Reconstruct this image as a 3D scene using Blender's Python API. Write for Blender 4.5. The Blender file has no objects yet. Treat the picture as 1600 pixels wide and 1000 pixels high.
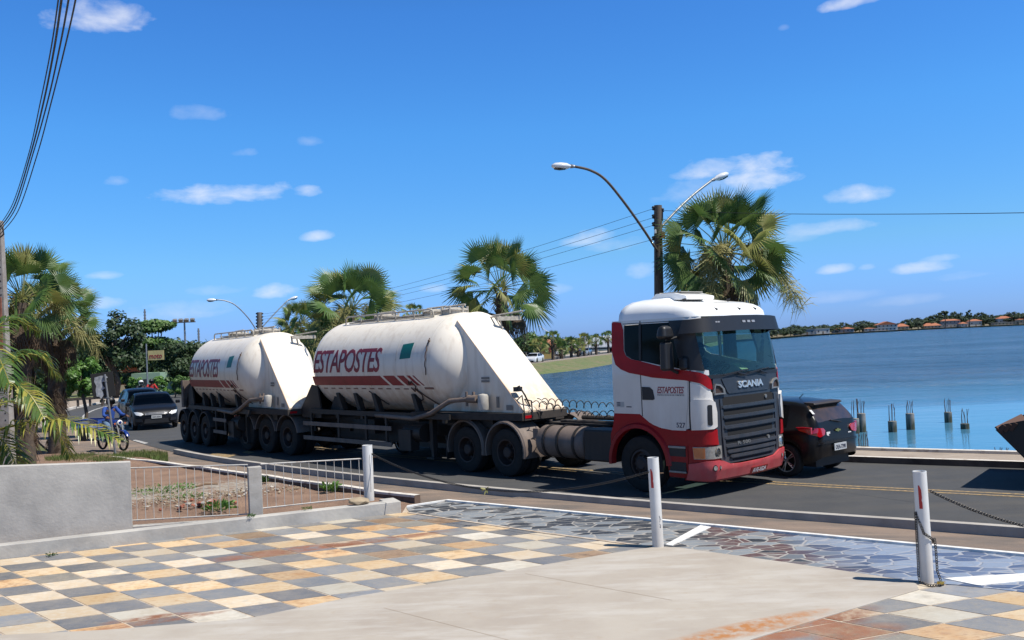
import bpy, bmesh, math, random
from mathutils import Vector, Matrix
from mathutils.geometry import tessellate_polygon
PI = math.pi
rad = math.radians
sc = bpy.context.scene
COL = sc.collection
# ------------------------------------------------------------------ camera
F = 1450.0; CZ = 2.85
pitch = math.atan(38.3/F); roll = rad(2.6)
_fw = Vector((0, math.cos(pitch), math.sin(pitch)))
_u0 = Vector((0, -math.sin(pitch), math.cos(pitch)))
_r0 = Vector((1, 0, 0))
_R = _r0*math.cos(roll) - _u0*math.sin(roll)
_U = _u0*math.cos(roll) + _r0*math.sin(roll)
cd = bpy.data.cameras.new('camera'); cam = bpy.data.objects.new('camera', cd); COL.objects.link(cam)
cd.sensor_width = 36; cd.lens = 36*F/1600.0; cd.clip_start = .1; cd.clip_end = 12000
cam.matrix_world = Matrix(((_R.x, _U.x, -_fw.x, 0), (_R.y, _U.y, -_fw.y, 0), (_R.z, _U.z, -_fw.z, CZ), (0, 0, 0, 1)))
sc.camera = cam

def ray(px, py):
    return _R*((px-800)/F) + _U*(-(py-500)/F) + _fw
def G(px, py, z=0.0):                 # point of the level z seen at that place of the photograph
    d = ray(px, py); t = (z-CZ)/d.z
    return Vector((d.x*t, d.y*t, z))
def P(px, py, Y):                     # point at distance Y
    d = ray(px, py); t = Y/d.y
    return Vector((d.x*t, d.y*t, CZ+d.z*t))

# ------------------------------------------------------------------ sun and sky
SUN_EL = rad(60.5); sun_h = Vector((.92, -.39)).normalized()
sdir = Vector((sun_h.x*math.cos(SUN_EL), sun_h.y*math.cos(SUN_EL), math.sin(SUN_EL)))
ld = bpy.data.lights.new('sun', 'SUN'); ld.energy = 5.0; ld.angle = rad(.53); ld.color = (1, .955, .88)
lo = bpy.data.objects.new('sun', ld); COL.objects.link(lo)
lo.rotation_euler = sdir.to_track_quat('Z', 'Y').to_euler(); lo.location = (10, -5, 30)
sc.view_settings.view_transform = 'Standard'; sc.view_settings.look = 'None'
sc.view_settings.exposure = 0.47; sc.view_settings.gamma = 1
wd = bpy.data.worlds.new('World'); sc.world = wd; wd.use_nodes = True
N = wd.node_tree.nodes; L = wd.node_tree.links; N.clear()
def wn(t, **k):
    n = N.new(t)
    for a, b in k.items(): setattr(n, a, b)
    return n
def wm(op, a, b=None, c=None, clamp=False):
    n = N.new('ShaderNodeMath'); n.operation = op; n.use_clamp = clamp
    for i, v in enumerate((a, b, c)):
        if v is None: continue
        if isinstance(v, (int, float)): n.inputs[i].default_value = v
        else: L.new(v, n.inputs[i])
    return n.outputs[0]
sky = wn('ShaderNodeTexSky', sky_type='NISHITA', sun_disc=False)
sky.sun_elevation = SUN_EL; sky.sun_rotation = math.atan2(sun_h.x, sun_h.y)
sky.air_density = 1.0; sky.dust_density = .35; sky.ozone_density = 2.2; sky.altitude = 50
hs = wn('ShaderNodeHueSaturation'); hs.inputs['Saturation'].default_value = 1.22; hs.inputs['Value'].default_value = 1.0
hs.inputs['Hue'].default_value = .496
L.new(sky.outputs[0], hs.inputs['Color'])
tc = wn('ShaderNodeTexCoord'); sp = wn('ShaderNodeSeparateXYZ'); L.new(tc.outputs['Generated'], sp.inputs[0])
az = wm('ARCTAN2', sp.outputs[0], sp.outputs[1]); el = wm('ARCSINE', sp.outputs[2])
cb = wn('ShaderNodeCombineXYZ'); L.new(az, cb.inputs[0]); L.new(wm('MULTIPLY', el, 2.0), cb.inputs[1])
nz = wn('ShaderNodeTexNoise'); nz.inputs['Scale'].default_value = 26; nz.inputs['Detail'].default_value = 9
nz.inputs['Roughness'].default_value = .56; nz.inputs['Distortion'].default_value = .25; L.new(cb.outputs[0], nz.inputs['Vector'])
nf = wm('MULTIPLY', wm('SUBTRACT', nz.outputs['Fac'], .5), 2.9)
CL = [(150, 30, 62, 26, 1), (350, 305, 88, 17, .95), (480, 301, 22, 10, .8), (305, 180, 42, 13, .35), (382, 240, 18, 7, .3),
      (1185, 276, 52, 27, 1.15), (1105, 268, 50, 16, .85), (1110, 300, 70, 28, .4), (1335, 308, 52, 14, .75), (1322, 6, 42, 10, .9), (496, 370, 22, 9, .75), (430, 457, 34, 12, .9),
      (1440, 420, 42, 10, .8), (1310, 421, 24, 8, .65), (1355, 418, 12, 6, .5), (1468, 405, 22, 6, .4), (918, 375, 42, 14, .7),
      (1275, 360, 70, 12, .55), (1225, 372, 50, 14, .4), (163, 431, 26, 7, .55), (180, 284, 16, 8, .4), (675, 452, 20, 8, .55), (150, 477, 34, 9, .55),
      (290, 487, 70, 16, .35), (1003, 425, 28, 12, .4), (480, 222, 20, 8, .25), (1225, 44, 8, 5, .25), (560, 445, 40, 10, .3), (340, 455, 40, 9, .3), (1300, 465, 60, 10, .22), (860, 455, 28, 9, .3), (1500, 432, 40, 8, .25), (1420, 470, 50, 8, .18), (960, 383, 40, 12, .35), (230, 500, 60, 18, .3)]
tot = None
for (x, y, a, b, s) in CL:
    d = ray(x, y).normalized(); a0 = math.atan2(d.x, d.y); e0 = math.asin(d.z)
    u = wm('MULTIPLY', wm('SUBTRACT', az, a0), F/(a*1.25)); v = wm('MULTIPLY', wm('ADD', wm('SUBTRACT', el, e0), wm('MULTIPLY', wm('SUBTRACT', az, a0), -.0454)), F/(b*1.25))
    # flatter undersides: the lower half falls off faster
    v2 = wm('MULTIPLY', v, wm('ADD', 1.0, wm('MULTIPLY', wm('LESS_THAN', v, 0), .5)))
    dd = wm('ADD', wm('MULTIPLY', u, u), wm('MULTIPLY', v2, v2))
    m = wm('MULTIPLY', wm('SMOOTH_MIN', 1.0, wm('MAXIMUM', wm('MULTIPLY', wm('ADD', wm('SUBTRACT', .85, dd), nf), .6), 0), .3), s, clamp=True)
    tot = m if tot is None else wm('MAXIMUM', tot, m)
tot = wm('MULTIPLY', tot, .9)
wc = wn('ShaderNodeMixRGB'); L.new(tot, wc.inputs[0]); 
wc.inputs[2].default_value = (9.4, 9.6, 10.2, 1)
cr = wn('ShaderNodeValToRGB'); L.new(wm('MULTIPLY', el, 1/rad(40)), cr.inputs[0])
stops = [(0, (.40, .73, 2.0)), (.047, (.435, .78, 1.85)), (.135, (.57, .98, 1.49)), (.325, (.635, 1.18, 1.71)), (.5, (.64, 1.14, 1.74)), (.72, (.60, .82, 1.02)), (1., (.56, .62, .68))]
while len(cr.color_ramp.elements) < len(stops): cr.color_ramp.elements.new(.5)
for e_, (p_, c_) in zip(cr.color_ramp.elements, stops): e_.position = p_; e_.color = (*[q/2 for q in c_], 1)
vm = wn('ShaderNodeVectorMath', operation='MULTIPLY'); L.new(hs.outputs[0], vm.inputs[0]); L.new(cr.outputs[0], vm.inputs[1])
vs_ = wn('ShaderNodeVectorMath', operation='SCALE'); vs_.inputs['Scale'].default_value = 2; L.new(vm.outputs[0], vs_.inputs[0])
L.new(vs_.outputs[0], wc.inputs[1])
bg = wn('ShaderNodeBackground'); bg.inputs['Strength'].default_value = .074; L.new(wc.outputs[0], bg.inputs['Color'])
wo = wn('ShaderNodeOutputWorld'); L.new(bg.outputs[0], wo.inputs['Surface'])
try: wd.cycles.sampling_method = 'AUTOMATIC'
except Exception: pass

# ------------------------------------------------------------------ materials
KEEP = {'tank_white', 'white_paint', 'roof_white', 'alloy', 'chrome', 'silver_letters', 'bright_lens', 'palm_leaf', 'palm_leaf_pale', 'coconut_leaf', 'coconut_leaf_yellow', 'palm_flower', 'foliage_bright', 'foliage_mid', 'shore_sand'}
def mat(name, col, rough=.6, metal=0., var=0., scale=4., col2=None, bump=0., bscale=40., coat=0., stretch=None, trans=0., alpha=1., glassy=0., transl=0., spec=.5, thr=(.35, .7), dirt=None, emit=None):
    if name not in KEEP: col = tuple(c*.83 for c in col); col2 = tuple(c*.83 for c in col2) if col2 else None
    m = bpy.data.materials.new(name); m.use_nodes = True
    nt = m.node_tree; n = nt.nodes; l = nt.links; b = n['Principled BSDF']
    c4 = (*col, 1)
    b.inputs['Base Color'].default_value = c4; b.inputs['Roughness'].default_value = rough; b.inputs['Metallic'].default_value = metal
    b.inputs['Specular IOR Level'].default_value = spec
    b.inputs['Coat Weight'].default_value = coat; b.inputs['Coat Roughness'].default_value = .05
    b.inputs['Transmission Weight'].default_value = glassy; b.inputs['Alpha'].default_value = alpha
    if emit: b.inputs['Emission Color'].default_value = (*emit[0], 1); b.inputs['Emission Strength'].default_value = emit[1]
    t = n.new('ShaderNodeTexCoord'); mp = n.new('ShaderNodeMapping'); l.new(t.outputs['Object'], mp.inputs[0])
    if stretch: mp.inputs['Scale'].default_value = stretch
    out = None
    if var > 0 or col2:
        z = n.new('ShaderNodeTexNoise'); z.inputs['Scale'].default_value = scale; z.inputs['Detail'].default_value = 8; z.inputs['Roughness'].default_value = .6
        l.new(mp.outputs[0], z.inputs['Vector'])
        r = n.new('ShaderNodeMapRange'); r.inputs[1].default_value = thr[0]; r.inputs[2].default_value = thr[1]; l.new(z.outputs['Fac'], r.inputs[0])
        mx = n.new('ShaderNodeMixRGB'); l.new(r.outputs[0], mx.inputs[0])
        mx.inputs[1].default_value = c4
        mx.inputs[2].default_value = (*(col2 if col2 else tuple(max(0, c*(1-var)) for c in col)), 1)
        out = mx.outputs[0]
    if dirt:      # dirt = (colour, z low, z high, strength): road dust that thins out with height
        sx = n.new('ShaderNodeSeparateXYZ'); l.new(t.outputs['Object'], sx.inputs[0])
        r2 = n.new('ShaderNodeMapRange'); r2.inputs[1].default_value = dirt[1]; r2.inputs[2].default_value = dirt[2]; r2.inputs[3].default_value = dirt[3]; r2.inputs[4].default_value = 0
        l.new(sx.outputs[2], r2.inputs[0])
        z2 = n.new('ShaderNodeTexNoise'); z2.inputs['Scale'].default_value = 3; z2.inputs['Detail'].default_value = 7
        mp2 = n.new('ShaderNodeMapping'); mp2.inputs['Scale'].default_value = (2.2, 2.2, .45); l.new(t.outputs['Object'], mp2.inputs[0]); l.new(mp2.outputs[0], z2.inputs['Vector'])
        r3 = n.new('ShaderNodeMapRange'); r3.inputs[1].default_value = .22; r3.inputs[2].default_value = .6; l.new(z2.outputs['Fac'], r3.inputs[0])
        mu = n.new('ShaderNodeMath'); mu.operation = 'MULTIPLY'; l.new(r2.outputs[0], mu.inputs[0]); l.new(r3.outputs[0], mu.inputs[1])
        mx2 = n.new('ShaderNodeMixRGB'); l.new(mu.outputs[0], mx2.inputs[0]); mx2.inputs[2].default_value = (*dirt[0], 1)
        if out: l.new(out, mx2.inputs[1])
        else: mx2.inputs[1].default_value = c4
        out = mx2.outputs[0]
    if out: l.new(out, b.inputs['Base Color'])
    if bump > 0:
        z = n.new('ShaderNodeTexNoise'); z.inputs['Scale'].default_value = bscale; z.inputs['Detail'].default_value = 6; l.new(mp.outputs[0], z.inputs['Vector'])
        bp = n.new('ShaderNodeBump'); bp.inputs['Strength'].default_value = bump; bp.inputs['Distance'].default_value = .02; l.new(z.outputs['Fac'], bp.inputs['Height']); l.new(bp.outputs[0], b.inputs['Normal'])
    if transl > 0:
        tr = n.new('ShaderNodeBsdfTranslucent'); ms = n.new('ShaderNodeMixShader'); ms.inputs[0].default_value = transl
        if out: l.new(out, tr.inputs[0])
        else: tr.inputs[0].default_value = c4
        l.new(b.outputs[0], ms.inputs[1]); l.new(tr.outputs[0], ms.inputs[2]); l.new(ms.outputs[0], n['Material Output'].inputs[0])
    return m
def glassmat(name, tint, rough=.02, fac=.85):
    m = bpy.data.materials.new(name); m.use_nodes = True; n = m.node_tree.nodes; l = m.node_tree.links; n.clear()
    o = n.new('ShaderNodeOutputMaterial'); mx = n.new('ShaderNodeMixShader'); t = n.new('ShaderNodeBsdfTransparent'); g = n.new('ShaderNodeBsdfGlossy'); f = n.new('ShaderNodeMapRange')
    lw = n.new('ShaderNodeLayerWeight'); lw.inputs['Blend'].default_value = .5; pw = n.new('ShaderNodeMath'); pw.operation = 'POWER'; pw.inputs[1].default_value = 4.5
    l.new(lw.outputs['Facing'], pw.inputs[0]); l.new(pw.outputs[0], f.inputs[0]); f.inputs[3].default_value = .035; f.inputs[4].default_value = .9; t.inputs[0].default_value = (*tint, 1); g.inputs['Roughness'].default_value = rough
    l.new(f.outputs[0], mx.inputs[0]); l.new(t.outputs[0], mx.inputs[1]); l.new(g.outputs[0], mx.inputs[2]); l.new(mx.outputs[0], o.inputs[0])
    return m
M = {}
DUST = (.23, .15, .10)
M['tank'] = mat('tank_white', (.73, .67, .575), .42, col2=(.52, .44, .35), scale=1.9, stretch=(3.2, 3, .38), bump=.05, bscale=3, dirt=((.46, .32, .20), 1.2, 2.5, .95), coat=.1, thr=(.50, .86))
M['white'] = mat('white_paint', (.64, .62, .58), .28, var=.08, scale=2, dirt=((.35, .24, .17), .9, 2.0, .35), coat=.5)
M['roofwhite'] = mat('roof_white', (.80, .80, .78), .3, var=.06, scale=3, coat=.4)
M['roofgrey'] = mat('dirty_white', (.5, .47, .42), .5, var=.4, scale=6)
M['red'] = mat('red_paint', (.36, .006, .010), .42, var=.25, scale=3, dirt=(DUST, .2, 1.2, .18), coat=.04, spec=.22)
M['bumper'] = mat('bumper_red', (.62, .06, .075), .45, var=.25, scale=4, dirt=((.4, .2, .16), .2, .8, .4), coat=.1)  # brighter, pinker red than the cab side panels
M['logo'] = mat('logo_maroon', (.31, .03, .045), .5, var=.3, scale=3)
M['stripe'] = mat('stripe_red', (.29, .02, .03), .5, var=.3, scale=3)
M['green'] = mat('green_patch', (.0, .16, .13), .5)
M['grille'] = mat('grille_grey', (.030, .040, .056), .5, var=.25, scale=6, dirt=(DUST, .3, 1.8, .15))
M['black'] = mat('black_plastic', (.012, .012, .014), .5, var=.3, scale=5)
M['blackmet'] = mat('dark_steel', (.007, .0065, .006), .6, dirt=((.04, .028, .022), .1, 1.9, .6))
M['dusty'] = mat('dusty_metal', (.19, .145, .12), .62, var=.45, scale=4, bump=.15, bscale=30, stretch=(1, 1, .5))
M['dustyblack'] = mat('dusty_chassis', (.05, .04, .034), .8, var=.5, scale=5, bump=.2)
M['tyre'] = mat('tyre_rubber', (.009, .0085, .008), .85, var=.3, scale=8, bump=.3, bscale=60, col2=(.022, .018, .015))
M['railpaint'] = mat('railing_paint', (.55, .53, .49), .5, col2=(.40, .33, .27), scale=9, thr=(.5, .7))
M['rim'] = mat('truck_rim', (.035, .020, .016), .6, var=.4, scale=9)
M['alloy'] = mat('alloy', (.5, .5, .5), .3, metal=.9)
M['opening'] = mat('grille_mesh', (.006, .006, .007), .9)
M['steel'] = mat('grey_steel', (.35, .34, .32), .45, metal=.6, var=.3, scale=10)
M['rail'] = mat('painted_rail', (.55, .5, .42), .5, var=.4, scale=12)
M['chrome'] = mat('chrome', (.7, .7, .7), .15, metal=1.)
M['silver'] = mat('silver_letters', (.62, .62, .6), .3, metal=.7)
M['clampglass'] = mat('dark_glass', (.004, .0045, .005), .08, spec=.12)
M['glass'] = glassmat('windscreen_glass', (.66, .82, .78))
M['glassclear'] = glassmat('side_glass', (.6, .7, .7))
M['carglass'] = glassmat('car_glass', (.16, .19, .2))
M['lamp'] = mat('headlamp', (.36, .34, .31), .12, coat=1, var=.4, scale=25)
M['orange'] = mat('orange_lens', (.6, .14, .02), .2, coat=1)
M['redlens'] = mat('red_lens', (.42, .005, .012), .12, coat=1)
M['platew'] = mat('plate_grey', (.5, .52, .53), .4)
M['plater'] = mat('plate_red', (.35, .02, .02), .4)
M['ink'] = mat('ink', (.02, .02, .05), .5)
M['skin'] = mat('skin', (.16, .075, .045), .55)
M['paper'] = mat('paper', (.62, .5, .28), .8)
M['seat'] = mat('seat_cloth', (.03, .03, .035), .9)
M['concrete'] = mat('concrete', (.44, .40, .35), .85, col2=(.31, .29, .26), scale=2.2, bump=.15, bscale=30)
M['wall'] = mat('render_grey', (.52, .495, .45), .9, col2=(.36, .345, .32), scale=1.7, bump=.2, bscale=22, thr=(.35, .65))
M['post'] = mat('post_grey', (.46, .435, .40), .9, col2=(.32, .30, .27), scale=5, bump=.2)
M['pole'] = mat('pole_concrete', (.27, .24, .21), .9, col2=(.17, .15, .13), scale=4, bump=.2, stretch=(1, 1, .3))
M['poledark'] = mat('pole_dark', (.13, .105, .085), .9, col2=(.08, .065, .055), scale=4, bump=.2, stretch=(1, 1, .3))
M['poleold'] = mat('pole_weathered', (.36, .34, .31), .9, col2=(.24, .19, .16), scale=4, bump=.2)
M['pvc'] = mat('white_pipe', (.78, .78, .76), .35, var=.12, scale=5, dirt=((.42, .36, .3), .2, .7, .5))
M['kerbwhite'] = mat('white_washed', (.66, .62, .56), .9, col2=(.38, .31, .25), scale=6, thr=(.5, .68))
M['chain'] = mat('chain_steel', (.11, .10, .09), .4, metal=.8, var=.5, scale=40)
M['brass'] = mat('brass', (.55, .4, .1), .3, metal=.9)
M['leaf'] = mat('palm_leaf', (.050, .112, .026), .45, col2=(.12, .18, .045), scale=1.3, transl=.32)
M['leafpale'] = mat('palm_leaf_pale', (.22, .25, .06), .5, col2=(.24, .22, .08), scale=2, transl=.3)
M['leafdead'] = mat('palm_leaf_dry', (.12, .075, .04), .8, col2=(.06, .04, .025), scale=2, transl=.15)
M['coco'] = mat('coconut_leaf', (.04, .10, .018), .35, col2=(.11, .16, .03), scale=1.4, transl=.3)
M['flower'] = mat('palm_flower', (.30, .27, .10), .7, col2=(.2, .2, .07), scale=4, transl=.3)
M['trunk'] = mat('trunk', (.12, .09, .065), .95, col2=(.06, .045, .035), scale=9, bump=.6, bscale=18)
M['foliA'] = mat('foliage_dark', (.022, .05, .016), .6, col2=(.045, .085, .022), scale=.8, transl=.2)
M['foliB'] = mat('foliage_mid', (.05, .11, .022), .55, col2=(.085, .16, .03), scale=.9, transl=.25)
M['foliC'] = mat('foliage_bright', (.08, .19, .03), .5, col2=(.13, .25, .05), scale=1.2, transl=.3)
M['foliF'] = mat('foliage_far', (.03, .055, .03), .8, col2=(.05, .08, .035), scale=.08)
M['tile'] = mat('terracotta', (.42, .15, .075), .85, var=.3, scale=.6)
M['housew'] = mat('house_white', (.62, .60, .56), .9, var=.1, scale=.3)
M['housec'] = mat('house_cream', (.52, .42, .30), .9, var=.15, scale=.3)
M['houseg'] = mat('house_grey', (.36, .35, .34), .9, var=.2, scale=.3)
M['window'] = mat('dark_window', (.03, .035, .04), .2)
M['carblack'] = mat('car_black', (.005, .005, .006), .3, coat=.10, spec=.25, dirt=((.08, .06, .045), .1, 1.1, .2))
M['cargrey'] = mat('car_graphite', (.007, .008, .012), .4, coat=.06, spec=.2)
M['carwhite'] = mat('car_white', (.7, .7, .7), .3, coat=1)
M['carsilver'] = mat('car_silver', (.42, .44, .46), .3, metal=.5, coat=1)
M['blue'] = mat('blue_cloth', (.015, .07, .33), .85, var=.3, scale=9)
M['jeans'] = mat('jeans', (.12, .2, .32), .9, var=.3, scale=14)
M['bikeblue'] = mat('bike_blue', (.01, .035, .2), .25, coat=1)
M['redcloth'] = mat('red_cloth', (.42, .02, .02), .9)
M['whitecloth'] = mat('white_cloth', (.6, .6, .6), .9)
M['darkcloth'] = mat('dark_cloth', (.02, .022, .03), .9)
M['cable'] = mat('cable', (.02, .02, .02), .6)
M['rust'] = mat('rusty_rod', (.09, .045, .03), .9)
M['pile'] = mat('pile_concrete', (.30, .29, .27), .9, col2=(.20, .19, .17), scale=5, dirt=((.045, .05, .03), .15, .5, 1.3))
M['signy'] = mat('sign_yellow', (.55, .46, .20), .7, var=.2, scale=3)
M['signback'] = mat('sign_back', (.018, .018, .017), .7)
M['torn'] = mat('torn_paper', (.5, .52, .55), .8, col2=(.18, .2, .22), scale=9)
M['galv'] = mat('galvanised', (.32, .33, .34), .5, metal=.5, var=.3, scale=9)
M['lampglass'] = mat('lamp_shell', (.72, .75, .78), .2, coat=.6)
M['wood'] = mat('wood', (.2, .13, .08), .9)
M['stone'] = mat('stone', (.38, .30, .2), .95, col2=(.25, .2, .14), scale=7, bump=.4)
M['brick'] = mat('broken_brick', (.36, .13, .08), .95, var=.4, scale=9)
M['debris'] = mat('pale_debris', (.48, .45, .40), .9, col2=(.3, .26, .22), scale=9)
M['orangewall'] = mat('orange_wall', (.50, .13, .06), .85)
M['ochre'] = mat('ochre_wall', (.52, .36, .12), .85)

# ------------------------------------------------------------------ helpers
def tag(o, label=None, cat=None, group=None, kind=None):
    if label: o['label'] = label
    if cat: o['category'] = cat
    if group: o['group'] = group
    if kind: o['kind'] = kind
    return o
def thing(name, label, cat, loc=(0, 0, 0), rz=0, group=None):
    o = bpy.data.objects.new(name, None); COL.objects.link(o); o.empty_display_size = .2
    o.location = loc; o.rotation_euler = (0, 0, rz)
    return tag(o, label, cat, group)
class MB:
    def __init__(s): s.v = []; s.f = []; s.m = []
    def add(s, vs, fs, mi=0, T=None):
        o = len(s.v)
        for p in vs:
            p = Vector(p); s.v.append(T @ p if T is not None else p)
        for f in fs: s.f.append([i+o for i in f]); s.m.append(mi)
        return s
    def box(s, c, d, T=None, mi=0, rot=None, taper=1.):
        x, y, z = (q/2 for q in d); vs = []
        for sz in (-1, 1):
            k = taper if sz > 0 else 1
            for sx, sy in ((-1, -1), (1, -1), (1, 1), (-1, 1)): vs.append(Vector((sx*x*k, sy*y*k, sz*z)))
        if rot is not None: vs = [rot @ v for v in vs]
        vs = [v+Vector(c) for v in vs]
        return s.add(vs, [(0, 3, 2, 1), (4, 5, 6, 7), (0, 1, 5, 4), (1, 2, 6, 5), (2, 3, 7, 6), (3, 0, 4, 7)], mi, T)
    def tube(s, pts, r, seg=8, mi=0, T=None, cap=True):
        pts = [Vector(p) for p in pts]; n = len(pts)
        rs = r if isinstance(r, (list, tuple)) else [r]*n
        vs = []; fs = []; prev = None
        for i, p in enumerate(pts):
            t = (pts[min(i+1, n-1)]-pts[max(i-1, 0)]).normalized()
            if prev is None:
                a = t.orthogonal().normalized()
            else:
                a = prev - t*prev.dot(t)
                a = a.normalized() if a.length > 1e-6 else t.orthogonal().normalized()
            prev = a; b = t.cross(a)
            for k in range(seg):
                th = 2*PI*k/seg; vs.append(p+(a*math.cos(th)+b*math.sin(th))*rs[i])
        for i in range(n-1):
            for k in range(seg):
                k2 = (k+1) % seg; fs.append((i*seg+k, i*seg+k2, (i+1)*seg+k2, (i+1)*seg+k))
        if cap: fs.append(tuple(range(seg-1, -1, -1))); fs.append(tuple((n-1)*seg+k for k in range(seg)))
        return s.add(vs, fs, mi, T)
    def cyl(s, a, b, r, seg=16, mi=0, T=None, r2=None): return s.tube([a, b], [r, r if r2 is None else r2], seg, mi, T)
    def lathe(s, prof, seg=32, axis='X', c=(0, 0, 0), mi=0, T=None, a0=0, a1=2*PI, flip=False):
        full = abs(a1-a0-2*PI) < 1e-6; ns = seg if full else seg+1; vs = []; fs = []
        for (h, r) in prof:
            for k in range(ns):
                th = a0+(a1-a0)*k/seg; u, w = r*math.cos(th), r*math.sin(th)
                p = {'X': (h, u, w), 'Y': (u, h, w), 'Z': (u, w, h)}[axis]
                vs.append(Vector(p)+Vector(c))
        for i in range(len(prof)-1):
            for k in range(seg):
                k2 = (k+1) % ns
                q = (i*ns+k, i*ns+k2, (i+1)*ns+k2, (i+1)*ns+k)
                fs.append(q[::-1] if flip else q)
        return s.add(vs, fs, mi, T)
    def prism(s, poly, y0, y1, mi=0, T=None, fn=None):      # polygon in (x,z), extruded in y
        n = len(poly); vs = [Vector((p[0], y0, p[1])) for p in poly]+[Vector((p[0], y1, p[1])) for p in poly]
        if fn: vs = [fn(v) for v in vs]
        tri = tessellate_polygon([[Vector((p[0], p[1], 0)) for p in poly]])
        fs = [tuple(t) for t in tri]+[tuple(n+i for i in reversed(t)) for t in tri]
        for i in range(n): j = (i+1) % n; fs.append((i, j, n+j, n+i))
        return s.add(vs, fs, mi, T)
    def slab(s, poly, z0, z1, mi=0):                         # polygon in (x,y), extruded in z
        n = len(poly); vs = [Vector((p[0], p[1], z0)) for p in poly]+[Vector((p[0], p[1], z1)) for p in poly]
        tri = tessellate_polygon([[Vector((p[0], p[1], 0)) for p in poly]])
        fs = [tuple(t) for t in tri]+[tuple(n+i for i in reversed(t)) for t in tri]
        for i in range(n): j = (i+1) % n; fs.append((i, j, n+j, n+i))
        return s.add(vs, fs, mi)
    def build(s, name, mats, parent=None, smooth=False, bevel=0, loc=None, auto=None, fix=True):
        me = bpy.data.meshes.new(name); me.from_pydata([tuple(v) for v in s.v], [], s.f)
        if not isinstance(mats, (list, tuple)): mats = [mats]
        for m in mats: me.materials.append(M[m] if isinstance(m, str) else m)
        if len(mats) > 1: me.polygons.foreach_set('material_index', s.m)
        if fix:
            bm = bmesh.new(); bm.from_mesh(me); bmesh.ops.recalc_face_normals(bm, faces=bm.faces); bm.to_mesh(me); bm.free()
        if smooth or auto:
            me.polygons.foreach_set('use_smooth', [True]*len(me.polygons))
            if auto: me.set_sharp_from_angle(angle=rad(auto))
        me.update()
        o = bpy.data.objects.new(name, me); COL.objects.link(o)
        if parent: o.parent = parent
        if loc is not None: o.location = loc
        if bevel:
            b = o.modifiers.new('bevel', 'BEVEL'); b.width = bevel; b.segments = 2; b.limit_method = 'ANGLE'; b.angle_limit = rad(40); b.harden_normals = True
            me.polygons.foreach_set('use_smooth', [True]*len(me.polygons))
        return o
def copy_tree(o, parent=None):
    c = o.copy(); COL.objects.link(c)
    if parent: c.parent = parent
    for ch in list(o.children): copy_tree(ch, c)
    return c
def bisect_grid(verts, tris, su, sv):
    bm = bmesh.new(); bv = [bm.verts.new((p[0], p[1], 0)) for p in verts]
    for t in tris:
        try: bm.faces.new([bv[i] for i in t])
        except ValueError: pass
    us = [p[0] for p in verts]; vs = [p[1] for p in verts]
    for a, st, ax in ((min(us), su, 0), (min(vs), sv, 1)):
        hi = max(us) if ax == 0 else max(vs)
        if not st: continue
        k = math.floor(a/st)+1
        while k*st < hi-1e-5:
            co = (k*st, 0, 0) if ax == 0 else (0, k*st, 0); no = (1, 0, 0) if ax == 0 else (0, 1, 0)
            bmesh.ops.bisect_plane(bm, geom=bm.verts[:]+bm.edges[:]+bm.faces[:], dist=1e-6, plane_co=co, plane_no=no); k += 1
    return bm
def conform(mb, polys, fn, off, thick, su=.1, sv=.1, mi=0, mesh2d=None):
    """a sheet cut to the 2-D outline (holes after the first), laid on the surface fn(u,v,d) with real thickness"""
    if mesh2d: verts, tris = mesh2d
    else:
        polys = [polys] if not isinstance(polys[0][0], (list, tuple)) else polys
        verts = [p for q in polys for p in q]
        tris = tessellate_polygon([[Vector((p[0], p[1], 0)) for p in q] for q in polys])
    bm = bisect_grid(verts, tris, su, sv); bm.verts.index_update()
    fl = [[v.index for v in f.verts] for f in bm.faces]
    uv = [(v.co.x, v.co.y) for v in bm.verts]; be = [(e.verts[0].index, e.verts[1].index) for e in bm.edges if len(e.link_faces) == 1]
    bm.free(); n = len(uv)
    vs = [fn(u, v, off+thick) for u, v in uv]+[fn(u, v, off) for u, v in uv]
    fs = fl+[[i+n for i in reversed(f)] for f in fl]+[[a, b, b+n, a+n] for a, b in be]
    return mb.add(vs, fs, mi)
def text2d(s, size=1., font_shear=0., bold=0., width=None, xs=1.):
    cu = bpy.data.curves.new('t', 'FONT'); cu.body = s; cu.size = size; cu.shear = font_shear; cu.offset = bold; cu.align_x = 'LEFT'; cu.resolution_u = 3
    cu.space_character = xs
    o = bpy.data.objects.new('t', cu); COL.objects.link(o)
    dg = bpy.context.evaluated_depsgraph_get(); dg.update()
    me = bpy.data.meshes.new_from_object(o.evaluated_get(dg))
    me.calc_loop_triangles()
    v = [(p.co.x, p.co.y) for p in me.vertices]; t = [tuple(x.vertices) for x in me.loop_triangles]
    bpy.data.objects.remove(o); bpy.data.curves.remove(cu); bpy.data.meshes.remove(me)
    x0 = min(p[0] for p in v); x1 = max(p[0] for p in v); y0 = min(p[1] for p in v); y1 = max(p[1] for p in v)
    return v, t, (x0, x1, y0, y1)
def text_fit(s, u0, u1, v0, v1, shear=0, bold=0., xs=1.):
    v, t, (x0, x1, y0, y1) = text2d(s, 1., shear, bold, xs=xs)
    return [((p[0]-x0)/(x1-x0)*(u1-u0)+u0, (p[1]-y0)/(y1-y0)*(v1-v0)+v0) for p in v], t
def circ(cx, cy, r, n=20, a0=0, a1=2*PI, ry=None):
    ry = ry or r
    return [(cx+r*math.cos(a0+(a1-a0)*i/n), cy+ry*math.sin(a0+(a1-a0)*i/n)) for i in range(n if abs(a1-a0-2*PI) < 1e-6 else n+1)]
def lerp_tab(tab, x):
    if x <= tab[0][0]: return tab[0][1]
    for (a, b), (c, d) in zip(tab, tab[1:]):
        if x <= c: return b+(d-b)*(x-a)/(c-a)
    return tab[-1][1]
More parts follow.
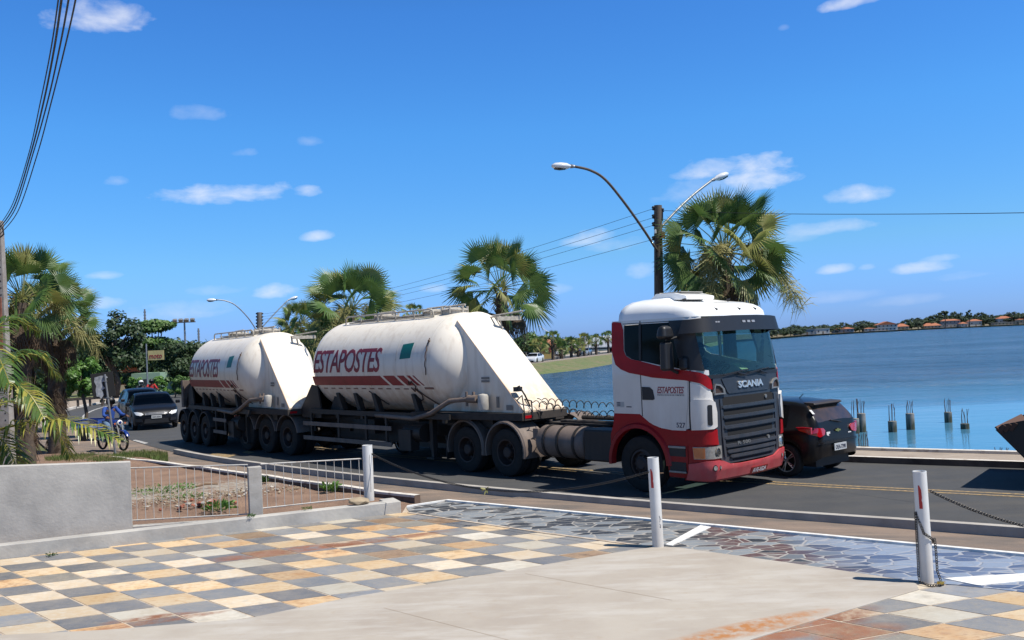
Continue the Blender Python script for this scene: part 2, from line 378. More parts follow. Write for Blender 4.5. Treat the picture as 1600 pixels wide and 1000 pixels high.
def rrect(x0, x1, z0, z1, r=.03, n=4):
    p = []
    for cx, cy, a in ((x1-r, z1-r, 0), (x0+r, z1-r, PI/2), (x0+r, z0+r, PI), (x1-r, z0+r, 1.5*PI)):
        for i in range(n+1): p.append((cx+r*math.cos(a+PI/2*i/n), cy+r*math.sin(a+PI/2*i/n)))
    return p
# ================================================================== THE SETTING
def nodemat(name):
    m = bpy.data.materials.new(name); m.use_nodes = True; nt = m.node_tree
    b = nt.nodes['Principled BSDF']; t = nt.nodes.new('ShaderNodeTexCoord')
    return m, nt.nodes, nt.links, b, t.outputs['Object']
class NT:
    def __init__(s, name): s.m, s.n, s.l, s.b, s.co = nodemat(name)
    def lk(s, a, i):
        if isinstance(a, (int, float)): i.default_value = a
        elif isinstance(a, tuple): i.default_value = (*a, 1) if len(a) == 3 and len(i.default_value) == 4 else a
        else: s.l.new(a, i)
    def noise(s, sc_, det=6, ro=.6, stretch=None, dist=0, vec=None):
        z = s.n.new('ShaderNodeTexNoise'); z.inputs['Scale'].default_value = sc_; z.inputs['Detail'].default_value = det; z.inputs['Roughness'].default_value = ro; z.inputs['Distortion'].default_value = dist
        v = vec or s.co
        if stretch:
            mp = s.n.new('ShaderNodeMapping'); mp.inputs['Scale'].default_value = stretch[0]; mp.inputs['Rotation'].default_value = (0, 0, stretch[1]); s.l.new(v, mp.inputs[0]); v = mp.outputs[0]
        s.l.new(v, z.inputs['Vector']); return z.outputs['Fac']
    def rng(s, x, a, b, c=0., d=1.):
        r = s.n.new('ShaderNodeMapRange'); s.lk(x, r.inputs[0])
        for i, v in enumerate((a, b, c, d)): r.inputs[i+1].default_value = v
        return r.outputs[0]
    def mix(s, f, a, b, mode='MIX'):
        x = s.n.new('ShaderNodeMixRGB'); x.blend_type = mode; s.lk(f, x.inputs[0]); s.lk(a, x.inputs[1]); s.lk(b, x.inputs[2]); return x.outputs[0]
    def math(s, op, a, b=0., clamp=False):
        x = s.n.new('ShaderNodeMath'); x.operation = op; x.use_clamp = clamp; s.lk(a, x.inputs[0]); s.lk(b, x.inputs[1]); return x.outputs[0]
    def xyz(s):
        x = s.n.new('ShaderNodeSeparateXYZ'); s.l.new(s.co, x.inputs[0]); return x.outputs
    def bump(s, h, st, dist=.02):
        b = s.n.new('ShaderNodeBump'); s.lk(st, b.inputs['Strength']); b.inputs['Distance'].default_value = dist; s.l.new(h, b.inputs['Height']); s.l.new(b.outputs[0], s.b.inputs['Normal'])
    def fin(s, col, rough=.9, key=None):
        if s.m.name != 'lakewater': col = s.mix(1.0, col, (.83, .83, .83), 'MULTIPLY')
        s.lk(col, s.b.inputs['Base Color']); s.lk(rough, s.b.inputs['Roughness']); M[key or s.m.name] = s.m; return s.m
    def blob(s, pts):            # soft mask round a few world points (x, y, radius)
        o = None; e = s.xyz()
        for (x, y, rx, ry, a) in pts:
            dx = s.math('SUBTRACT', e[0], x); dy = s.math('SUBTRACT', e[1], y); c, q = math.cos(a), math.sin(a)
            u = s.math('DIVIDE', s.math('ADD', s.math('MULTIPLY', dx, c), s.math('MULTIPLY', dy, q)), rx)
            v = s.math('DIVIDE', s.math('SUBTRACT', s.math('MULTIPLY', dy, c), s.math('MULTIPLY', dx, q)), ry)
            d = s.math('SUBTRACT', 1.0, s.math('ADD', s.math('MULTIPLY', u, u), s.math('MULTIPLY', v, v)))
            o = d if o is None else s.math('MAXIMUM', o, d)
        return o
# asphalt
t = NT('asphalt'); a = t.noise(1.3, 5); f = t.noise(220, 2); s1 = t.noise(.5, 6, .6, ((.35, 3.2, 1), rad(37)))
c = t.mix(t.rng(a, .35, .7), (.040, .042, .046), (.060, .060, .060)); c = t.mix(t.rng(s1, .48, .7, 0, .55), c, (.088, .078, .066)); c = t.mix(t.rng(f, .5, .75, 0, .5), c, (.11, .105, .1))
t.bump(f, .5, .006); t.fin(c, .85)
t = NT('shoulder'); a = t.noise(.9, 7); f = t.noise(120, 3); g = t.noise(7, 5); s1 = t.noise(1.2, 6, .6, ((.3, 2.2, 1), rad(37)))
c = t.mix(t.rng(a, .38, .65), (.225, .165, .125), (.125, .105, .09)); c = t.mix(t.rng(s1, .5, .68, 0, .8), c, (.30, .22, .16)); c = t.mix(t.rng(f, .62, .7, 0, .75), c, (.40, .33, .27)); c = t.mix(t.rng(g, .60, .75, 0, .5), c, (.1, .065, .045))
t.bump(f, .6, .012); t.fin(c, .95)
t = NT('earth'); a = t.noise(.6, 8); f = t.noise(16, 6); g = t.noise(.16, 6)
c = t.mix(t.rng(a, .35, .65), (.20, .125, .08), (.145, .085, .052)); c = t.mix(t.rng(f, .55, .7, 0, .6), c, (.30, .21, .14)); c = t.mix(t.rng(g, .45, .56), c, (.10, .115, .035))
t.bump(f, .8, .05); t.fin(c, .95)
t = NT('lotdirt'); a = t.noise(1.4, 8); f = t.noise(30, 6); h = t.noise(90, 3)
c = t.mix(t.rng(a, .35, .65), (.34, .215, .145), (.23, .14, .095)); c = t.mix(t.rng(f, .55, .75, 0, .55), c, (.12, .065, .04)); c = t.mix(t.rng(h, .64, .72, 0, .8), c, (.48, .40, .31))
pd = G(300, 770, 0); m_ = t.blob([(pd.x, pd.y, 2.2, 1.2, .4)]); c = t.mix(t.math('MULTIPLY', t.rng(m_, -.3, .5), t.rng(t.noise(9, 6), .42, .55)), c, (.42, .38, .32))
t.bump(f, 1., .06); t.fin(c, .95)
t = NT('bankgrass'); a = t.noise(.25, 8); f = t.noise(1.6, 6); e = t.xyz()
c = t.mix(t.rng(a, .35, .62), (.11, .15, .045), (.18, .155, .08)); c = t.mix(t.rng(f, .48, .62, 0, .75), c, (.06, .11, .025))
t.bump(f, .8, .2); t.fin(c, .95)
t = NT('sidewalk'); a = t.noise(1.5, 7); f = t.noise(50, 4)
c = t.mix(t.rng(a, .35, .7), (.36, .30, .24), (.26, .21, .17)); c = t.mix(t.rng(f, .55, .75, 0, .4), c, (.2, .16, .13)); t.bump(f, .4); t.fin(c, .9)
t = NT('kerbstone'); a = t.noise(2.5, 7); f = t.noise(60, 4)
c = t.mix(t.rng(a, .35, .7), (.44, .41, .37), (.31, .285, .255)); c = t.mix(t.rng(f, .5, .75, 0, .4), c, (.40, .36, .32)); t.bump(f, .4); t.fin(c, .9)
t = NT('darkkerb'); a = t.noise(2.5, 7)
c = t.mix(t.rng(a, .35, .6), (.07, .045, .035), (.15, .1, .075)); t.fin(c, .9)
t = NT('yellowpaint'); a = t.noise(14, 7); c = t.mix(t.rng(a, .38, .6), (.40, .27, .11), (.16, .125, .085)); t.fin(c, .8)
t = NT('whitepaint'); a = t.noise(7, 7); c = t.mix(t.rng(a, .45, .7), (.78, .77, .74), (.55, .52, .48)); t.fin(c, .7)
t = NT('roadwhite'); a = t.noise(9, 7); c = t.mix(t.rng(a, .45, .65), (.48, .47, .45), (.16, .15, .14)); t.fin(c, .7)
# patio concrete with trowel streaks, stains and joints
t = NT('patioconcrete'); a = t.noise(1.1, 8, .62); s1 = t.noise(1.6, 8, .65, ((.6, 2.4, 1), rad(24))); f = t.noise(140, 3); g = t.noise(7, 6)
c = t.mix(t.rng(a, .38, .66), (.425, .38, .32), (.36, .312, .26)); c = t.mix(t.rng(s1, .47, .66, 0, .6), c, (.51, .48, .435)); c = t.mix(t.rng(g, .58, .75, 0, .35), c, (.36, .28, .2)); c = t.mix(t.rng(f, .66, .72, 0, .5), c, (.25, .2, .16))
g1 = G(1150, 990, .25); g2 = G(1240, 975, .25); m_ = t.blob([(g1.x, g1.y, .9, .14, .38), (g2.x-.3, g2.y+.02, .8, .12, .42)]); c = t.mix(t.math('MULTIPLY', t.rng(m_, -.4, .9), t.rng(t.noise(12, 5), .3, .6)), c, (.40, .17, .05))
t.bump(f, .25, .004); t.fin(c, .75)
t = NT('grout'); a = t.noise(9, 7); f = t.noise(150, 2); c = t.mix(t.rng(a, .4, .65), (.54, .45, .35), (.36, .28, .21)); t.bump(f, .5, .006); t.fin(c, .9)
stain = []
for (x, y, rx, ry, a_) in ((520, 852, 1.5, .17, .36), (440, 864, .8, .12, .4), (600, 842, .9, .1, .4), (235, 966, .42, .11, .3), (1260, 975, .8, .28, .5), (1190, 990, .7, .2, .5), (1330, 990, .5, .2, .3), (250, 970, .6, .08, .4)):
    q = G(x, y, .25); stain.append((q.x, q.y, rx, ry, a_))
def tilemat(nm, c1, c2, c3, rough):
    t = NT(nm); gi = t.n.new('ShaderNodeNewGeometry').outputs['Random Per Island']; a = t.noise(2.3, 8, .65); f = t.noise(13, 7, .65, ((1, 2.2, 1), .4)); h = t.noise(70, 4)
    c = t.mix(t.rng(a, .38, .62), c1, c2); c = t.mix(t.rng(f, .50, .66), c, c3)
    m_ = t.blob(stain); c = t.mix(t.math('MULTIPLY', t.rng(m_, -.5, .45), t.rng(t.noise(3.2, 8, .65), .36, .52)), c, (.24, .075, .02))
    h2 = t.noise(5.5, 8, .7); c = t.mix(t.math('MULTIPLY', t.rng(h2, .52, .68), t.rng(gi, .35, .8)), c, tuple(q*.62 for q in c3))
    v_ = t.rng(gi, 0, 1, .74, 1.14); cv = t.n.new('ShaderNodeCombineColor'); t.lk(v_, cv.inputs[0]); t.lk(v_, cv.inputs[1]); t.lk(t.rng(gi, 0, 1, .72, 1.14), cv.inputs[2]); c = t.mix(1.0, c, cv.outputs[0], 'MULTIPLY')
    c = t.mix(t.rng(t.noise(1.7, 8, .7), .40, .72, .04, .42), c, (.47, .40, .31)); c = t.mix(t.rng(h, .60, .70, 0, .35), c, (.5, .44, .36))
    t.bump(f, .45, .012); t.fin(c, rough)
tilemat('slate_dark', (.12, .135, .165), (.16, .165, .18), (.21, .20, .185), .55)
tilemat('slate_blue', (.19, .21, .245), (.23, .24, .255), (.28, .265, .24), .55)
tilemat('slate_olive', (.21, .205, .18), (.17, .16, .145), (.30, .265, .21), .6)
tilemat('stone_cream', (.64, .54, .41), (.62, .47, .30), (.68, .62, .52), .7)
tilemat('stone_white', (.58, .55, .48), (.50, .44, .35), (.63, .59, .51), .7)
tilemat('stone_yellow', (.64, .44, .23), (.66, .52, .34), (.52, .30, .13), .7)
tilemat('stone_orange', (.55, .31, .13), (.62, .45, .26), (.38, .19, .08), .7)
tilemat('stone_brown', (.24, .145, .08), (.30, .19, .10), (.17, .10, .06), .65)
# crazy paving
t = NT('crazy')
mp = t.n.new('ShaderNodeMapping'); mp.inputs['Scale'].default_value = (3.6, 6.2, 1); mp.inputs['Rotation'].default_value = (0, 0, rad(38))
wz = t.n.new('ShaderNodeTexNoise'); wz.inputs['Scale'].default_value = 2.2; wz.inputs['Detail'].default_value = 2; t.l.new(t.co, wz.inputs['Vector'])
va = t.n.new('ShaderNodeVectorMath'); va.operation = 'MULTIPLY_ADD'; t.l.new(wz.outputs['Color'], va.inputs[0]); va.inputs[1].default_value = (.10, .10, 0); t.l.new(t.co, va.inputs[2])
t.l.new(va.outputs[0], mp.inputs[0])
v1 = t.n.new('ShaderNodeTexVoronoi'); v1.inputs['Scale'].default_value = 1; t.l.new(mp.outputs[0], v1.inputs['Vector'])
v2 = t.n.new('ShaderNodeTexVoronoi'); v2.feature = 'DISTANCE_TO_EDGE'; v2.inputs['Scale'].default_value = 1; t.l.new(mp.outputs[0], v2.inputs['Vector'])
sv = t.n.new('ShaderNodeSeparateColor'); t.l.new(v1.outputs['Color'], sv.inputs[0])
e = t.xyz(); blue = t.rng(t.math('ADD', e[0], t.math('MULTIPLY', t.noise(1.2, 3), .8)), G(1290, 880, .25).x+.2, G(1370, 880, .25).x+.5)
redz = t.math('MULTIPLY', t.rng(e[0], G(1090, 850, .25).x, G(1140, 850, .25).x), t.math('SUBTRACT', 1., blue), True)
dark = t.mix(t.rng(sv.outputs[0], .35, .65), (.03, .034, .04), (.23, .25, .265)); dark = t.mix(t.math('MULTIPLY', redz, t.rng(sv.outputs[1], .3, .5)), dark, (.11, .06, .055))
bl = t.mix(t.rng(sv.outputs[0], .3, .7), (.075, .11, .20), (.23, .28, .37)); sc_ = t.mix(blue, dark, bl)
sc_ = t.mix(t.rng(t.noise(14, 6), .5, .7, 0, .4), sc_, (.2, .2, .2))
c = t.mix(t.rng(v2.outputs['Distance'], .025, .05), t.mix(blue, (.36, .335, .30), (.34, .35, .38)), sc_); t.bump(t.rng(v2.outputs['Distance'], .03, .08), .5, .01); t.fin(c, .55)
# water
t = NT('lakewater')
e = t.xyz(); w1 = t.noise(1.6, 5, .62, ((1, 1.6, 1), rad(15))); w2 = t.noise(.30, 4, .6, ((1, 2.4, 1), rad(8)))
pt = t.noise(.012, 5, .55, ((1, 3.2, 1), rad(14))); rp = t.rng(e[1], 46, 68); rip = t.math('MULTIPLY', rp, t.rng(pt, .25, .6, .55, 1.))
w3 = t.noise(.085, 4, .6, ((1, 3.0, 1), rad(12))); h = t.math('ADD', t.math('ADD', w1, t.math('MULTIPLY', w2, 2.6)), t.math('MULTIPLY', w3, 7.0))
t.bump(h, t.rng(rip, 0, 1, .018, 1.), .8)
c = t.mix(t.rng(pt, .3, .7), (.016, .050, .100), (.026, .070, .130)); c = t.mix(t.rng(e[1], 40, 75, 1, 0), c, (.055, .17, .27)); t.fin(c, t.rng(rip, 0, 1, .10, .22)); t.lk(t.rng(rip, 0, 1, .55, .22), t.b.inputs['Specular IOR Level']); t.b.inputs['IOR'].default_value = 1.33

# ---- road geometry
CP = [(60, -22.5), (30, -.6), (16, 9.6), (8.6, 15.0), (4.5, 17.95), (-.85, 22.6), (-5.8, 27.8), (-9.6, 32.9), (-12.9, 38.2), (-17.3, 46), (-21.3, 54.5), (-23.8, 64), (-24.0, 75), (-20.5, 92), (-12, 114), (-1.2, 135), (8, 164), (17, 194), (32, 240), (45, 285), (56, 330)]
def catmull(pts, n=8):
    p = [Vector(q) for q in pts]; out = []
    for i in range(len(p)-1):
        a = p[max(i-1, 0)]; b = p[i]; c = p[i+1]; d = p[min(i+2, len(p)-1)]
        for k in range(n):
            u = k/n; out.append(.5*((2*b)+(c-a)*u+(2*a-5*b+4*c-d)*u*u+(3*b-a-3*c+d)*u**3))
    out.append(p[-1]); return out
RC = catmull(CP, 8); NR = len(RC)
def roff(i, o):
    t = (RC[min(i+1, NR-1)]-RC[max(i-1, 0)]).normalized()
    return RC[i]+Vector((t.y, -t.x))*o
def near_road(x, y):
    return min(range(NR), key=lambda i: (RC[i]-Vector((x, y))).length)
def ribbon(name, o1, o2, z1, z2, m, i0=0, i1=NR-1, label=None, thick=0, mb=None, o1f=None, o2f=None):
    own = mb is None; mb = mb or MB(); vs = []; fs = []
    for i in range(i0, i1+1):
        a = roff(i, o1 if o1f is None else o1f(i)); b = roff(i, o2 if o2f is None else o2f(i)); vs += [(a.x, a.y, z1), (b.x, b.y, z2)]
        if thick: vs += [(a.x, a.y, z1-thick), (b.x, b.y, z2-thick)]
    n = i1-i0; st = 4 if thick else 2
    for k in range(n):
        a = k*st; b = a+st
        fs.append((a, a+1, b+1, b))
        if thick: fs += [(a, b, b+2, a+2), (a+1, a+3, b+3, b+1)]
    if thick: fs += [(0, 2, 3, 1), (n*st, n*st+1, n*st+3, n*st+2)]
    mb.add(vs, fs)
    if own: return tag(mb.build(name, m, fix=not thick or True), kind='structure')
I_l = near_road(-6.6, 28)
# shoreline
w_bank = lambda i: 4.42+lerp_tab([(0, .25), (38, .3), (60, 4), (95, 8), (140, 9), (400, 10)], RC[i].y) if i > I_l-20 else 4.67
top = [roff(i, 4.42) for i in range(NR)]; bot = [roff(i, w_bank(i)) for i in range(NR)]
far_sh = [(112, 480, .0)]+[tuple(G(x, y, -1.2)) for x, y in ((1216, 529.5), (1260, 525.6), (1330, 521.3), (1400, 517.6), (1480, 513.4), (1560, 510.0), (1640, 506.6))]
mb = MB(); poly = [(p.x, p.y) for p in top]+[(p[0], p[1]) for p in far_sh]+[(2600, 2300), (9000, 9000), (-9000, 9000), (-9000, -4000), (100, -4000)]
tri = tessellate_polygon([[Vector((p[0], p[1], 0)) for p in poly]]); mb.add([(p[0], p[1], -.06) for p in poly], [tuple(q) for q in tri])
tag(mb.build('land', 'earth'), kind='structure')
vs = []; fs = []
for i in range(NR):
    fr = [0, .15, .5, .85, 1.0]
    for k in fr:
        q = top[i].lerp(bot[i], k); vs.append((q.x, q.y, -.03-1.9*k**1.2))
for i in range(NR-1):
    for k in range(4): a = i*5+k; fs.append((a, a+1, a+6, a+5))
mb = MB(); mb.add(vs, fs); tag(mb.build('lake_bank', 'bankgrass', smooth=True), kind='structure')
vs = []; fs = []; pp = [bot[-1]]+[Vector(p[:2]) for p in far_sh]
for i, p in enumerate(pp):
    vs += [(p.x-2, p.y+6, -.03), (p.x+1, p.y-2, -2.0)]
for i in range(len(pp)-1): fs.append((2*i, 2*i+1, 2*i+3, 2*i+2))
mb = MB(); mb.add(vs, fs); tag(mb.build('far_shore', mat('shore_sand', (.26, .24, .13), .95, col2=(.12, .14, .05), scale=.05)), kind='structure')
mb = MB(); mb.add([(-200, -60, -1.2), (5000, -4000, -1.2), (9500, 9500, -1.2), (-200, 1400, -1.2)], [(0, 1, 2, 3)]); tag(mb.build('lake_water', 'lakewater'), kind='structure')
# road, kerbs, sidewalks
ribbon('road', -3.2, 3.2, 0, 0, 'asphalt', label='road')
i_end = near_road(-8.2, 30.5)
ribbon('near_kerb', -3.34, -3.2, .13, .13, 'kerbstone', 0, i_end, thick=.25)
sh = ribbon('road_shoulder', -6.0, -3.19, .012, -.008, 'shoulder', 0, near_road(-16.5, 44))
ribbon('lakeside_sidewalk', 3.36, 4.42, .11, .11, 'sidewalk', thick=.2)
ribbon('lakeside_kerb', 3.2, 3.36, .125, .125, 'darkkerb', thick=.3)
ribbon('sidewalk_edge_kerb', 4.42, 4.60, .17, .17, 'kerbwhite', thick=1.9, i1=near_road(-14, 40))
ribbon('lakeside_kerb_top', 3.21, 3.35, .129, .129, 'kerbwhite')
mb = MB()
for o in (-.17, .07): ribbon('', o, o+.10, .004, .004, None, 0, near_road(-20, 51), mb=mb)
tag(mb.build('centre_line_marking', 'yellowpaint'), kind='structure')
ribbon('far_edge_marking', -3.6, -3.45, .004, .004, 'roadwhite', near_road(-16, 43), NR-8)
# left side of the far road: wide asphalt, white kerb, pale sidewalk
i1 = near_road(-15.5, 43); i2 = near_road(-20.5, 92)
ribbon('road_widening', -5.2, -3.19, -.004, -.004, 'asphalt', near_road(-12, 37), NR-1)
ribbon('far_kerb', -5.4, -5.2, .13, .13, 'kerbwhite', i1, NR-10, thick=.2)
ribbon('far_sidewalk', -9.2, -5.4, .11, .11, 'sidewalk', i1, NR-10, thick=.15)
ribbon('far_lawn', -40, -9.2, .0, .06, 'bankgrass', near_road(-21, 54), NR-4)
# yellow road marks and a white dash near the bend
mb = MB()
for q in (((322, 712), (338, 707), (372, 710), (352, 716)), ((378, 707), (386, 704), (398, 707), (388, 709))):
    mb.add([G(x, y, .006) for x, y in q], [(0, 1, 2, 3)])
tag(mb.build('yellow_road_mark', 'yellowpaint'), kind='structure')
mb = MB(); mb.add([G(x, y, .006) for x, y in ((207, 688), (212, 687), (232, 692), (226, 693.5))], [(0, 1, 2, 3)])
tag(mb.build('white_road_dash', 'roadwhite'), kind='structure')

# ---- patio (z = .25)
PZ = .25
E0 = G(700, 783, PZ); E1 = G(1600, 868, PZ); ed = (E1-E0).normalized(); en = Vector((-ed.y, ed.x, 0))   # en points to the road
K0 = G(0, 874, PZ); K1 = G(629, 801, PZ); kd = (K1-K0).normalized(); kn = Vector((-kd.y, kd.x, 0))      # kn points away from the patio
EL = G(636, 789, PZ)
KL = K0-kd*14; ER = E0+ed*22
mb = MB(); mb.slab([tuple(v)[:2] for v in (K1-kd*.01, EL, E0, ER, Vector((ER.x, -7, 0)), Vector((KL.x, -7, 0)), KL)], -.1, PZ-.0035)
tag(mb.build('patio_base', 'grout'), kind='structure')
# slope between the patio and the shoulder
vs = []; n = 30
for i in range(n+1):
    p = (K1+kn*.2).lerp(E0, i/4) if i < 4 else E0+ed*(22*(i-4)/(n-4))
    q = p+en*2.0-ed*.0
    vs += [(p.x, p.y, PZ-.03), (q.x, q.y, .014)]
mb = MB(); mb.add(vs, [(2*i, 2*i+1, 2*i+3, 2*i+2) for i in range(n)]); tag(mb.build('shoulder_slope', 'shoulder', smooth=True), kind='structure')
# white edge line (a low painted edging)
mb = MB(); a = E0-en*.07
mb.slab([tuple(v)[:2] for v in (E0, E0+ed*22, E0+ed*22-en*.07, a)], PZ-.1, PZ+.035)
b0 = G(640, 792, PZ); mb.slab([tuple(v)[:2] for v in (b0, E0-ed*.01, E0-en*.07-ed*.01, b0-en*.07)], PZ-.1, PZ+.034)
tag(mb.build('patio_edging', 'whitepaint', bevel=.006), kind='structure')
# tiles
random.seed(4)
A = (kd*.925+Vector((.06, -.03, 0))).normalized()*.51; B = Vector((.70, -.714, 0))*.51
O = G(231, 905, PZ)
TM = ['slate_dark', 'slate_blue', 'slate_olive', 'stone_cream', 'stone_white', 'stone_yellow', 'stone_orange', 'stone_brown']
mb = MB()
def clip(poly, p0, nrm):
    out = []
    for i in range(len(poly)):
        a, b = poly[i], poly[(i+1) % len(poly)]; da, db = (a-p0).dot(nrm), (b-p0).dot(nrm)
        if da <= 0: out.append(a)
        if da*db < 0: out.append(a.lerp(b, da/(da-db)))
    return out
inv = Matrix(((A.x, B.x), (A.y, B.y))).inverted()
for i in range(-22, 26):
    for j in range(-22, 26):
        c = O+A*(i+.5)+B*(j+.5)
        if c.y < 2.0 or c.y > 18 or abs(c.x) > c.y*.75+2.5: continue
        g = .022; ps = []
        for (u, v) in ((g, g), (1-g, g), (1-g, 1-g), (g, 1-g)):
            ps.append(O+A*(i+u+random.uniform(-.013, .013))+B*(j+v+random.uniform(-.013, .013)))
        ps = clip(ps, K0, kn)
        if len(ps) > 2: ps = clip(ps, E0-en*.5, en)
        if len(ps) < 3: continue
        if (i+j) % 2 == 0: k = random.choices((0, 1, 2), (5, 4, 1.3))[0]
        else: k = random.choices((3, 4, 5, 6, 7), (5., 1.3, 4., 1.9, 1.0))[0]
        n = len(ps); dz = random.uniform(-.001, .001)
        mb.add([p+Vector((0, 0, dz)) for p in ps]+[p-Vector((0, 0, .009)) for p in ps], [tuple(range(n))]+[(q, q+n, (q+1) % n+n, (q+1) % n) for q in range(n)], k)
tag(mb.build('patio_tiles', TM), kind='structure')
def sheet(name, pts, z, m, kind='structure'):
    mb = MB(); mb.slab([(p.x, p.y) for p in [G(x, y, z) if isinstance(x, (int, float)) else x for x, y in pts]], PZ-.06, z)
    return tag(mb.build(name, m), kind=kind)
def gp(x, y): return G(x, y, PZ)
inner = [gp(640, 801), gp(747, 817), gp(856, 833), gp(1016, 854), gp(1060, 855.5), gp(1229, 879), gp(1364, 899), gp(1431, 909), gp(1480, 913), gp(1560, 921), gp(1640, 931)]
last = inner[-1]; poly = [b0-en*.075]+inner+[last+ed*12, E0-en*.075+ed*22, E0-en*.075]
mb = MB(); mb.slab([(p.x, p.y) for p in poly], PZ-.06, PZ+.004); tag(mb.build('crazy_paving', 'crazy'), kind='structure')
# cream joint between the crazy paving and the tiles
mb = MB(); ip = inner[:4]
for a, b in zip(ip, ip[1:]):
    d = (b-a).normalized(); nn = Vector((-d.y, d.x, 0))*.05; mb.slab([(q.x, q.y) for q in (a-nn, b-nn, b, a)], PZ-.05, PZ+.0085)
tag(mb.build('paving_joint', 'grout'), kind='structure')
cl = [gp(1024, 856), gp(1060, 856.5), gp(1229, 880), gp(1364, 900), gp(1431, 911), gp(1436, 922), gp(1330, 953), gp(1178, 999), gp(1080, 1035)]
cl += [Vector((cl[-1].x-.6, -6, 0)), Vector((-7.5, -6, 0)), gp(-120, 1003), gp(0, 994), gp(169, 985.5), gp(384, 968.5), gp(540, 936), gp(792, 893.5), gp(936, 869), gp(990, 860)]
mb = MB(); mb.slab([(p.x, p.y) for p in cl], PZ-.05, PZ+.012); tag(mb.build('concrete_ramp', 'patioconcrete', bevel=.004), kind='structure')
# fine joint cut across the ramp
mb = MB()
for q in (((820, 898), (1050, 940), .006), ((600, 952), (800, 1004), .006)):
    a = gp(*q[0]); b = gp(*q[1]); d = (b-a).normalized(); nn = Vector((-d.y, d.x, 0))*q[2]
    mb.add([Vector((p.x, p.y, PZ+.0135)) for p in (a, b, b+nn, a+nn)], [(0, 1, 2, 3)])
tag(mb.build('ramp_joint', mat('joint', (.33, .25, .18), .9)), kind='structure')
# painted diagonal bands over the crazy paving
mb = MB()
for q in (((1040, 852), (1094, 822), (1111, 824.5), (1050, 853.5)), ((1474, 905), (1640, 895), (1660, 903), (1530, 916.5))):
    ps = [gp(*p) for p in q]; mb.slab([(p.x, p.y) for p in ps], PZ-.03, PZ+.0125)
tag(mb.build('white_painted_band', 'whitepaint'), kind='structure')
# dirt lot between railing and shoulder
q0 = G(231, 720, .0); q1 = G(652, 788, .0)
kk = K1+kn*.15
mb = MB(); poly = [kk, K0-kd*3+kn*.15, q0+Vector((-9, 7, 0)), q0, q1]
vs2 = []
tri = tessellate_polygon([[Vector((p.x, p.y, 0)) for p in poly]]); bm = bisect_grid([(p.x, p.y) for p in poly], tri, .4, .4)
random.seed(2)
from mathutils import noise as mn
bm.verts.index_update(); vs = [(v.co.x, v.co.y, .06+.05*mn.noise(Vector((v.co.x*.7, v.co.y*.7, 0)))+.03*mn.noise(Vector((v.co.x*3, v.co.y*3, 2)))) for v in bm.verts]
fs = [[v.index for v in f.verts] for f in bm.faces]; bm.free()
mb.add(vs, fs); tag(mb.build('dirt_lot', 'lotdirt', smooth=True), kind='structure')
# ================================================================== THE TRUCK
F_TAB = [(.25, 1.42), (.32, 1.54), (.5, 1.595), (1.45, 1.595), (1.8, 1.58), (2.12, 1.57), (2.55, 1.52), (2.95, 1.455), (3.2, 1.40), (3.4, 1.27), (3.6, 1.1)]
W_TAB = [(.25, 1.24), (.5, 1.29), (1.0, 1.29), (2.2, 1.29), (2.95, 1.25), (3.2, 1.23), (3.6, 1.15)]
fz = lambda z: lerp_tab(F_TAB, z)
wz_ = lambda z: lerp_tab(W_TAB, z)
CRN = .48
xs_ = lambda z: fz(z)-CRN
yc_ = lambda z: wz_(z)-.30
XR = -.57
def _core(q, z, inset=0.):
    """near side (y<0) outline: q<=0 side, 0..1 corner, >1 front; returns (x, |y|)"""
    f, w = fz(z)-inset, wz_(z)-inset; xs = f-CRN; yc = w-.30
    if q <= 0: return Vector((xs+q, w))
    A = Vector((xs, w)); C = Vector((f-.055, yc)); Bc = Vector((f-.04, w-.015))
    if q < 1: return A*(1-q)**2+Bc*2*q*(1-q)+C*q*q
    y = yc-(q-1)
    return Vector((f-.055*(y/yc)**2 if yc > 0 else f, y))
def surf(q, z, d, sgn=-1, inset=0.):
    e = .004; a = _core(q-e, z, inset); b = _core(q+e, z, inset); t = (b-a).normalized(); n = Vector((-t.y, t.x))
    if n.x < 0 and n.y < 0: n = -n
    if n.dot(Vector((.6, .8))) < 0: n = -n
    p = _core(q, z, inset)+n*d
    return Vector((p.x, sgn*p.y, z))
def Ms(sgn=-1):
    def f(x, z, d):
        xs = xs_(z); q = x-xs if x <= xs else (x-xs)/.36
        return surf(min(q, 1.0), z, d, sgn)
    return f
def Mf(y, z, d):            # front, measured by y; beyond the front's flat part |y|-yc runs round the corner (0..1) and then along the side
    yc = yc_(z); s = -1 if y < 0 else 1; a = abs(y)
    if a <= yc:
        p = _core(1+yc-a, z); e = .01; p1 = _core(1+yc-max(a-e, 0), z); p2 = _core(1+yc-(a+e), z)
        t = (p2-p1).normalized(); n = Vector((t.y, -t.x)); 
        if n.x < 0: n = -n
        p = p+n*d; return Vector((p.x, s*p.y, z))
    return surf(1-(a-yc), z, d, s)
def curve_poly(pts): return pts

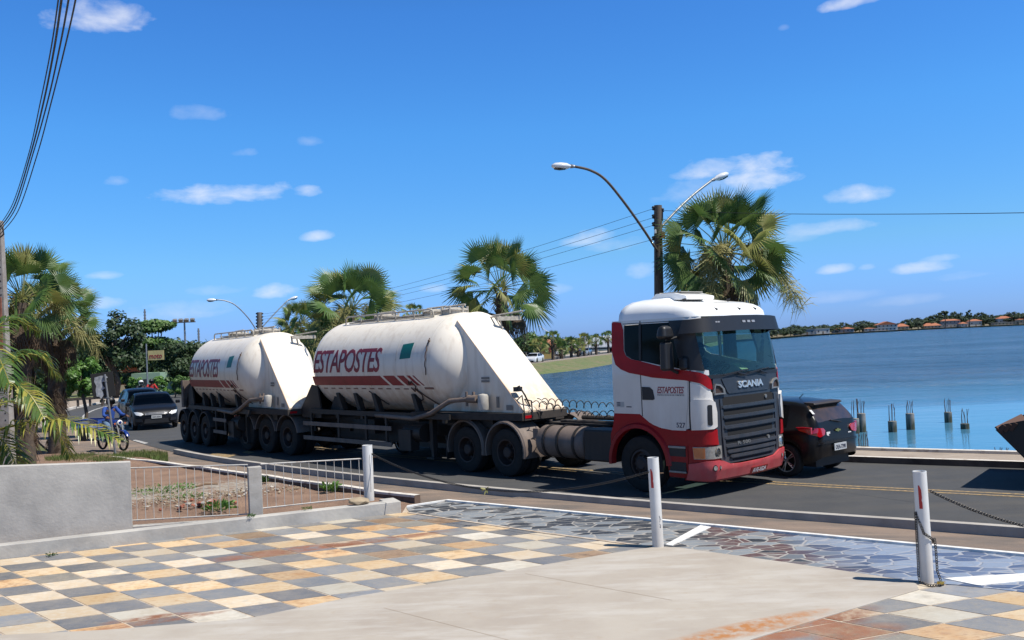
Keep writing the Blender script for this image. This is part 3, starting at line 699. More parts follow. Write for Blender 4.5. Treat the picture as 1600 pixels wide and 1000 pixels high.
def wheel(parent, x, y, side, R_=.52, w=.30, kind='dual', rim='rim', name='wheel'):
    """side -1: outer face towards -y"""
    mb = MB(); r = .285 if R_ > .4 else R_*.68
    o = side*w/2
    if kind == 'steer':
        prof = [(o*.55, r), (o*.8, r-.01), (o*.85, r-.05), (o*.45, r-.07), (o*.5, .17), (o*.95, .14), (o*1.05, .10), (o*1.12, .09), (o*1.12, 0)]
    else:
        prof = [(o*1.0, r+.01), (o*.97, r-.02), (o*.2, r-.045), (-o*.05, r-.07), (-o*.05, .16), (o*.35, .14), (o*.8, .12), (o*.9, .10), (o*.9, 0)]
    mb.lathe(prof, 28, 'Y')
    for k in range(10):
        a = 2*PI*k/10; yb = o*.95 if kind == 'steer' else o*.4
        mb.cyl((.155*math.cos(a), yb*.7 if kind == 'steer' else -.02*side, .155*math.sin(a)), (.155*math.cos(a), yb if kind == 'steer' else yb, .155*math.sin(a)), .016, 6)
    wh = mb.build(name, rim, parent, auto=35, loc=(x, y, R_))
    tb = MB(); R2 = R_; prof = [(-w/2*.9, r), (-w/2, r+.05), (-w/2, R2-.07), (-w/2*.86, R2-.02), (-w/2*.6, R2), (-.02, R2), (-.015, R2-.012), (.015, R2-.012), (.02, R2), (w/2*.6, R2), (w/2*.86, R2-.02), (w/2, R2-.07), (w/2, r+.05), (w/2*.9, r), (w/2*.55, r-.01), (-w/2*.55, r-.01), (-w/2*.9, r)]
    tb.lathe(prof, 40, 'Y')
    if kind == 'dual':
        off = -side*.34; tb.lathe([(p[0]+off, p[1]) for p in prof], 32, 'Y')
    tb.build('tyre', 'tyre', wh, auto=35)
    return wh
def axle(parent, x, near=True):
    mb = MB(); mb.cyl((x, -1.0, .52), (x, 1.0, .52), .07, 10); mb.tube([(x, -.2, .52), (x, 0, .52), (x, .2, .52)], [.1, .2, .1], 12)
    mb.build('axle', 'blackmet', parent)

TH = rad(-47.5)
tr = thing('tractor_truck', 'red and white articulated truck tractor with a black grille, leading the two tank trailers', 'truck', (3.20, 18.17, 0), TH)
# ---- cab shell
S = Ms(-1); Sf = Ms(1)
mb = MB()
zt = 3.2
xe = lambda z: xs_(z)+.30
win_r = [(-.27, 3.10), (-.27, 2.64), (-.22, 2.54), (-.10, 2.475), (.10, 2.44), (.10, 3.12), (-.25, 3.12)]
door_w = [(.145, 3.12), (.145, 2.43), (.55, 2.34), (1.0, 2.27), (1.10, 2.26), (1.0, 2.6), (.90, 2.95), (.84, 3.12)]
low_n = [(XR, 1.45), (.06, 1.45), (.28, 1.30), (.50, 1.22), (.8, 1.19), (1.05, 1.19), (1.13, 1.22)]
def shell(sg, fn):
    outer = [(XR, zt)]+[(XR, 1.45)]+low_n[1:]+[(xe(1.3), 1.3), (xe(1.7), 1.7), (xe(2.05), 2.05), (xe(2.24), 2.24), (xs_(2.25)+.22, 2.255), (xs_(2.6)+.19, 2.6), (xs_(2.95)+.17, 2.95), (xs_(3.12)+.17, 3.12), (xe(3.14), 3.14), (xe(3.2), 3.2)]
    conform(mb, [outer, win_r[::-1], door_w[::-1]], fn, -.03, .03, .12, .12)
shell(-1, S); shell(1, Sf)
# rear wall and front wall below the windscreen
rw = [(-1.22, 1.0), (1.22, 1.0), (1.25, 2.2), (1.18, 3.0), (1.16, 3.2), (-1.16, 3.2), (-1.18, 3.0), (-1.25, 2.2)]
mb.prism([(p[0], p[1]) for p in rw], 0, .04, T=Matrix(((0, 1, 0, XR+.002), (1, 0, 0, 0), (0, 0, 1, 0), (0, 0, 0, 1))))
cab = mb.build('cab', 'white', tr, auto=40)
mb = MB(); rings = []
zr = [(3.2, 0), (3.3, .012), (3.38, .05), (3.45, .12), (3.50, .22), (3.535, .40), (3.55, .62), (3.555, .9)]
nq = 40
for (z, ins) in zr:
    ring = []
    f, w = fz(3.2), wz_(3.2)
    for sgn in (-1, 1):
        pts = []
        for k in range(10): pts.append(surf(-1.32+1.32*k/9-.0, 3.2, 0, sgn))
        for k in range(1, 9): pts.append(surf(k/8, 3.2, 0, sgn))
        for k in range(1, 8): pts.append(surf(1+yc_(3.2)*k/7, 3.2, 0, sgn))
        ring += pts if sgn == -1 else pts[::-1][1:]
    c = Vector((.25, 0, 0)); out = []
    for p in ring:
        x = max(p.x, XR); dx = x-c.x; L_ = (f-c.x) if dx > 0 else (c.x-XR)
        sx = max(0, 1-ins*(1.55 if dx > 0 else .9)/L_); sy = max(0, 1-ins*1.1/w) if ins < .9 else .0
        zz = z+(z-3.2)/.355*(.05-.08*max(0, (x-.2)))
        out.append(Vector((c.x+dx*sx, p.y*sy, zz)))
    rings.append(out)
n = len(rings[0]); vs = [p for r_ in rings for p in r_]; fs = []
for i in range(len(rings)-1):
    for k in range(n-1): fs.append((i*n+k, i*n+k+1, (i+1)*n+k+1, (i+1)*n+k))
    fs.append((i*n+n-1, i*n, (i+1)*n, (i+1)*n+n-1))
mb.add(vs, fs); mb.build('roof', 'roofwhite', tr, smooth=True)
mb = MB(); mb.prism([(-.25, 3.60), (-.1, 3.70), (.35, 3.69), (.62, 3.62), (.62, 3.55), (-.25, 3.55)], -.45, .45); rh = mb.build('roof_hatch', 'roofwhite', tr, bevel=.02)
mb = MB(); mb.box((.2, 0, 3.705), (.45, .7, .02)); mb.box((-.05, 0, 3.705), (.02, .8, .02)); mb.build('hatch_cover', mat('hatch_grey', (.35, .34, .31), .7), rh, bevel=.005)
mb = MB()
for y in (-.7, .7): mb.cyl((.75, y, 3.46), (.75, y, 3.54), .012, 6); mb.cyl((.72, y, 3.54), (.80, y, 3.545), .014, 6)
mb.build('roof_aerial', 'black', tr)
# ---- red band under the windows
mb = MB()
band = [(XR+.004, 3.17), (XR+.06, 3.19), (-.34, 3.17), (-.28, 3.02), (-.272, 2.64), (-.222, 2.54), (-.10, 2.475), (.12, 2.437), (.55, 2.342), (1.0, 2.272), (1.12, 2.25), (1.25, 2.21), (1.34, 2.16), (1.40, 2.08), (1.42, 1.96), (1.42, 1.90), (1.36, 1.92), (1.26, 2.02), (1.10, 2.08), (.8, 2.10), (.4, 2.13), (.12, 2.18), (-.15, 2.22), (-.35, 2.29), (-.48, 2.38), (XR+.004, 2.62)]
conform(mb, band, S, .002, .010, .05, .06); conform(mb, band, Sf, .002, .010, .05, .06)
mb.build('red_band', 'red', tr, auto=40)
# windows
for sg, fn in ((-1, S), (1, Sf)):
    g = 'clampglass' if sg < 0 else 'glassclear'
    mb = MB(); conform(mb, [(XR+.30-.0, 3.11), (-.262, 2.64), (-.215, 2.545), (-.10, 2.48), (.10, 2.445), (.10, 3.115)], fn, -.02, .012, .15, .2); mb.build('rear_side_window', g, tr, auto=40)
    mb = MB(); conform(mb, door_w, fn, -.02, .012, .15, .2); mb.build('door_window', g, tr, auto=40)
# A-pillars, black
mb = MB()
for fn in (S, Sf):
    conform(mb, [(.79, 3.15), (.86, 2.95), (.96, 2.6), (1.06, 2.27), (xs_(2.24)+.24, 2.23), (xs_(2.6)+.20, 2.6), (xs_(2.95)+.18, 2.95), (xs_(3.15)+.18, 3.15)], fn, -.03, .040, .08, .12)
for fn in (S, Sf): conform(mb, [(.095, 2.44), (.15, 2.43), (.15, 3.125), (.095, 3.125)], fn, -.02, .026, 0, .12)
mb.build('window_pillar', 'black', tr, auto=40)
# windscreen
mb = MB(); W1 = lambda z: yc_(z)+.62
ws = [(-W1(2.14), 2.14)]+[(-W1(z), z) for z in (2.5, 2.8, 3.04)]+[(W1(z), z) for z in (3.04, 2.8, 2.5, 2.2)]
conform(mb, ws, Mf, -.012, .008, .12, .14); mb.build('windscreen', 'glass', tr, auto=40)
mb = MB(); conform(mb, [(-W1(2.2)-.05, 2.09), (-W1(2.2)-.05, 2.155), (W1(2.2)+.05, 2.155), (W1(2.2)+.05, 2.09)], Mf, -.02, .03, .12, .2); mb.build('cowl', 'black', tr, auto=40)
for y0, y1 in ((-.75, .02), (-.02, .72)):
    mb = MB(); a = Mf(y0, 2.14, .05); b = Mf(y1, 2.20, .03); mb.tube([a, (a+b)/2+Vector((.01, 0, .005)), b], .011, 6); mb.tube([Mf(y1-.12, 2.11, .05), Mf((y0+y1)/2, 2.16, .055)], .014, 6); mb.build('wiper', 'black', tr)
# sun visor
mb = MB()
def vis(y, z, d): p = Mf(y, z, 0); k = (3.22-z)/.3; q = Mf(y, 3.1, d+.16+.07*k); return Vector((q.x, q.y, z))
YV = yc_(3.1)+.80
conform(mb, [(-YV, 2.90), (-YV+.08, 3.14), (-.9, 3.185), (-.4, 3.20), (.4, 3.20), (.9, 3.185), (YV-.08, 3.14), (YV, 2.90), (.8, 2.92), (0, 2.93), (-.8, 2.92)], vis, -.02, .02, .1, .1)
conform(mb, [(-YV+.08, 3.13), (-.9, 3.17), (0, 3.19), (.9, 3.17), (YV-.08, 3.13), (.9, 3.12), (0, 3.12), (-.9, 3.12)], lambda y, z, d: Mf(y, 3.15, d+(.15 if z > 3.121 else .0)), 0, .01, .1, .1)
vz = mb.build('sun_visor', 'black', tr, auto=30)
mb = MB()
for y in (-.86, -.80, -.10, .03, .17): mb.add([vis(y+dy, z, .004) for dy, z in ((-.025, 3.075), (.025, 3.075), (.025, 3.10), (-.025, 3.10))], [(0, 1, 2, 3)]); 
for y in (-.10, .05, .20): conform(mb, [(y-.045, 3.065), (y+.045, 3.065), (y+.045, 3.105), (y-.045, 3.105)], vis, .001, .008, 0, 0)
conform(mb, [(YV-.12, 3.05), (YV-.04, 3.05), (YV-.05, 3.09), (YV-.12, 3.09)], vis, .001, .008, 0, 0)
mb.build('marker_lamp', 'lamp', vz)
mb = MB()
for y in (-.55, .15, .72): p = Mf(y, 3.2, .0); mb.tube([p+Vector((-.12, 0, .16)), p+Vector((-.02, .02, .12))], .016, 6)
mb.build('roof_nozzle', 'black', tr)
# door
mb = MB()
dr = [(.135, 2.44), (.135, 1.45), (.20, 1.37), (.36, 1.27), (.55, 1.215), (.8, 1.185), (1.10, 1.185), (1.13, 1.6), (1.13, 2.2), (1.10, 2.28), (1.0, 2.29), (.55, 2.36)]
conform(mb, dr, S, -.0, .0045, .12, .2); conform(mb, dr, Sf, -.0, .0045, .12, .2)
dn = mb.build('door', 'white', tr, auto=40)
mb = MB(); conform(mb, [(.15, 1.96), (.33, 1.955), (.40, 1.90), (.43, 1.74), (.40, 1.72), (.15, 1.72)], S, .003, .014, .1, .1); mb.build('door_handle', 'black', dn)
mb = MB()
for fn in (S, Sf):
    for x in (.118, 1.143): conform(mb, [(x, 1.2 if x > 1 else 1.42), (x+.014, 1.2 if x > 1 else 1.42), (x+.014, 3.18 if x < 1 else 2.25), (x, 3.18 if x < 1 else 2.25)], fn, .0, .0085, 0, .15)
    conform(mb, [(-.3, 3.135), (.95, 3.135), (.95, 3.147), (-.3, 3.147)], fn, .0, .0055, .15, 0)
mb.build('door_seam', 'black', tr)
# lettering on the door
mb = MB(); conform(mb, None, S, .0045, .004, .1, .1, mesh2d=text_fit('ESTAPOSTES', .50, 1.10, 1.845, 1.965, .25, .012, .86)); mb.build('lettering', 'logo', tr)
mb = MB(); conform(mb, None, S, .0045, .003, .2, .1, mesh2d=text_fit('POSTES E ESTACAS DE CONCRETO', .50, 1.10, 1.80, 1.825, .1)); conform(mb, [(.5, 1.835), (1.1, 1.835), (1.1, 1.838), (.5, 1.838)], S, .0045, .003, .2, .1); conform(mb, None, S, .0045, .004, .1, .1, mesh2d=text_fit('527', .90, 1.09, 1.235, 1.325, 0, .008)); mb.build('small_lettering', 'ink', tr)
mb = MB(); conform(mb, rrect(-.50, -.31, 1.575, 1.675, .01), S, .001, .003, .2, .2); st = mb.build('sticker', mat('sticker', (.42, .43, .42), .5), tr)
mb = MB(); 
for z in (1.645, 1.605): conform(mb, [(-.48, z), (-.40, z), (-.40, z+.018), (-.48, z+.018)], S, .0042, .002, 0, 0)
conform(mb, [(-.255, 1.575), (-.13, 1.575), (-.13, 1.592), (-.255, 1.592)], S, .001, .003, 0, 0); mb.build('sticker_print', 'ink', tr)
# white corner deflector with vent
mb = MB()
for fn in (S, Sf):
    conform(mb, [(1.155, 2.04), (1.27, 1.975), (1.34, 1.885), (1.41, 1.85), (1.445, 1.6), (1.44, 1.27), (1.38, 1.235), (1.16, 1.205)], fn, .0, .012, .07, .1)
    conform(mb, [(1.165, 1.70), (1.19, 1.745), (1.36, 1.735), (1.43, 1.68), (1.455, 1.5), (1.45, 1.25), (1.40, 1.215), (1.17, 1.20)], fn, .008, .045, .06, .1)
df = mb.build('corner_deflector', 'white', tr, auto=50, bevel=.008)
mb = MB()
for fn in (S, Sf): conform(mb, rrect(1.33, 1.385, 1.28, 1.64, .02), fn, .05, .006, .05, .1)
vt = mb.build('vent_slot', 'black', df)
# ---- red lower cab: arch, steps
AR = .665
arch = [(-.02+AR*math.cos(a), .54+AR*math.sin(a)) for a in [rad(188-8*k) for k in range(25)]]
arch = [p for p in arch if p[1] >= .33]
mb = MB()
low = [(XR, 1.455), (XR, 1.02), (XR-.10, .85), (XR-.12, .50)]+[(-.62, .50)]+[p for p in arch if p[0] < .60 or p[1] > .5]
low = [(-.68, 1.04), (-.69, .54)]+[(AR*math.cos(rad(a)), .54+AR*math.sin(rad(a))) for a in range(180, -1, -9)]+[(.66, .34), (1.10, .34), (1.12, 1.02), (1.13, 1.21), (1.05, 1.195), (.8, 1.195), (.5, 1.225), (.28, 1.305), (.06, 1.455), (-.57, 1.455), (-.60, 1.25)]
for fn in (S, Sf): conform(mb, low, fn, -.035, .037, .1, .12)
# arch lip
for sg in (-1, 1):
    vs = []; fs = []; k = 22
    for i in range(k+1):
        a = rad(184-184*i/k); c, s = math.cos(a), math.sin(a)
        for (r_, y) in ((AR-.01, 1.20), (AR-.01, 1.335), (AR+.06, 1.33), (AR+.10, 1.28)): vs.append((r_*c, sg*y, .54+r_*s))
    for i in range(k):
        for q in range(3): a = i*4+q; fs.append((a, a+1, a+5, a+4))
    mb.add(vs, fs)
mb.build('lower_cab_panel', 'red', tr, auto=40)
mb = MB()
for sg in (-1, 1):
    for z0, z1 in ((.46, .62), (.72, .88)): mb.box((.89, sg*1.292, (z0+z1)/2), (.36, .016, z1-z0))
sr = mb.build('step_recess', 'black', tr)
mb = MB()
for sg in (-1, 1):
    mb.box((.89, sg*1.30, .445), (.38, .05, .035)); mb.box((.89, sg*1.30, .885), (.38, .04, .04))
mb.build('step_tread', 'steel', tr, bevel=.006)
mb = MB(); mb.lathe([(-1.15, .66), (-.35, .66)], 24, 'Y', (0, 0, .54), a0=-.05, a1=PI+.05); mb.lathe([(.35, .66), (1.15, .66)], 24, 'Y', (0, 0, .54), a0=-.05, a1=PI+.05); mb.box((-.0, 0, 1.25), (1.2, 2.3, .1)); mb.build('wheel_housing', 'black', tr)
# ---- front face
mb = MB(); YB = lambda z: yc_(z)+.12
conform(mb, [(-1.02, 2.12), (-1.06, 1.9), (-1.03, 1.3), (-1.02, .95), (-.93, .66), (-.72, .575), (.72, .575), (.93, .66), (1.02, .95), (1.03, 1.3), (1.06, 1.9), (1.02, 2.12)], Mf, -.02, .028, .1, .12)
gp_ = mb.build('grille_panel', 'grille', tr, auto=40)
mb = MB()
conform(mb, [(-.66, 1.83), (-.62, 1.80), (.62, 1.80), (.66, 1.83), (.80, 2.08), (-.80, 2.08)], Mf, .005, .018, .1, .12)
for z0, z1, w in ((1.69, 1.79, .84), (1.50, 1.62, .83), (1.33, 1.45, .82)):
    pass
mb.build('badge_panel', 'grille', gp_, auto=40, bevel=.006)
mb = MB()
for z0, z1, w in ((1.60, 1.745, .80), (1.42, 1.555, .80), (1.25, 1.38, .78), (1.06, 1.17, .72), (.92, 1.00, .78), (.80, .87, .78), (.71, .765, .74), (.61, .67, .62)): conform(mb, rrect(-w, w, z0, z1, .03), Mf, .003, .008, .15, .2)
mb.build('grille_opening', 'opening', gp_)
mb = MB()
def slat(y, z, d): p = Mf(y, z, d); return p
for z, w in ((1.575, .86), (1.395, .85), (1.215, .84), (1.03, .84), (.885, .82), (.785, .78), (.695, .70)):
    h_ = .028
    for a, b, dd in ((-h_, h_*.2, .035), (-h_*1.6, -h_*.4, .02)): conform(mb, [(-w, z+a+.02), (-w+.05, z+a), (w-.05, z+a), (w, z+a+.02), (w-.02, z+b+.02), (-w+.02, z+b+.02)], Mf, .008, dd, .12, .2)
for w_ in (-.855, .855): conform(mb, [(w_-.025, 1.02), (w_+.025, 1.02), (w_+.03, 1.72), (w_-.03, 1.72)], Mf, .004, .022, 0, .15)
conform(mb, [(-.85, .70), (-.80, .70), (-.82, 1.05), (-.88, 1.05)], Mf, .004, .03, 0, .15); conform(mb, [(.85, .70), (.80, .70), (.82, 1.05), (.88, 1.05)], Mf, .004, .03, 0, .15)
mb.build('grille_slat', 'grille', gp_, auto=40)
mb = MB(); conform(mb, None, Mf, .023, .02, .1, .1, mesh2d=text_fit('SCANIA', -.36, .44, 1.885, 2.01, 0, .035)); mb.build('lettering', 'silver', tr)
mb = MB(); conform(mb, None, Mf, .045, .008, .1, .1, mesh2d=text_fit('R 500', -.50, -.12, .885, .945, 0, .02)); mb.cyl(Mf(.50, .93, .02), Mf(.50, .93, .05), .035, 12); mb.cyl(Mf(.52, 1.68, .01), Mf(.52, 1.68, .035), .035, 12); mb.build('small_badge', 'steel', tr)
for sg in (-1, 1):
    mb = MB(); o = [(sg*.74, 1.80), (sg*.86, 1.805), (sg*1.07, 1.80), (sg*1.08, 1.90), (sg*1.0, 2.00), (sg*.86, 1.98), (sg*.76, 1.90)]; c = Vector((sg*.93, 1.89))
    inn = [tuple(c+(Vector(p)-c)*.72) for p in o]
    conform(mb, [o, inn[::-1]], Mf, .01, .04, .08, .1); vf = mb.build('vent_frame', 'steel', tr, bevel=.006)
    mb = MB(); conform(mb, inn, Mf, .010, .012, .1, .1); mb.build('vent_mesh', mat('vent_brown', (.05, .028, .02), .6), vf)
# headlight surround, headlights, bumper
mb = MB()
for sg in (-1, 1):
    sh_ = [(sg*.98, 1.02), (sg*(yc_(1)+.0), 1.0), (sg*(yc_(1)+.45), 1.03), (sg*(yc_(1)+.98), 1.02), (sg*(yc_(1)+1.0), .30), (sg*(yc_(1)+.5), .29), (sg*.90, .30), (sg*.90, .62), (sg*.97, .7)]
    conform(mb, sh_, Mf, -.03, .032, .08, .12)
    conform(mb, [(sg*1.03, 1.04), (sg*1.04, 1.20), (sg*(yc_(1)+.70), 1.205), (sg*(yc_(1)+.98), 1.20), (sg*(yc_(1)+.98), .95), (sg*(yc_(1)+.4), .95), (sg*1.0, .93)], Mf, .0, .035, .08, .1)
mb.build('headlight_surround', 'red', tr, auto=40)
mb = MB()
bl_ = [(-yc_(.5)-.97, .32), (-yc_(.5)-.97, .60), (-yc_(.5)-.5, .655), (-1.0, .655), (-.90, .64), (-.70, .565), (-.4, .545), (.4, .545), (.70, .565), (.90, .64), (1.0, .655), (yc_(.5)+.5, .655), (yc_(.5)+.97, .60), (yc_(.5)+.97, .32), (1.0, .27), (-1.0, .27)]
conform(mb, bl_, Mf, -.02, .06, .07, .08); bp = mb.build('bumper', 'bumper', tr, auto=40, bevel=.012)
mb = MB()
for sg in (-1, 1):
    for q, r_ in ((yc_(.5)+.22, .052), (1.0, .036)): conform(mb, circ(sg*q, .53, r_*(1.6 if q > 1.05 else 1), 16, ry=r_*1.1), Mf, .04, .006, 0, 0)
mb.build('fog_lamp_ring', 'black', bp)
mb = MB()
for sg in (-1, 1):
    for q, r_ in ((yc_(.5)+.22, .04), (1.0, .026)): conform(mb, circ(sg*q, .53, r_*(1.6 if q > 1.05 else 1), 16, ry=r_*1.1), Mf, .046, .006, 0, 0)
mb.build('fog_lamp', 'lamp', bp)
for sg in (-1, 1):
    y0 = .92; ya = yc_(.8)
    mb = MB(); conform(mb, [(sg*y0, .69), (sg*(ya+.84), .69), (sg*(ya+.86), .90), (sg*y0, .91)], Mf, .004, .02, .06, .1); hl = mb.build('headlight', 'lamp', tr, auto=40, bevel=.004)
    mb = MB(); conform(mb, [(sg*(ya+.52), .70), (sg*(ya+.83), .70), (sg*(ya+.85), .89), (sg*(ya+.52), .89)], Mf, .025, .004, .05, 0); mb.build('indicator', 'orange', hl)
    mb = MB()
    for q in (y0+.10, ya+.12): conform(mb, circ(sg*q, .80, .075, 18), Mf, .024, .004, 0, 0)
    mb.build('reflector', 'chrome', hl)
mb = MB(); conform(mb, rrect(-.27+.18, .27+.18, .30, .43, .01), Mf, .045, .012, 0, 0); pl = mb.build('licence_plate', 'plater', tr)
mb = MB(); conform(mb, None, Mf, .057, .004, 0, 0, mesh2d=text_fit('AVE-6624', -.19+.14, .30+.08, .325, .405, 0, .012)); mb.build('plate_lettering', 'whitecloth', pl)
# mirrors
for sg in (-1, 1):
    mb = MB(); mb.box((0, 0, 0), (.16, .26, .52), taper=.9); m_ = mb.build('mirror', 'black', tr, bevel=.05, loc=(.93, sg*1.52, 2.52))
    mb = MB(); mb.box((0, 0, 0), (.22, .34, .24), taper=.75); mb.build('wide_angle_mirror', 'black', m_, bevel=.07, loc=(.02, sg*.04, .42))
    mb = MB(); mb.tube([(.0, 0, .28), (.05, -sg*.25, .33), (.0, -sg*.33, .33)], .022, 8); mb.tube([(.0, 0, -.2), (.06, -sg*.2, -.30), (.04, -sg*.28, -.32)], .03, 8); mb.build('mirror_arm', 'black', m_)
mb = MB(); mb.box((0, 0, 0), (.18, .16, .24), taper=.8); mb.build('kerb_mirror', 'black', tr, bevel=.05, loc=(1.14, -1.30, 2.38))
# interior
mb = MB(); mb.box((.80, 0, 1.92), (.62, 2.2, .30)); mb.box((1.02, 0, 2.06), (.2, 2.1, .08)); mb.box((.1, 0, 1.3), (1.3, 2.36, .1)); mb.build('dashboard', 'seat', tr, bevel=.03)
for y in (-.62, .62):
    mb = MB(); mb.box((-.02, y, 1.72), (.5, .5, .16)); mb.box((-.27, y, 2.1), (.14, .5, .72)); mb.box((-.29, y, 2.55), (.10, .28, .2)); mb.box((0, y, 1.5), (.3, .3, .3)); mb.build('seat', 'seat', tr, bevel=.04)
mb = MB(); T = Matrix.Translation((.52, .62, 2.16)) @ Matrix.Rotation(rad(-32), 4, 'Y')
mb.tube([T @ Vector((.22*math.cos(a), .22*math.sin(a), 0)) for a in [2*PI*k/24 for k in range(25)]], .016, 8)
for a in (0, 2.1, 4.2): mb.tube([T @ Vector((0, 0, -.03)), T @ Vector((.2*math.cos(a), .2*math.sin(a), 0))], .014, 6)
mb.tube([T @ Vector((0, 0, -.03)), T @ Vector((.1, 0, -.4))], .03, 8); mb.build('steering_wheel', 'black', tr)
# ---- chassis, tank, fenders, fifth wheel
mb = MB()
for y in (-.42, .42): mb.box((-2.6, y, .93), (6.6, .09, .27))
for x in (-5.7, -4.9, -3.5, -2.4, -1.2): mb.box((x, 0, .93), (.12, .84, .2))
mb.build('chassis', 'dustyblack', tr)
mb = MB(); mb.lathe([(0, 0), (0, .28), (.03, .32), (.06, .33), (1.29, .33), (1.32, .32), (1.35, .28), (1.35, 0)], 28, 'X', (-2.85, -.92, .80)); ft = mb.build('fuel_tank', 'dusty', tr, auto=40)
mb = MB()
for x in (-2.6, -2.2, -1.75): mb.lathe([(x-.03, .338), (x-.03, .35), (x+.03, .35), (x+.03, .338)], 28, 'X', (0, -.92, .80))
mb.build('tank_strap', 'blackmet', ft)
mb = MB(); mb.lathe([(0, 0), (0, .3), (.06, .33), (1.29, .33), (1.35, .3), (1.35, 0)], 20, 'X', (-2.3, .9, .80)); mb.build('fuel_tank', 'dusty', tr, auto=40)
mb = MB(); mb.box((-1.08, -.95, .80), (.78, .55, .62)); mb.build('battery_box', 'blackmet', tr, bevel=.04)
mb = MB(); mb.box((-2.98, -1.05, .95), (.16, .08, .22)); mb.build('toolbox', 'dusty', tr, bevel=.01)
mb = MB(); mb.box((-1.0, .9, .85), (.6, .5, .6)); mb.cyl((-1.0, 0, 1.1), (-1.0, .1, 1.4), .2, 14); mb.build('air_filter_box', 'blackmet', tr, bevel=.03)
mb = MB(); mb.box((-4.4, 0, 1.17), (1.5, .95, .10)); mb.prism([(-5.0, 1.22), (-4.8, 1.29), (-4.0, 1.29), (-3.95, 1.22)], -.45, .45); mb.box((-2.5, 0, 1.10), (1.9, .7, .04)); mb.tube([(-2.9, -.38, 1.16), (-1.4, -.38, 1.16)], .03, 8); mb.tube([(-2.9, .3, 1.18), (-1.2, .32, 1.18)], .05, 8)
mb.build('fifth_wheel', 'dustyblack', tr)
DX = (-3.78, -5.12)
for x in DX:
    for sg in (-1, 1):
        wheel(tr, x, sg*1.08, sg)
        mb = MB(); vs = []; fs = []; k = 18
        for i in range(k+1):
            a = rad(-12+204*i/k); c, s = math.cos(a), math.sin(a); rr = .63
            if s < 0: rr_ = rr
            prof = ((rr-.035, 1.285), (rr+.0, 1.285), (rr+.015, 1.26), (rr+.03, 1.25), (rr+.03, .66), (rr+.01, .66), (rr+.01, 1.25))
            for (r_, y) in prof: vs.append((x+r_*c, sg*y, .56+r_*s))
        m = len(prof)
        for i in range(k):
            for q in range(m-1): a = i*m+q; fs.append((a, a+1, a+m+1, a+m))
        mb.add(vs, fs); mb.build('mudguard', 'dusty', tr, auto=40)
    axle(tr, x)
for sg in (-1, 1): wheel(tr, 0, sg*1.10, sg, kind='steer')
axle(tr, 0)
mb = MB()
for sg in (-1, 1): mb.box((-5.78, sg*.98, .55), (.02, .6, .55))
mb.build('mud_flap', 'black', tr)
# coiled air lines from cab to trailer
def coil(a, b, turns, r0, sag, wire=.010, phase=0):
    a = Vector(a); b = Vector(b); d = (b-a).normalized(); s = d.cross(Vector((0, 0, 1))).normalized(); u = s.cross(d); pts = []
    n = turns*12
    for i in range(n+1):
        t = i/n; e = min(1, t*12, (1-t)*12); th = 2*PI*turns*t+phase
        rr = r0*e*(.85+.3*math.sin(t*9+phase)); pts.append(a.lerp(b, t)+Vector((0, 0, -sag*4*t*(1-t)))+(s*math.cos(th)+u*math.sin(th))*rr)
    mb = MB(); mb.tube(pts, wire, 5); return mb
T1O = Vector((.63, 20.24, 0)); T1A = rad(-48)
def t1_to_tr(p):
    w = Matrix.Translation(T1O) @ Matrix.Rotation(T1A, 4, 'Z') @ Vector(p); return Matrix.Rotation(-TH, 4, 'Z') @ (w-Vector((3.20, 18.17, 0)))
coil((XR-.02, -.35, 1.42), t1_to_tr((-.02, -.40, 1.62)), 15, .065, .14).build('air_hose', 'black', tr, smooth=True)
coil((XR-.02, .0, 1.62), t1_to_tr((-.02, -.2, 1.66)), 16, .07, .12, phase=2).build('air_hose', 'black', tr, smooth=True)
coil((XR-.02, .2, 1.36), t1_to_tr((0, -.1, 1.58)), 14, .06, .20, phase=1).build('air_hose', 'black', tr, smooth=True)

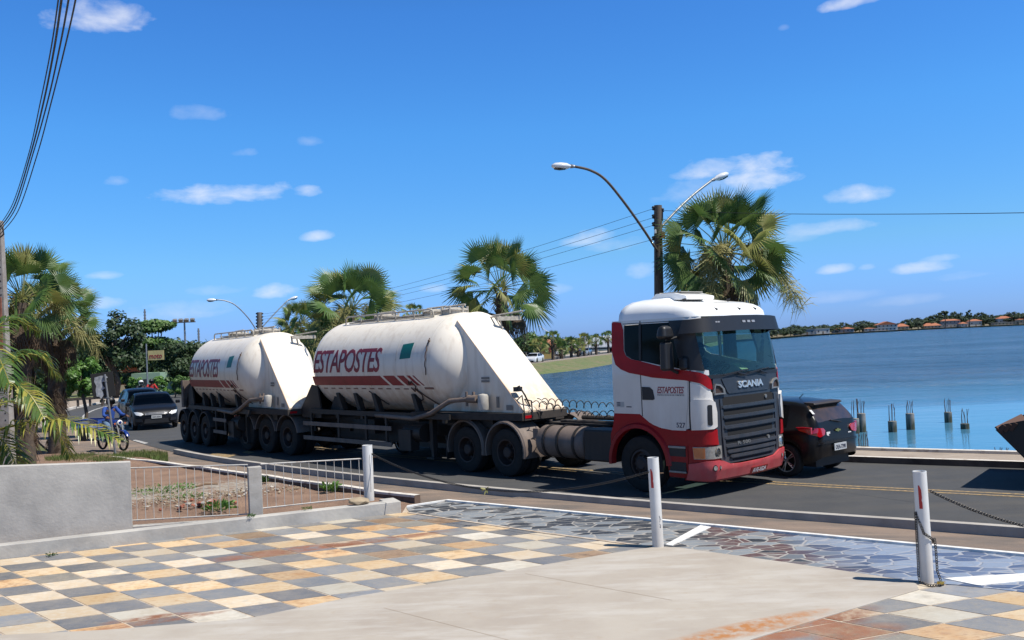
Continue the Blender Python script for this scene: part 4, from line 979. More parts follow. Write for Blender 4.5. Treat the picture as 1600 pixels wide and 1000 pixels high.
# ================================================================== THE TANK TRAILERS
RT = 1.2; ZT = 2.47
def Mt(sg=-1):
    def f(x, a, d):      # a = arc length above the centre height
        ph = a/RT; r_ = RT+d; return Vector((x, sg*r_*math.cos(ph), ZT+r_*math.sin(ph)))
    return f
def arc(z): return RT*math.asin(max(-1, min(1, (z-ZT)/RT)))
def trailer(name, label, loc, rz, axles, xend, first):
    t = thing(name, label, 'tank trailer', loc, rz, 'coupled silo tank trailers')
    prof = [(-8.3+.7*(1-math.cos(a)), RT*math.sin(a)**.82 if a > 0 else .001) for a in [PI/2*k/12 for k in range(13)]]
    prof += [(-7.6+5.0*k/20, RT) for k in range(1, 21)]
    prof += [(-2.6+.9*math.sin(a), RT*max(math.cos(a), .001)**.9) for a in [PI/2*k/12 for k in range(1, 13)]]
    mb = MB(); mb.lathe(prof, 64, 'X', (0, 0, ZT)); body = mb.build('tank', 'tank', t, auto=50)
    # wedge shaped discharge skirt
    zb = 1.38; n = 16; m_ = 9; vs = []; fs = []
    X0 = -2.15; EZ = 3.46
    crown = [(-2.15, .20), (-1.9, .17), (-1.6, .09), (-1.2, .04), (-.8, .02), (0, 0)]
    ez = lambda x: EZ+(1.42-EZ)*(x-X0)/(-.03-X0)
    wx = lambda x: .62
    wb_ = lambda x: lerp_tab([(-3.9, .78), (-2.2, .68), (0, .64)], x)
    edge = []
    for i in range(n+1):
        x = X0+(-.03-X0)*i/n; w = wx(x); z = ez(x); cw = lerp_tab(crown, x)
        edge.append((x, -w, z))
        for q in range(m_):
            u = -1+2*q/(m_-1); vs.append((x, u*w, z+cw*(1-u*u)))
    for i in range(n):
        for q in range(m_-1): a = i*m_+q; fs.append((a, a+1, a+m_+1, a+m_))
    b = len(vs)
    for i in range(n+1):
        x = vs[i*m_][0]; vs += [(x, -wb_(x), zb), (x, wb_(x), zb)]
    for i in range(n):
        fs.append((i*m_, i*m_+m_, b+2*i+2, b+2*i)); fs.append((i*m_+m_-1, b+2*i+1, b+2*i+3, (i+2)*m_-1))
    c = len(vs); vs += [(-3.0, -.76, zb), (-2.8, -.70, 2.6), (-3.0, .76, zb), (-2.8, .70, 2.6)]
    fs += [(0, b, c, c+1), (m_-1, c+3, c+2, b+1), tuple(range(n*m_, n*m_+m_))+(b+2*n+1, b+2*n)]
    mb = MB(); mb.add(vs, fs); sk = mb.build('discharge_skirt', 'tank', t, auto=25)
    mb = MB(); mb.add([Vector(edge[i])+Vector((0, -.006, .006)) for i in range(n+1)]+[Vector(edge[i])+Vector((0, .012, .010)) for i in range(n+1)], [(i, i+1, n+2+i, n+1+i) for i in range(n)])
    mb.build('skirt_edge', mat('edge_rust', (.42, .27, .17), .8) if first else bpy.data.materials['edge_rust'], sk)
    # weld rings
    mb = MB()
    for x in (-7.6, -6.35, -5.1, -3.85, -2.62): mb.lathe([(x-.018, RT-.004), (x-.008, RT+.003), (x+.008, RT+.003), (x+.018, RT-.004)], 64, 'X', (0, 0, ZT))
    mb.build('weld_ring', mat('weld', (.72, .67, .58), .6, col2=(.42, .34, .25), scale=3, thr=(.5, .7)) if first else bpy.data.materials['weld'], body, smooth=True)
    # lettering and stripes, both flanks
    for sg in (-1, 1):
        fn = Mt(sg); mir = (lambda x: x) if sg < 0 else (lambda x: -10.2-x)
        v, tri = text_fit('ESTAPOSTES', -7.75 if sg < 0 else -2.6, -4.48 if sg < 0 else -5.6, arc(2.32), arc(2.92), .28 if sg < 0 else -.28, .014, .88)
        if first is None and sg > 0: break
        mb = MB(); conform(mb, None, fn, .001, .004, .12, .06, mesh2d=(v, tri)); mb.build('lettering', 'logo', t)
        mb = MB(); a0, a1 = arc(1.99), arc(2.23); sl = .16
        segs = [(-7.85, -4.42, 0, sl), (-4.30, -3.82, sl, sl), (-3.70, -3.42, sl, sl), (-3.30, -3.17, sl, sl), (-3.07, -3.01, sl, sl)]
        for (xa, xb, s0, s1) in segs: conform(mb, [(mir(xa+s0), a0), (mir(xb+s1), a0), (mir(xb-s1), a1), (mir(xa-s0*1), a1)], fn, .001, .003, .15, .06)
        mb.build('red_stripe', 'stripe', t)
        mb = MB()
        for k in range(12): x = -7.45+k*.37; conform(mb, [(mir(x), arc(1.89)), (mir(x+.20), arc(1.89)), (mir(x+.20), arc(1.92)), (mir(x), arc(1.92))], fn, .001, .003, 0, 0)
        conform(mb, [(mir(-2.9), arc(1.90)), (mir(-2.55), arc(1.90)), (mir(-2.55), arc(1.95)), (mir(-2.9), arc(1.95))], fn, .001, .003, .1, 0)
        mb.build('reflector_tape', mat('tape', (.22, .12, .10), .5) if first and sg < 0 else bpy.data.materials['tape'], t)
        mb = MB(); conform(mb, [(mir(-3.70), arc(2.62)), (mir(-3.27), arc(2.64)), (mir(-3.22), arc(3.0)), (mir(-3.65), arc(2.97))], fn, .001, .003, .12, .06); mb.build('green_patch', 'green', t)
    # top walkway: handrail, manholes
    mb = MB()
    for sg in (-1,):
        y = sg*.42; z0 = ZT+math.sqrt(RT**2-.42**2)
        mb.tube([(-7.25, y, z0-.06), (-7.25, y, z0+.14), (-7.15, y, z0+.2), (-3.45, y, z0+.2), (-3.32, y, z0+.16), (-3.30, y, z0)], .022, 8)
        for x in (-6.5, -5.7, -4.9, -4.1): mb.cyl((x, y, z0-.03), (x, y, z0+.2), .018, 8)
        mb.tube([(-7.1, y+.02, z0+.03), (-3.3, y+.02, z0+.03)], .015, 6)
        y = .42; mb.tube([(-7.15, y, z0-.06), (-7.15, y, z0+.1), (-3.5, y, z0+.1), (-3.40, y, z0)], .02, 8)
    mb.build('handrail', 'rail', t, smooth=True)
    for x in (-5.9, -3.75, -3.0):
        mb = MB(); mb.lathe([(ZT+RT-.06, .30), (ZT+RT+.06, .30), (ZT+RT+.06, .33), (ZT+RT+.09, .33), (ZT+RT+.13, .2), (ZT+RT+.15, 0)], 24, 'Z', (x, 0, 0))
        for k in range(6): a = k*PI/3; mb.cyl((x+.31*math.cos(a), .31*math.sin(a), ZT+RT), (x+.31*math.cos(a), .31*math.sin(a), ZT+RT+.16), .03, 6)
        mb.tube([(x-.35, 0, ZT+RT+.17), (x+.35, .05, ZT+RT+.19)], .025, 6); mb.build('manhole_cover', 'rail', t, auto=40)
    mb = MB(); mb.box((-5.6, 0, ZT+RT+.015), (3.2, .5, .03)); mb.tube([(-5.2, .1, ZT+RT+.04), (-4.3, .2, ZT+RT+.04)], .03, 8); mb.build('walkway', 'rail', t)
    # fold-out platform at the front shoulder
    mb = MB(); z = 3.52
    for y in (.35, .55, .75, .95): mb.box((-2.25, y, z), (1.0, .06, .03))
    mb.box((-1.77, .65, z-.05), (.05, .75, .09)); mb.box((-2.72, .65, z-.03), (.05, .75, .09)); mb.tube([(-2.75, .3, z-.02), (-1.65, 1.0, z+.12)], .02, 6); mb.tube([(-1.8, .4, z-.03), (-1.85, .5, z-.35), (-2.1, .5, z-.45)], .02, 6)
    mb.build('platform', 'rail', t)
    # saddles under the tank
    mb = MB()
    for x in (-6.9, -6.05, -5.2, -3.5):
        for sg in (-1, 1): mb.prism([(x-.02, 1.78), (x+.10, 1.78), (x+.32, 1.34), (x+.16, 1.34)], sg*.88, sg*1.03)
    mb.prism([(-7.5, 1.2), (-6.9, 1.2), (-6.9, 1.6), (-7.2, 1.7)], -.9, .9); mb.build('saddle', 'blackmet', t)
    # frame
    mb = MB(); mb.slab([(0, -.68), (0, .68), (-1.4, .84), (-3.3, 1.22), (-3.3, -1.22), (-1.4, -.84)], 1.21, 1.376); mb.build('coupling_plate', 'dustyblack', t, bevel=.01)
    mb = MB()
    for y in (-.5, .5): mb.box((xend/2-.5, y, 1.13), (-xend-1.2, .14, .22))
    for y in (-1.13, 1.13): mb.box((-5.0, y, 1.28), (6.2, .07, .12))
    for x in (-2.2, -3.2, -4.4, -5.6, -6.8, -7.8): mb.box((x, 0, 1.2), (.1, 2.2, .14))
    mb.build('chassis', 'blackmet', t)
    mb = MB(); mb.box((.004, -.5, 1.29), (.012, .2, .06)); mb.build('marker_reflector', 'redlens', t)
    # rear gusset towards the extension
    mb = MB()
    for sg in (-1, 1): mb.prism([(-7.6, 1.32), (-7.85, 2.05) if first is None else (-7.75, 1.95), (-8.05, 2.0), (-8.7, 1.3), (-8.6, 1.1), (-7.6, 1.1)], sg*1.10, sg*1.05)
    mb.add([(-7.95, -1.08, 1.98), (-7.95, 1.08, 1.98), (-8.65, 1.08, 1.3), (-8.65, -1.08, 1.3)], [(0, 1, 2, 3)])
    mb.build('rear_gusset', 'blackmet', t)
    if first is None:
        mb = MB(); mb.box((-8.62, 0, 1.72), (.06, 2.5, .95)); mb.box((-8.55, -1.22, 1.72), (.2, .05, .95)); mb.build('rear_panel', 'dusty', t, bevel=.01)
    # pipework and white filter on the near side
    mb = MB(); mb.tube([(-4.9, -1.12, 1.25), (-3.2, -1.2, 1.22), (-2.5, -1.22, 1.36), (-2.0, -1.05, 1.64), (-1.45, -.90, 1.68)], .055, 10); mb.cyl((-1.5, -.90, 1.68), (-1.22, -.88, 1.68), .09, 12); mb.cyl((-1.55, -.92, 1.52), (-1.55, -.92, 1.84), .03, 8); mb.box((-1.35, -.88, 1.80), (.05, .05, .08)); mb.build('discharge_pipe', 'dusty', t, auto=40)
    mb = MB(); mb.lathe([(1.44, 0), (1.44, .11), (1.47, .12), (1.74, .12), (1.78, .10), (1.80, 0)], 20, 'Z', (-1.08, -.84, 0)); mb.build('filter_canister', 'roofgrey', t, auto=40)
    mb = MB()
    def pn(x, z, dx, dz):
        k = (z-zb)/(ez(x)-zb); y = lambda q: -(wb_(q)*(1-k)+wx(q)*k)-.012
        mb.add([(q, y(q)-e_, w_) for e_ in (0, .008) for q, w_ in ((x-dx, z-dz), (x+dx, z-dz), (x+dx, z+dz), (x-dx, z+dz))], [(0, 1, 2, 3), (4, 5, 6, 7), (0, 1, 5, 4), (2, 3, 7, 6), (1, 2, 6, 5), (0, 3, 7, 4)])
    pn(-1.2, 2.06, .13, .024); pn(-1.2, 2.13, .13, .024); pn(-.80, 1.60, .04, .12); pn(-.42, 1.49, .10, .055); mb.build('sign_plate', mat('dull_plate', (.22, .2, .18), .7) if first else bpy.data.materials['dull_plate'], t)
    # hose and cable dressing on the flank
    mb = MB(); fn = Mt(-1)
    mb.tube([fn(-3.40+.0*k, arc(2.1)-.0, .03) for k in range(1)]+[fn(x, a, .03) for x, a in ((-3.42, arc(2.02)), (-3.3, arc(2.10)), (-3.18, arc(1.98)), (-3.30, arc(1.86)), (-3.38, arc(1.95)))], .016, 6)
    mb.tube([fn(x, a, .03) for x, a in ((-3.25, arc(1.92)), (-3.1, arc(1.78)), (-3.2, arc(1.66)), (-3.45, arc(1.62)))], .014, 6); mb.tube([fn(x, a, .03) for x, a in ((-3.2, arc(1.9)), (-3.0, arc(1.75)), (-2.75, arc(1.55)), (-2.6, arc(1.4)))], .014, 6)
    mb.tube([fn(-2.66+.015*math.sin(k*2), arc(3.08-.07*k), .014) for k in range(13)], .011, 5); mb.tube([fn(-2.66, arc(3.02), .02), fn(-2.6, arc(3.0), .03)], .02, 5)
    mb.tube([fn(-5.3, arc(1.85), .02), fn(-5.1, arc(1.7), .02), fn(-4.9, arc(1.5), .02)], .012, 6)
    mb.build('hose', 'rust', t, smooth=True)
    if first:
        mb = MB(); mb.tube([(-.35, -.5, 1.9), (-.2, -.55, 1.95), (-.08, -.5, 1.75), (-.12, -.3, 1.45), (.03, -.1, 1.35)], .02, 6); mb.tube([(-.3, -.6, 1.6), (-.12, -.55, 1.75), (.01, -.62, 1.4), (.01, -.62, 1.25)], .016, 6); mb.tube([(-.28, -.35, 1.65), (-.05, -.35, 1.62), (.03, -.4, 1.3)], .016, 6); mb.box((-.3, -.5, 1.88), (.12, .16, .10)); mb.build('coupling_hose', 'black', t)
    # side guard
    g0, g1 = (-8.4, -4.15) if first else (-5.2, -3.9)
    for z in (.95, .56):
        mb = MB(); mb.box(((g0+g1)/2, -1.20, z), (g1-g0, .03, .11)); mb.build('side_guard', 'dusty', t, bevel=.006)
        mb = MB(); mb.box(((g0+g1)/2, 1.20, z), (g1-g0, .03, .11)); mb.build('side_guard', 'dusty', t)
    mb = MB()
    for x in ((-8.0, -6.6, -5.3, -4.4) if first else (-5.0, -4.1)):
        for sg in (-1, 1): mb.box((x, sg*1.16, .88), (.07, .05, .72))
    mb.build('guard_bracket', 'blackmet', t)
    for x, s in ((-3.0, -1), (-3.0, 1)): 
        mb = MB(); mb.box((x, s*.8, .85), (.13, .13, .75)); mb.box((x, s*.8, .5), (.09, .09, .5)); mb.box((x, s*.8, .27), (.28, .24, .04)); mb.build('landing_leg', 'blackmet', t)
    mb = MB(); mb.lathe([(-3.9, 0), (-3.9, .22), (-3.2, .22), (-3.2, 0)], 16, 'X', (0, -.85, .85)); mb.lathe([(-5.0, 0), (-5.0, .2), (-4.0, .2), (-4.0, 0)], 16, 'X', (0, .2, .85)); mb.box((-3.75, -.98, .68), (.5, .25, .5)); mb.build('air_tank', 'blackmet', t, auto=40)
    for k in range(3):
        mb = MB(); x = -5.6-.55*k if first else -4.2-.4*k; mb.lathe([(0, .5), (-.25, .16), (-.45, .12)] and [(1.2, .42), (.95, .14), (.8, .12)], 16, 'Z', (x, 0, 0)); mb.cyl((x, 0, .85), (x, -.8, .8), .06, 8); mb.build('outlet_cone', 'blackmet', t, auto=40)
    mb = MB(); mb.box((xend/2-.6, 0, .93), (-xend-4.6, .5, .42)); mb.box((-4.6, .55, .78), (1.1, .5, .45)); mb.box((-5.9, -.65, .92), (1.0, .4, .36)); mb.box((-7.0, .6, .85), (1.0, .45, .4)); mb.box((-6.3 if first else -4.6, 1.0, .72), (3.6 if first else 1.3, .25, .75)); mb.box((-6.2 if first else -4.7, -.2, .80), (3.4 if first else 1.3, .5, .6)); mb.build('dark_underside_fill', 'blackmet', t)  # dark boxes added to blacken the underside and hide the lit road behind
    for x in axles:
        for sg in (-1, 1): wheel(t, x, sg*1.09, sg)
        axle(t, x)
        for sg in (-1, 1):
            mb = MB(); vs = []; fs = []; k = 14; prof = ((.60, 1.27), (.635, 1.27), (.65, 1.24), (.65, .68))
            for i in range(k+1):
                a = rad(12+156*i/k)
                for (r_, y) in prof: vs.append((x+r_*math.cos(a), sg*y, .54+r_*math.sin(a)))
            for i in range(k):
                for q in range(3): a = i*4+q; fs.append((a, a+1, a+5, a+4))
            mb.add(vs, fs); mb.build('mudguard', 'dusty' if first else 'blackmet', t, auto=40)
    if first:
        mb = MB(); mb.box((xend+1.6, 0, 1.22), (3.1, .9, .06)); mb.box((xend+1.6, 0, 1.26), (1.0, .9, .06)); mb.build('rear_coupling', 'dustyblack', t)
        mb = MB(); mb.box((xend+.02, -.9, 1.0), (.05, .35, .1)); mb.box((axles[-1]-.72, -1.1, .98), (.04, .28, .16)); mb.build('tail_lamp', 'redlens', t)
    mb = MB(); mb.box((xend+.1, 0, .62), (.12, 2.3, .12)); mb.box((xend+.2, -.9, .8), (.06, .1, .4)); mb.box((xend+.2, .9, .8), (.06, .1, .4)); mb.build('underrun_bar', 'blackmet', t)
    return t
trailer('tank_trailer', 'nearer white silo tank trailer hitched directly behind the red and white cab', (*T1O.xy, 0), T1A, (-9.25, -10.55, -11.85), -12.6, True)
trailer('tank_trailer', 'rear white silo tank trailer, last of the road train, beside the grey sedan', (-5.78, 26.1, 0), rad(-54.8), (-6.0, -7.25, -8.5), -9.3, None).scale = (.965,)*3
# ================================================================== VEHICLES, PEOPLE
def smooth_tab(tab, x):
    n = len(tab)
    if x <= tab[0][0]: return tab[0][1]
    if x >= tab[-1][0]: return tab[-1][1]
    for i in range(n-1):
        a, b = tab[i], tab[i+1]
        if x <= b[0]:
            h = b[0]-a[0]; u = (x-a[0])/h
            sl = lambda k: 0 if k <= 0 or k >= n-1 else ((tab[k+1][1]-tab[k-1][1])/(tab[k+1][0]-tab[k-1][0]) if (tab[k+1][1]-tab[k][1])*(tab[k][1]-tab[k-1][1]) > 0 else 0)
            m0 = sl(i)*h; m1 = sl(i+1)*h
            return (2*u**3-3*u*u+1)*a[1]+(u**3-2*u*u+u)*m0+(-2*u**3+3*u*u)*b[1]+(u**3-u*u)*m1
def car(name, label, cat, loc, rz, p, paint, group=None, fancy=True):
    """p: L, W, wb, xf (front axle), R, top (x,z) roofline, belt (x,z), plan (x,halfwidth), glass (x0,x1 windscreen, x2,x3 rear window)"""
    t = thing(name, label, cat, loc, rz, group)
    x0, x1 = p['x0'], p['x1']; R_ = p['R']; ax = (p['xf'], p['xr'])
    nx = 90; xs = [x0+(x1-x0)*(.5-.5*math.cos(PI*i/nx)) if 0 else x0+(x1-x0)*i/nx for i in range(nx+1)]
    rows = []
    for x in xs:
        zl = smooth_tab(p['low'], x)
        for a in ax:
            d = abs(x-a); ra = R_+.055
            if d < ra: zl = max(zl, R_+math.sqrt(ra*ra-d*d))
        belt = smooth_tab(p['belt'], x); top = max(smooth_tab(p['top'], x), belt+.015); w = smooth_tab(p['plan'], x)
        cab = max(0., min(1., (top-belt)/.45)); wr = w-(.04+.17*cab)
        zs = [zl, zl+(belt-zl)*.18, zl+(belt-zl)*.5, zl+(belt-zl)*.8, belt-.012]
        ys = [w-.045, w-.008, w, w-.012, w-.04]
        sec = list(zip(ys, zs))
        z5 = belt+(top-belt)*.86
        sec += [(w-.05, belt), (wr, z5), (wr-.05, belt+(top-belt)*.955), (wr-.16, top-.008), (wr*.5, top+.008), (0, top+.012)]
        rows.append(sec)
    m = len(rows[0]); vs = []; 
    for i, x in enumerate(xs):
        for (y, z) in rows[i]: vs.append(Vector((x, -y, z)))
        for (y, z) in rows[i][-2::-1]: vs.append(Vector((x, y, z)))
    mm = 2*m-1; body = []; ws = []; rwn = []; sw = []; g = p['glass']
    for i in range(nx):
        xm = (xs[i]+xs[i+1])/2
        for k in range(mm-1):
            kk = k if k < m-1 else mm-2-k
            f = (i*mm+k, i*mm+k+1, (i+1)*mm+k+1, (i+1)*mm+k)
            tp = smooth_tab(p['top'], xm)-smooth_tab(p['belt'], xm)
            if kk == 5 and any(a < xm < b for a, b in p['side']) and tp > .12: sw.append(f)
            elif kk >= 7 and g[0] < xm < g[1]: ws.append(f)
            elif kk >= 7 and g[2] < xm < g[3]: rwn.append(f)
            else: body.append(f)
    body += [tuple(range(mm)), tuple(nx*mm+k for k in range(mm-1, -1, -1))]
    # underside, closed
    b = len(vs)
    mb = MB(); mb.add(vs, body); bo = mb.build('body', paint, t, auto=50)
    def sub(fs):
        used = sorted({i for f in fs for i in f}); ix = {u: k for k, u in enumerate(used)}
        return MB().add([vs[u] for u in used], [tuple(ix[i] for i in f) for f in fs])
    gm = p.get('gm', 'clampglass')
    if ws: sub(ws).build('windscreen', p.get('wm', gm), t, auto=60)
    if rwn: sub(rwn).build('rear_window', p.get('rwm', gm), t, auto=60)
    L_ = [f for f in sw if vs[f[0]].y < 0]; R2 = [f for f in sw if vs[f[0]].y >= 0]
    for fs in (L_, R2):
        if fs: sub(fs).build('side_window', gm, t, auto=60)
    if not fancy: 
        for a in ax:
            for sg in (-1, 1):
                mb = MB(); y = smooth_tab(p['plan'], a)-.11; mb.lathe([(-.1, .001), (-.1, R_-.03), (-.08, R_), (.08, R_), (.1, R_-.03), (.1, .001)], 16, 'Y', (a, sg*y, R_)); mb.build('wheel', 'tyre', t, auto=40)
        return t
    mb = MB(); mb.box(((x0+x1)/2, 0, .30), (x1-x0-.3, 1.2, .2)); mb.build('underbody', 'black', t)
    for a in ax:
        for sg in (-1, 1):
            y = smooth_tab(p['plan'], a)-.115; o = sg*.1; r = R_*.70
            mb = MB(); sp_ = []
            mb.lathe([(o*1.0, r), (o*.9, r-.012), (-o*.4, r-.03), (-o*.5, .02), (-o*.5, 0.001)], 32, 'Y')
            wh = mb.build('wheel', 'black', t, auto=35, loc=(a, sg*y, R_))
            mb = MB(); mb.lathe([(o*1.02, r+.002), (o*1.02, r-.016), (o*.8, r-.02), (o*.8, r+.002)], 32, 'Y')
            for k in range(5):
                for d in (-.13, .13):
                    a1 = 2*PI*k/5+d; c1, s1 = math.cos(a1), math.sin(a1); c0, s0 = math.cos(a1-d*.7), math.sin(a1-d*.7)
                    mb.tube([(.03*c0, o*.75, .03*s0), (r*.55*c1, o*.9, r*.55*s1), ((r-.01)*c1, o*.9, (r-.01)*s1)], [.017, .012, .013], 6)
            mb.lathe([(o*.9, .001), (o*.9, .035), (o*.5, .045)], 14, 'Y'); mb.build('rim', 'alloy', wh, auto=40)
            mb = MB(); mb.lathe([(-.095, r-.01), (-.1, r+.03), (-.085, R_-.012), (-.06, R_), (.06, R_), (.085, R_-.012), (.1, r+.03), (.095, r-.01)], 32, 'Y'); mb.build('tyre', 'tyre', wh, auto=40)
    # mirrors
    for sg in (-1, 1):
        mx = g[0]+.12 if p['front_plus'] else 0
        mb = MB(); w = smooth_tab(p['plan'], p['mx']); mb.box((0, 0, 0), (.12, .2, .14), taper=.85); mb.build('mirror', paint, t, bevel=.035, loc=(p['mx'], sg*(w+.09), smooth_tab(p['belt'], p['mx'])+.09))
    # door seams
    mb = MB()
    for sg in (-1, 1):
        for x in p['seams']:
            w = smooth_tab(p['plan'], x); zb = smooth_tab(p['belt'], x); mb.box((x, sg*(w-.001), (zb+.32)/2), (.012, .012, zb-.34))
        for x in p['handles']:
            w = smooth_tab(p['plan'], x); zb = smooth_tab(p['belt'], x); mb.box((x, sg*(w-.0), zb-.12), (.16, .03, .03))
    mb.build('door_trim', 'black', t)
    return t
from mathutils.bvhtree import BVHTree
def on_body(t, x_far, dx):
    b = [c for c in t.children if c.name.startswith('body')][0]; me = b.data
    bv = BVHTree.FromPolygons([v.co for v in me.vertices]+[v.co for c in t.children if 'window' in c.name or 'windscreen' in c.name for v in c.data.vertices][:0], [tuple(q.vertices) for q in me.polygons])
    def f(y, z, d):
        h = bv.ray_cast(Vector((x_far, y, max(z, .40))), Vector((-dx, 0, 0)))
        x = h[0].x if h[0] is not None and abs(h[0].x-(x_far-dx)) < .75 else x_far-dx*1.3
        return Vector((x+dx*d, y, z))
    return f
def on_end(x_end, dx):      # maps (y,z,d) to the front or rear face
    return lambda y, z, d: Vector((x_end(y, z)+dx*d, y, z))
HATCH = dict(x0=-2.0, x1=1.93, R=.325, xf=1.22, xr=-1.31, W=1.7,
    low=[(-2.0, .40), (-1.93, .33), (-1.8, .28), (-1.3, .22), (1.2, .2), (1.75, .24), (1.93, .40)],
    belt=[(-2.0, .72), (-1.985, .96), (-1.93, 1.0), (-1.2, .97), (.9, .90), (1.3, .84), (1.75, .72), (1.93, .56)],
    top=[(-2.0, .74), (-1.985, 1.0), (-1.95, 1.10), (-1.74, 1.38), (-1.62, 1.445), (-.9, 1.51), (-.1, 1.50), (.3, 1.41), (.62, 1.23), (1.02, .955), (1.3, .88), (1.75, .74), (1.93, .58)],
    plan=[(-2.0, .62), (-1.95, .76), (-1.75, .83), (-1.2, .855), (0, .86), (1.2, .85), (1.65, .78), (1.85, .66), (1.93, .5)],
    glass=(.30, 1.0, -1.945, -1.71), side=[(-1.35, -.32), (-.24, .72)], front_plus=1, mx=.70, seams=(-1.05, -.28, .78), handles=(-.85, .05))
SEDAN = dict(x0=-2.15, x1=2.25, R=.32, xf=1.40, xr=-1.25, W=1.82,
    low=[(-2.15, .55), (-2.0, .34), (-1.3, .24), (1.4, .2), (2.0, .2), (2.15, .26), (2.25, .38)],
    belt=[(-2.15, .7), (-2.1, .95), (-1.9, 1.05), (-1.1, 1.03), (.9, .97), (1.4, .93), (1.95, .84), (2.15, .74), (2.25, .60)],
    top=[(-2.15, .72), (-2.1, .98), (-1.9, 1.09), (-1.6, 1.13), (-1.0, 1.38), (-.4, 1.48), (.1, 1.475), (.5, 1.38), (1.18, 1.01), (1.5, .96), (1.95, .87), (2.15, .76), (2.25, .62)],
    plan=[(-2.15, .65), (-2.0, .83), (-1.3, .90), (0, .91), (1.4, .91), (1.9, .87), (2.1, .78), (2.25, .58)],
    glass=(.42, 1.16, -1.58, -.85), side=[(-1.2, -.26), (-.18, .9)], front_plus=1, mx=.86, seams=(-.22, .9), handles=(-.8, .1))
def rear_details(t, p):
    xe_ = lambda y, z: -(2.005-.11*(abs(y)/.8)**3-max(0, z-1.0)*.9)
    fn = on_body(t, -3.0, -1)
    for sg in (-1, 1):
        mb = MB(); vs = []
        o = [(sg*.46, .92), (sg*.50, .84), (sg*.66, .80), (sg*.80, .86), (sg*.825, 1.0), (sg*.70, .985), (sg*.52, .97)]
        conform(mb, o, fn, .0, .03, .08, .08); mb.build('tail_lamp', 'redlens', t, auto=40)
        mb = MB(); mb.prism([(-1.93, .87), (-1.66, .93), (-1.58, 1.0), (-1.75, 1.01), (-1.93, 1.0)], sg*.79, sg*.852); mb.build('tail_lamp', 'redlens', t, bevel=.01)
    mb = MB(); conform(mb, rrect(-.22, .22, .50, .64, .01), fn, .035, .012, 0, 0); pl = mb.build('licence_plate', 'platew', t)
    mb = MB(); conform(mb, None, fn, .048, .003, 0, 0, mesh2d=[(lambda v, q: ([(-a, b) for a, b in v], q))(*text_fit('OEA-7398', -.18, .18, .525, .605, 0, .01))][0]); mb.build('plate_lettering', 'ink', pl)
    mb = MB(); conform(mb, [(-.70, .70), (-.74, .66), (.74, .66), (.70, .70)], fn, .0, .022, .1, .1); mb.build('bumper_lip', 'carblack', t, auto=40, bevel=.004)
    mb = MB(); mb.prism([(-1.55, 1.468), (-1.80, 1.455), (-1.83, 1.42), (-1.70, 1.37)], -.50, .50); mb.build('roof_spoiler', mat('dusty_brown', (.025, .016, .012), .5), t, bevel=.01)
    mb = MB(); mb.tube([(-2.0, -.14, 1.04), (-1.99, .05, 1.08), (-1.97, .2, 1.10)], .013, 6); mb.build('wiper', 'black', t)
    mb = MB()   # bow-tie emblem
    e = .07; conform(mb, [(-e*1.3, .905), (-e*.45, .905), (-e*.45, .922), (e*.35, .922), (e*.35, .905), (e*1.3, .905), (e*1.2, .875), (e*.35, .875), (e*.35, .86), (-e*.45, .86), (-e*.45, .875), (-e*1.4, .875)], fn, .005, .02, 0, 0); mb.build('emblem', 'brass', t)
    mb = MB(); conform(mb, [(.40, .88), (.27, .88), (.28, .84), (.33, .84), (.33, .80), (.40, .82)], fn, .006, .004, 0, 0); conform(mb, [(-.38, .80), (-.50, .80), (-.50, .82), (-.38, .82)], fn, .006, .004, 0, 0); mb.add([(-1.80, .665, 1.335), (-1.88, .68, 1.255), (-1.89, .61, 1.25), (-1.81, .60, 1.33)], [(0, 1, 2, 3)]); mb.build('sticker', 'whitecloth', t)
    mb = MB(); mb.cyl((-1.1, 0, 1.46), (-1.25, 0, 1.60), .008, 6); mb.build('roof_aerial', 'black', t)
def front_details(t, p, plate, grille='chrome'):
    x1 = p['x1']
    xe_ = lambda y, z: x1-.03-.26*(abs(y)/.85)**2.2-max(0, z-.62)*.9+min(0, z-.42)*.1
    fn = on_body(t, x1+1, 1)
    for sg in (-1, 1):
        mb = MB(); conform(mb, [(sg*.50, .66), (sg*.60, .60), (sg*.78, .64), (sg*.85, .76), (sg*.74, .77), (sg*.56, .72)], fn, .0, .035, .06, .06); mb.build('headlight', mat('bright_lens', (.6, .6, .6), .1, coat=1, emit=((1, 1, 1), .12)) if 'bright_lens' not in bpy.data.materials else bpy.data.materials['bright_lens'], t, auto=40)
        mb = MB(); conform(mb, [(sg*.52, .34), (sg*.78, .36), (sg*.80, .46), (sg*.56, .48)], fn, .0, .03, .08, .08); mb.build('air_intake', 'black', t)
    mb = MB(); conform(mb, [(-.44, .62), (.44, .62), (.46, .71), (-.46, .71)], fn, .0, .03, .08, .1); g = mb.build('grille', 'black', t, auto=40)
    mb = MB()
    for z in (.63, .66, .70): conform(mb, [(-.44, z), (.44, z), (.44, z+.012), (-.44, z+.012)], fn, .03, .008, .1, 0)
    mb.build('grille_bar', grille, g)
    mb = MB(); conform(mb, [(-.50, .28), (.50, .28), (.44, .46), (-.44, .46)], fn, .0, .03, .08, .1); mb.build('lower_grille', 'black', t)
    mb = MB(); conform(mb, rrect(-.20, .20, .47, .60, .01), fn, .04, .012, 0, 0); pl = mb.build('licence_plate', 'platew', t)
    mb = MB(); conform(mb, None, fn, .053, .003, 0, 0, mesh2d=text_fit(plate, -.16, .16, .50, .565, 0, .01)); mb.build('plate_lettering', 'ink', pl)
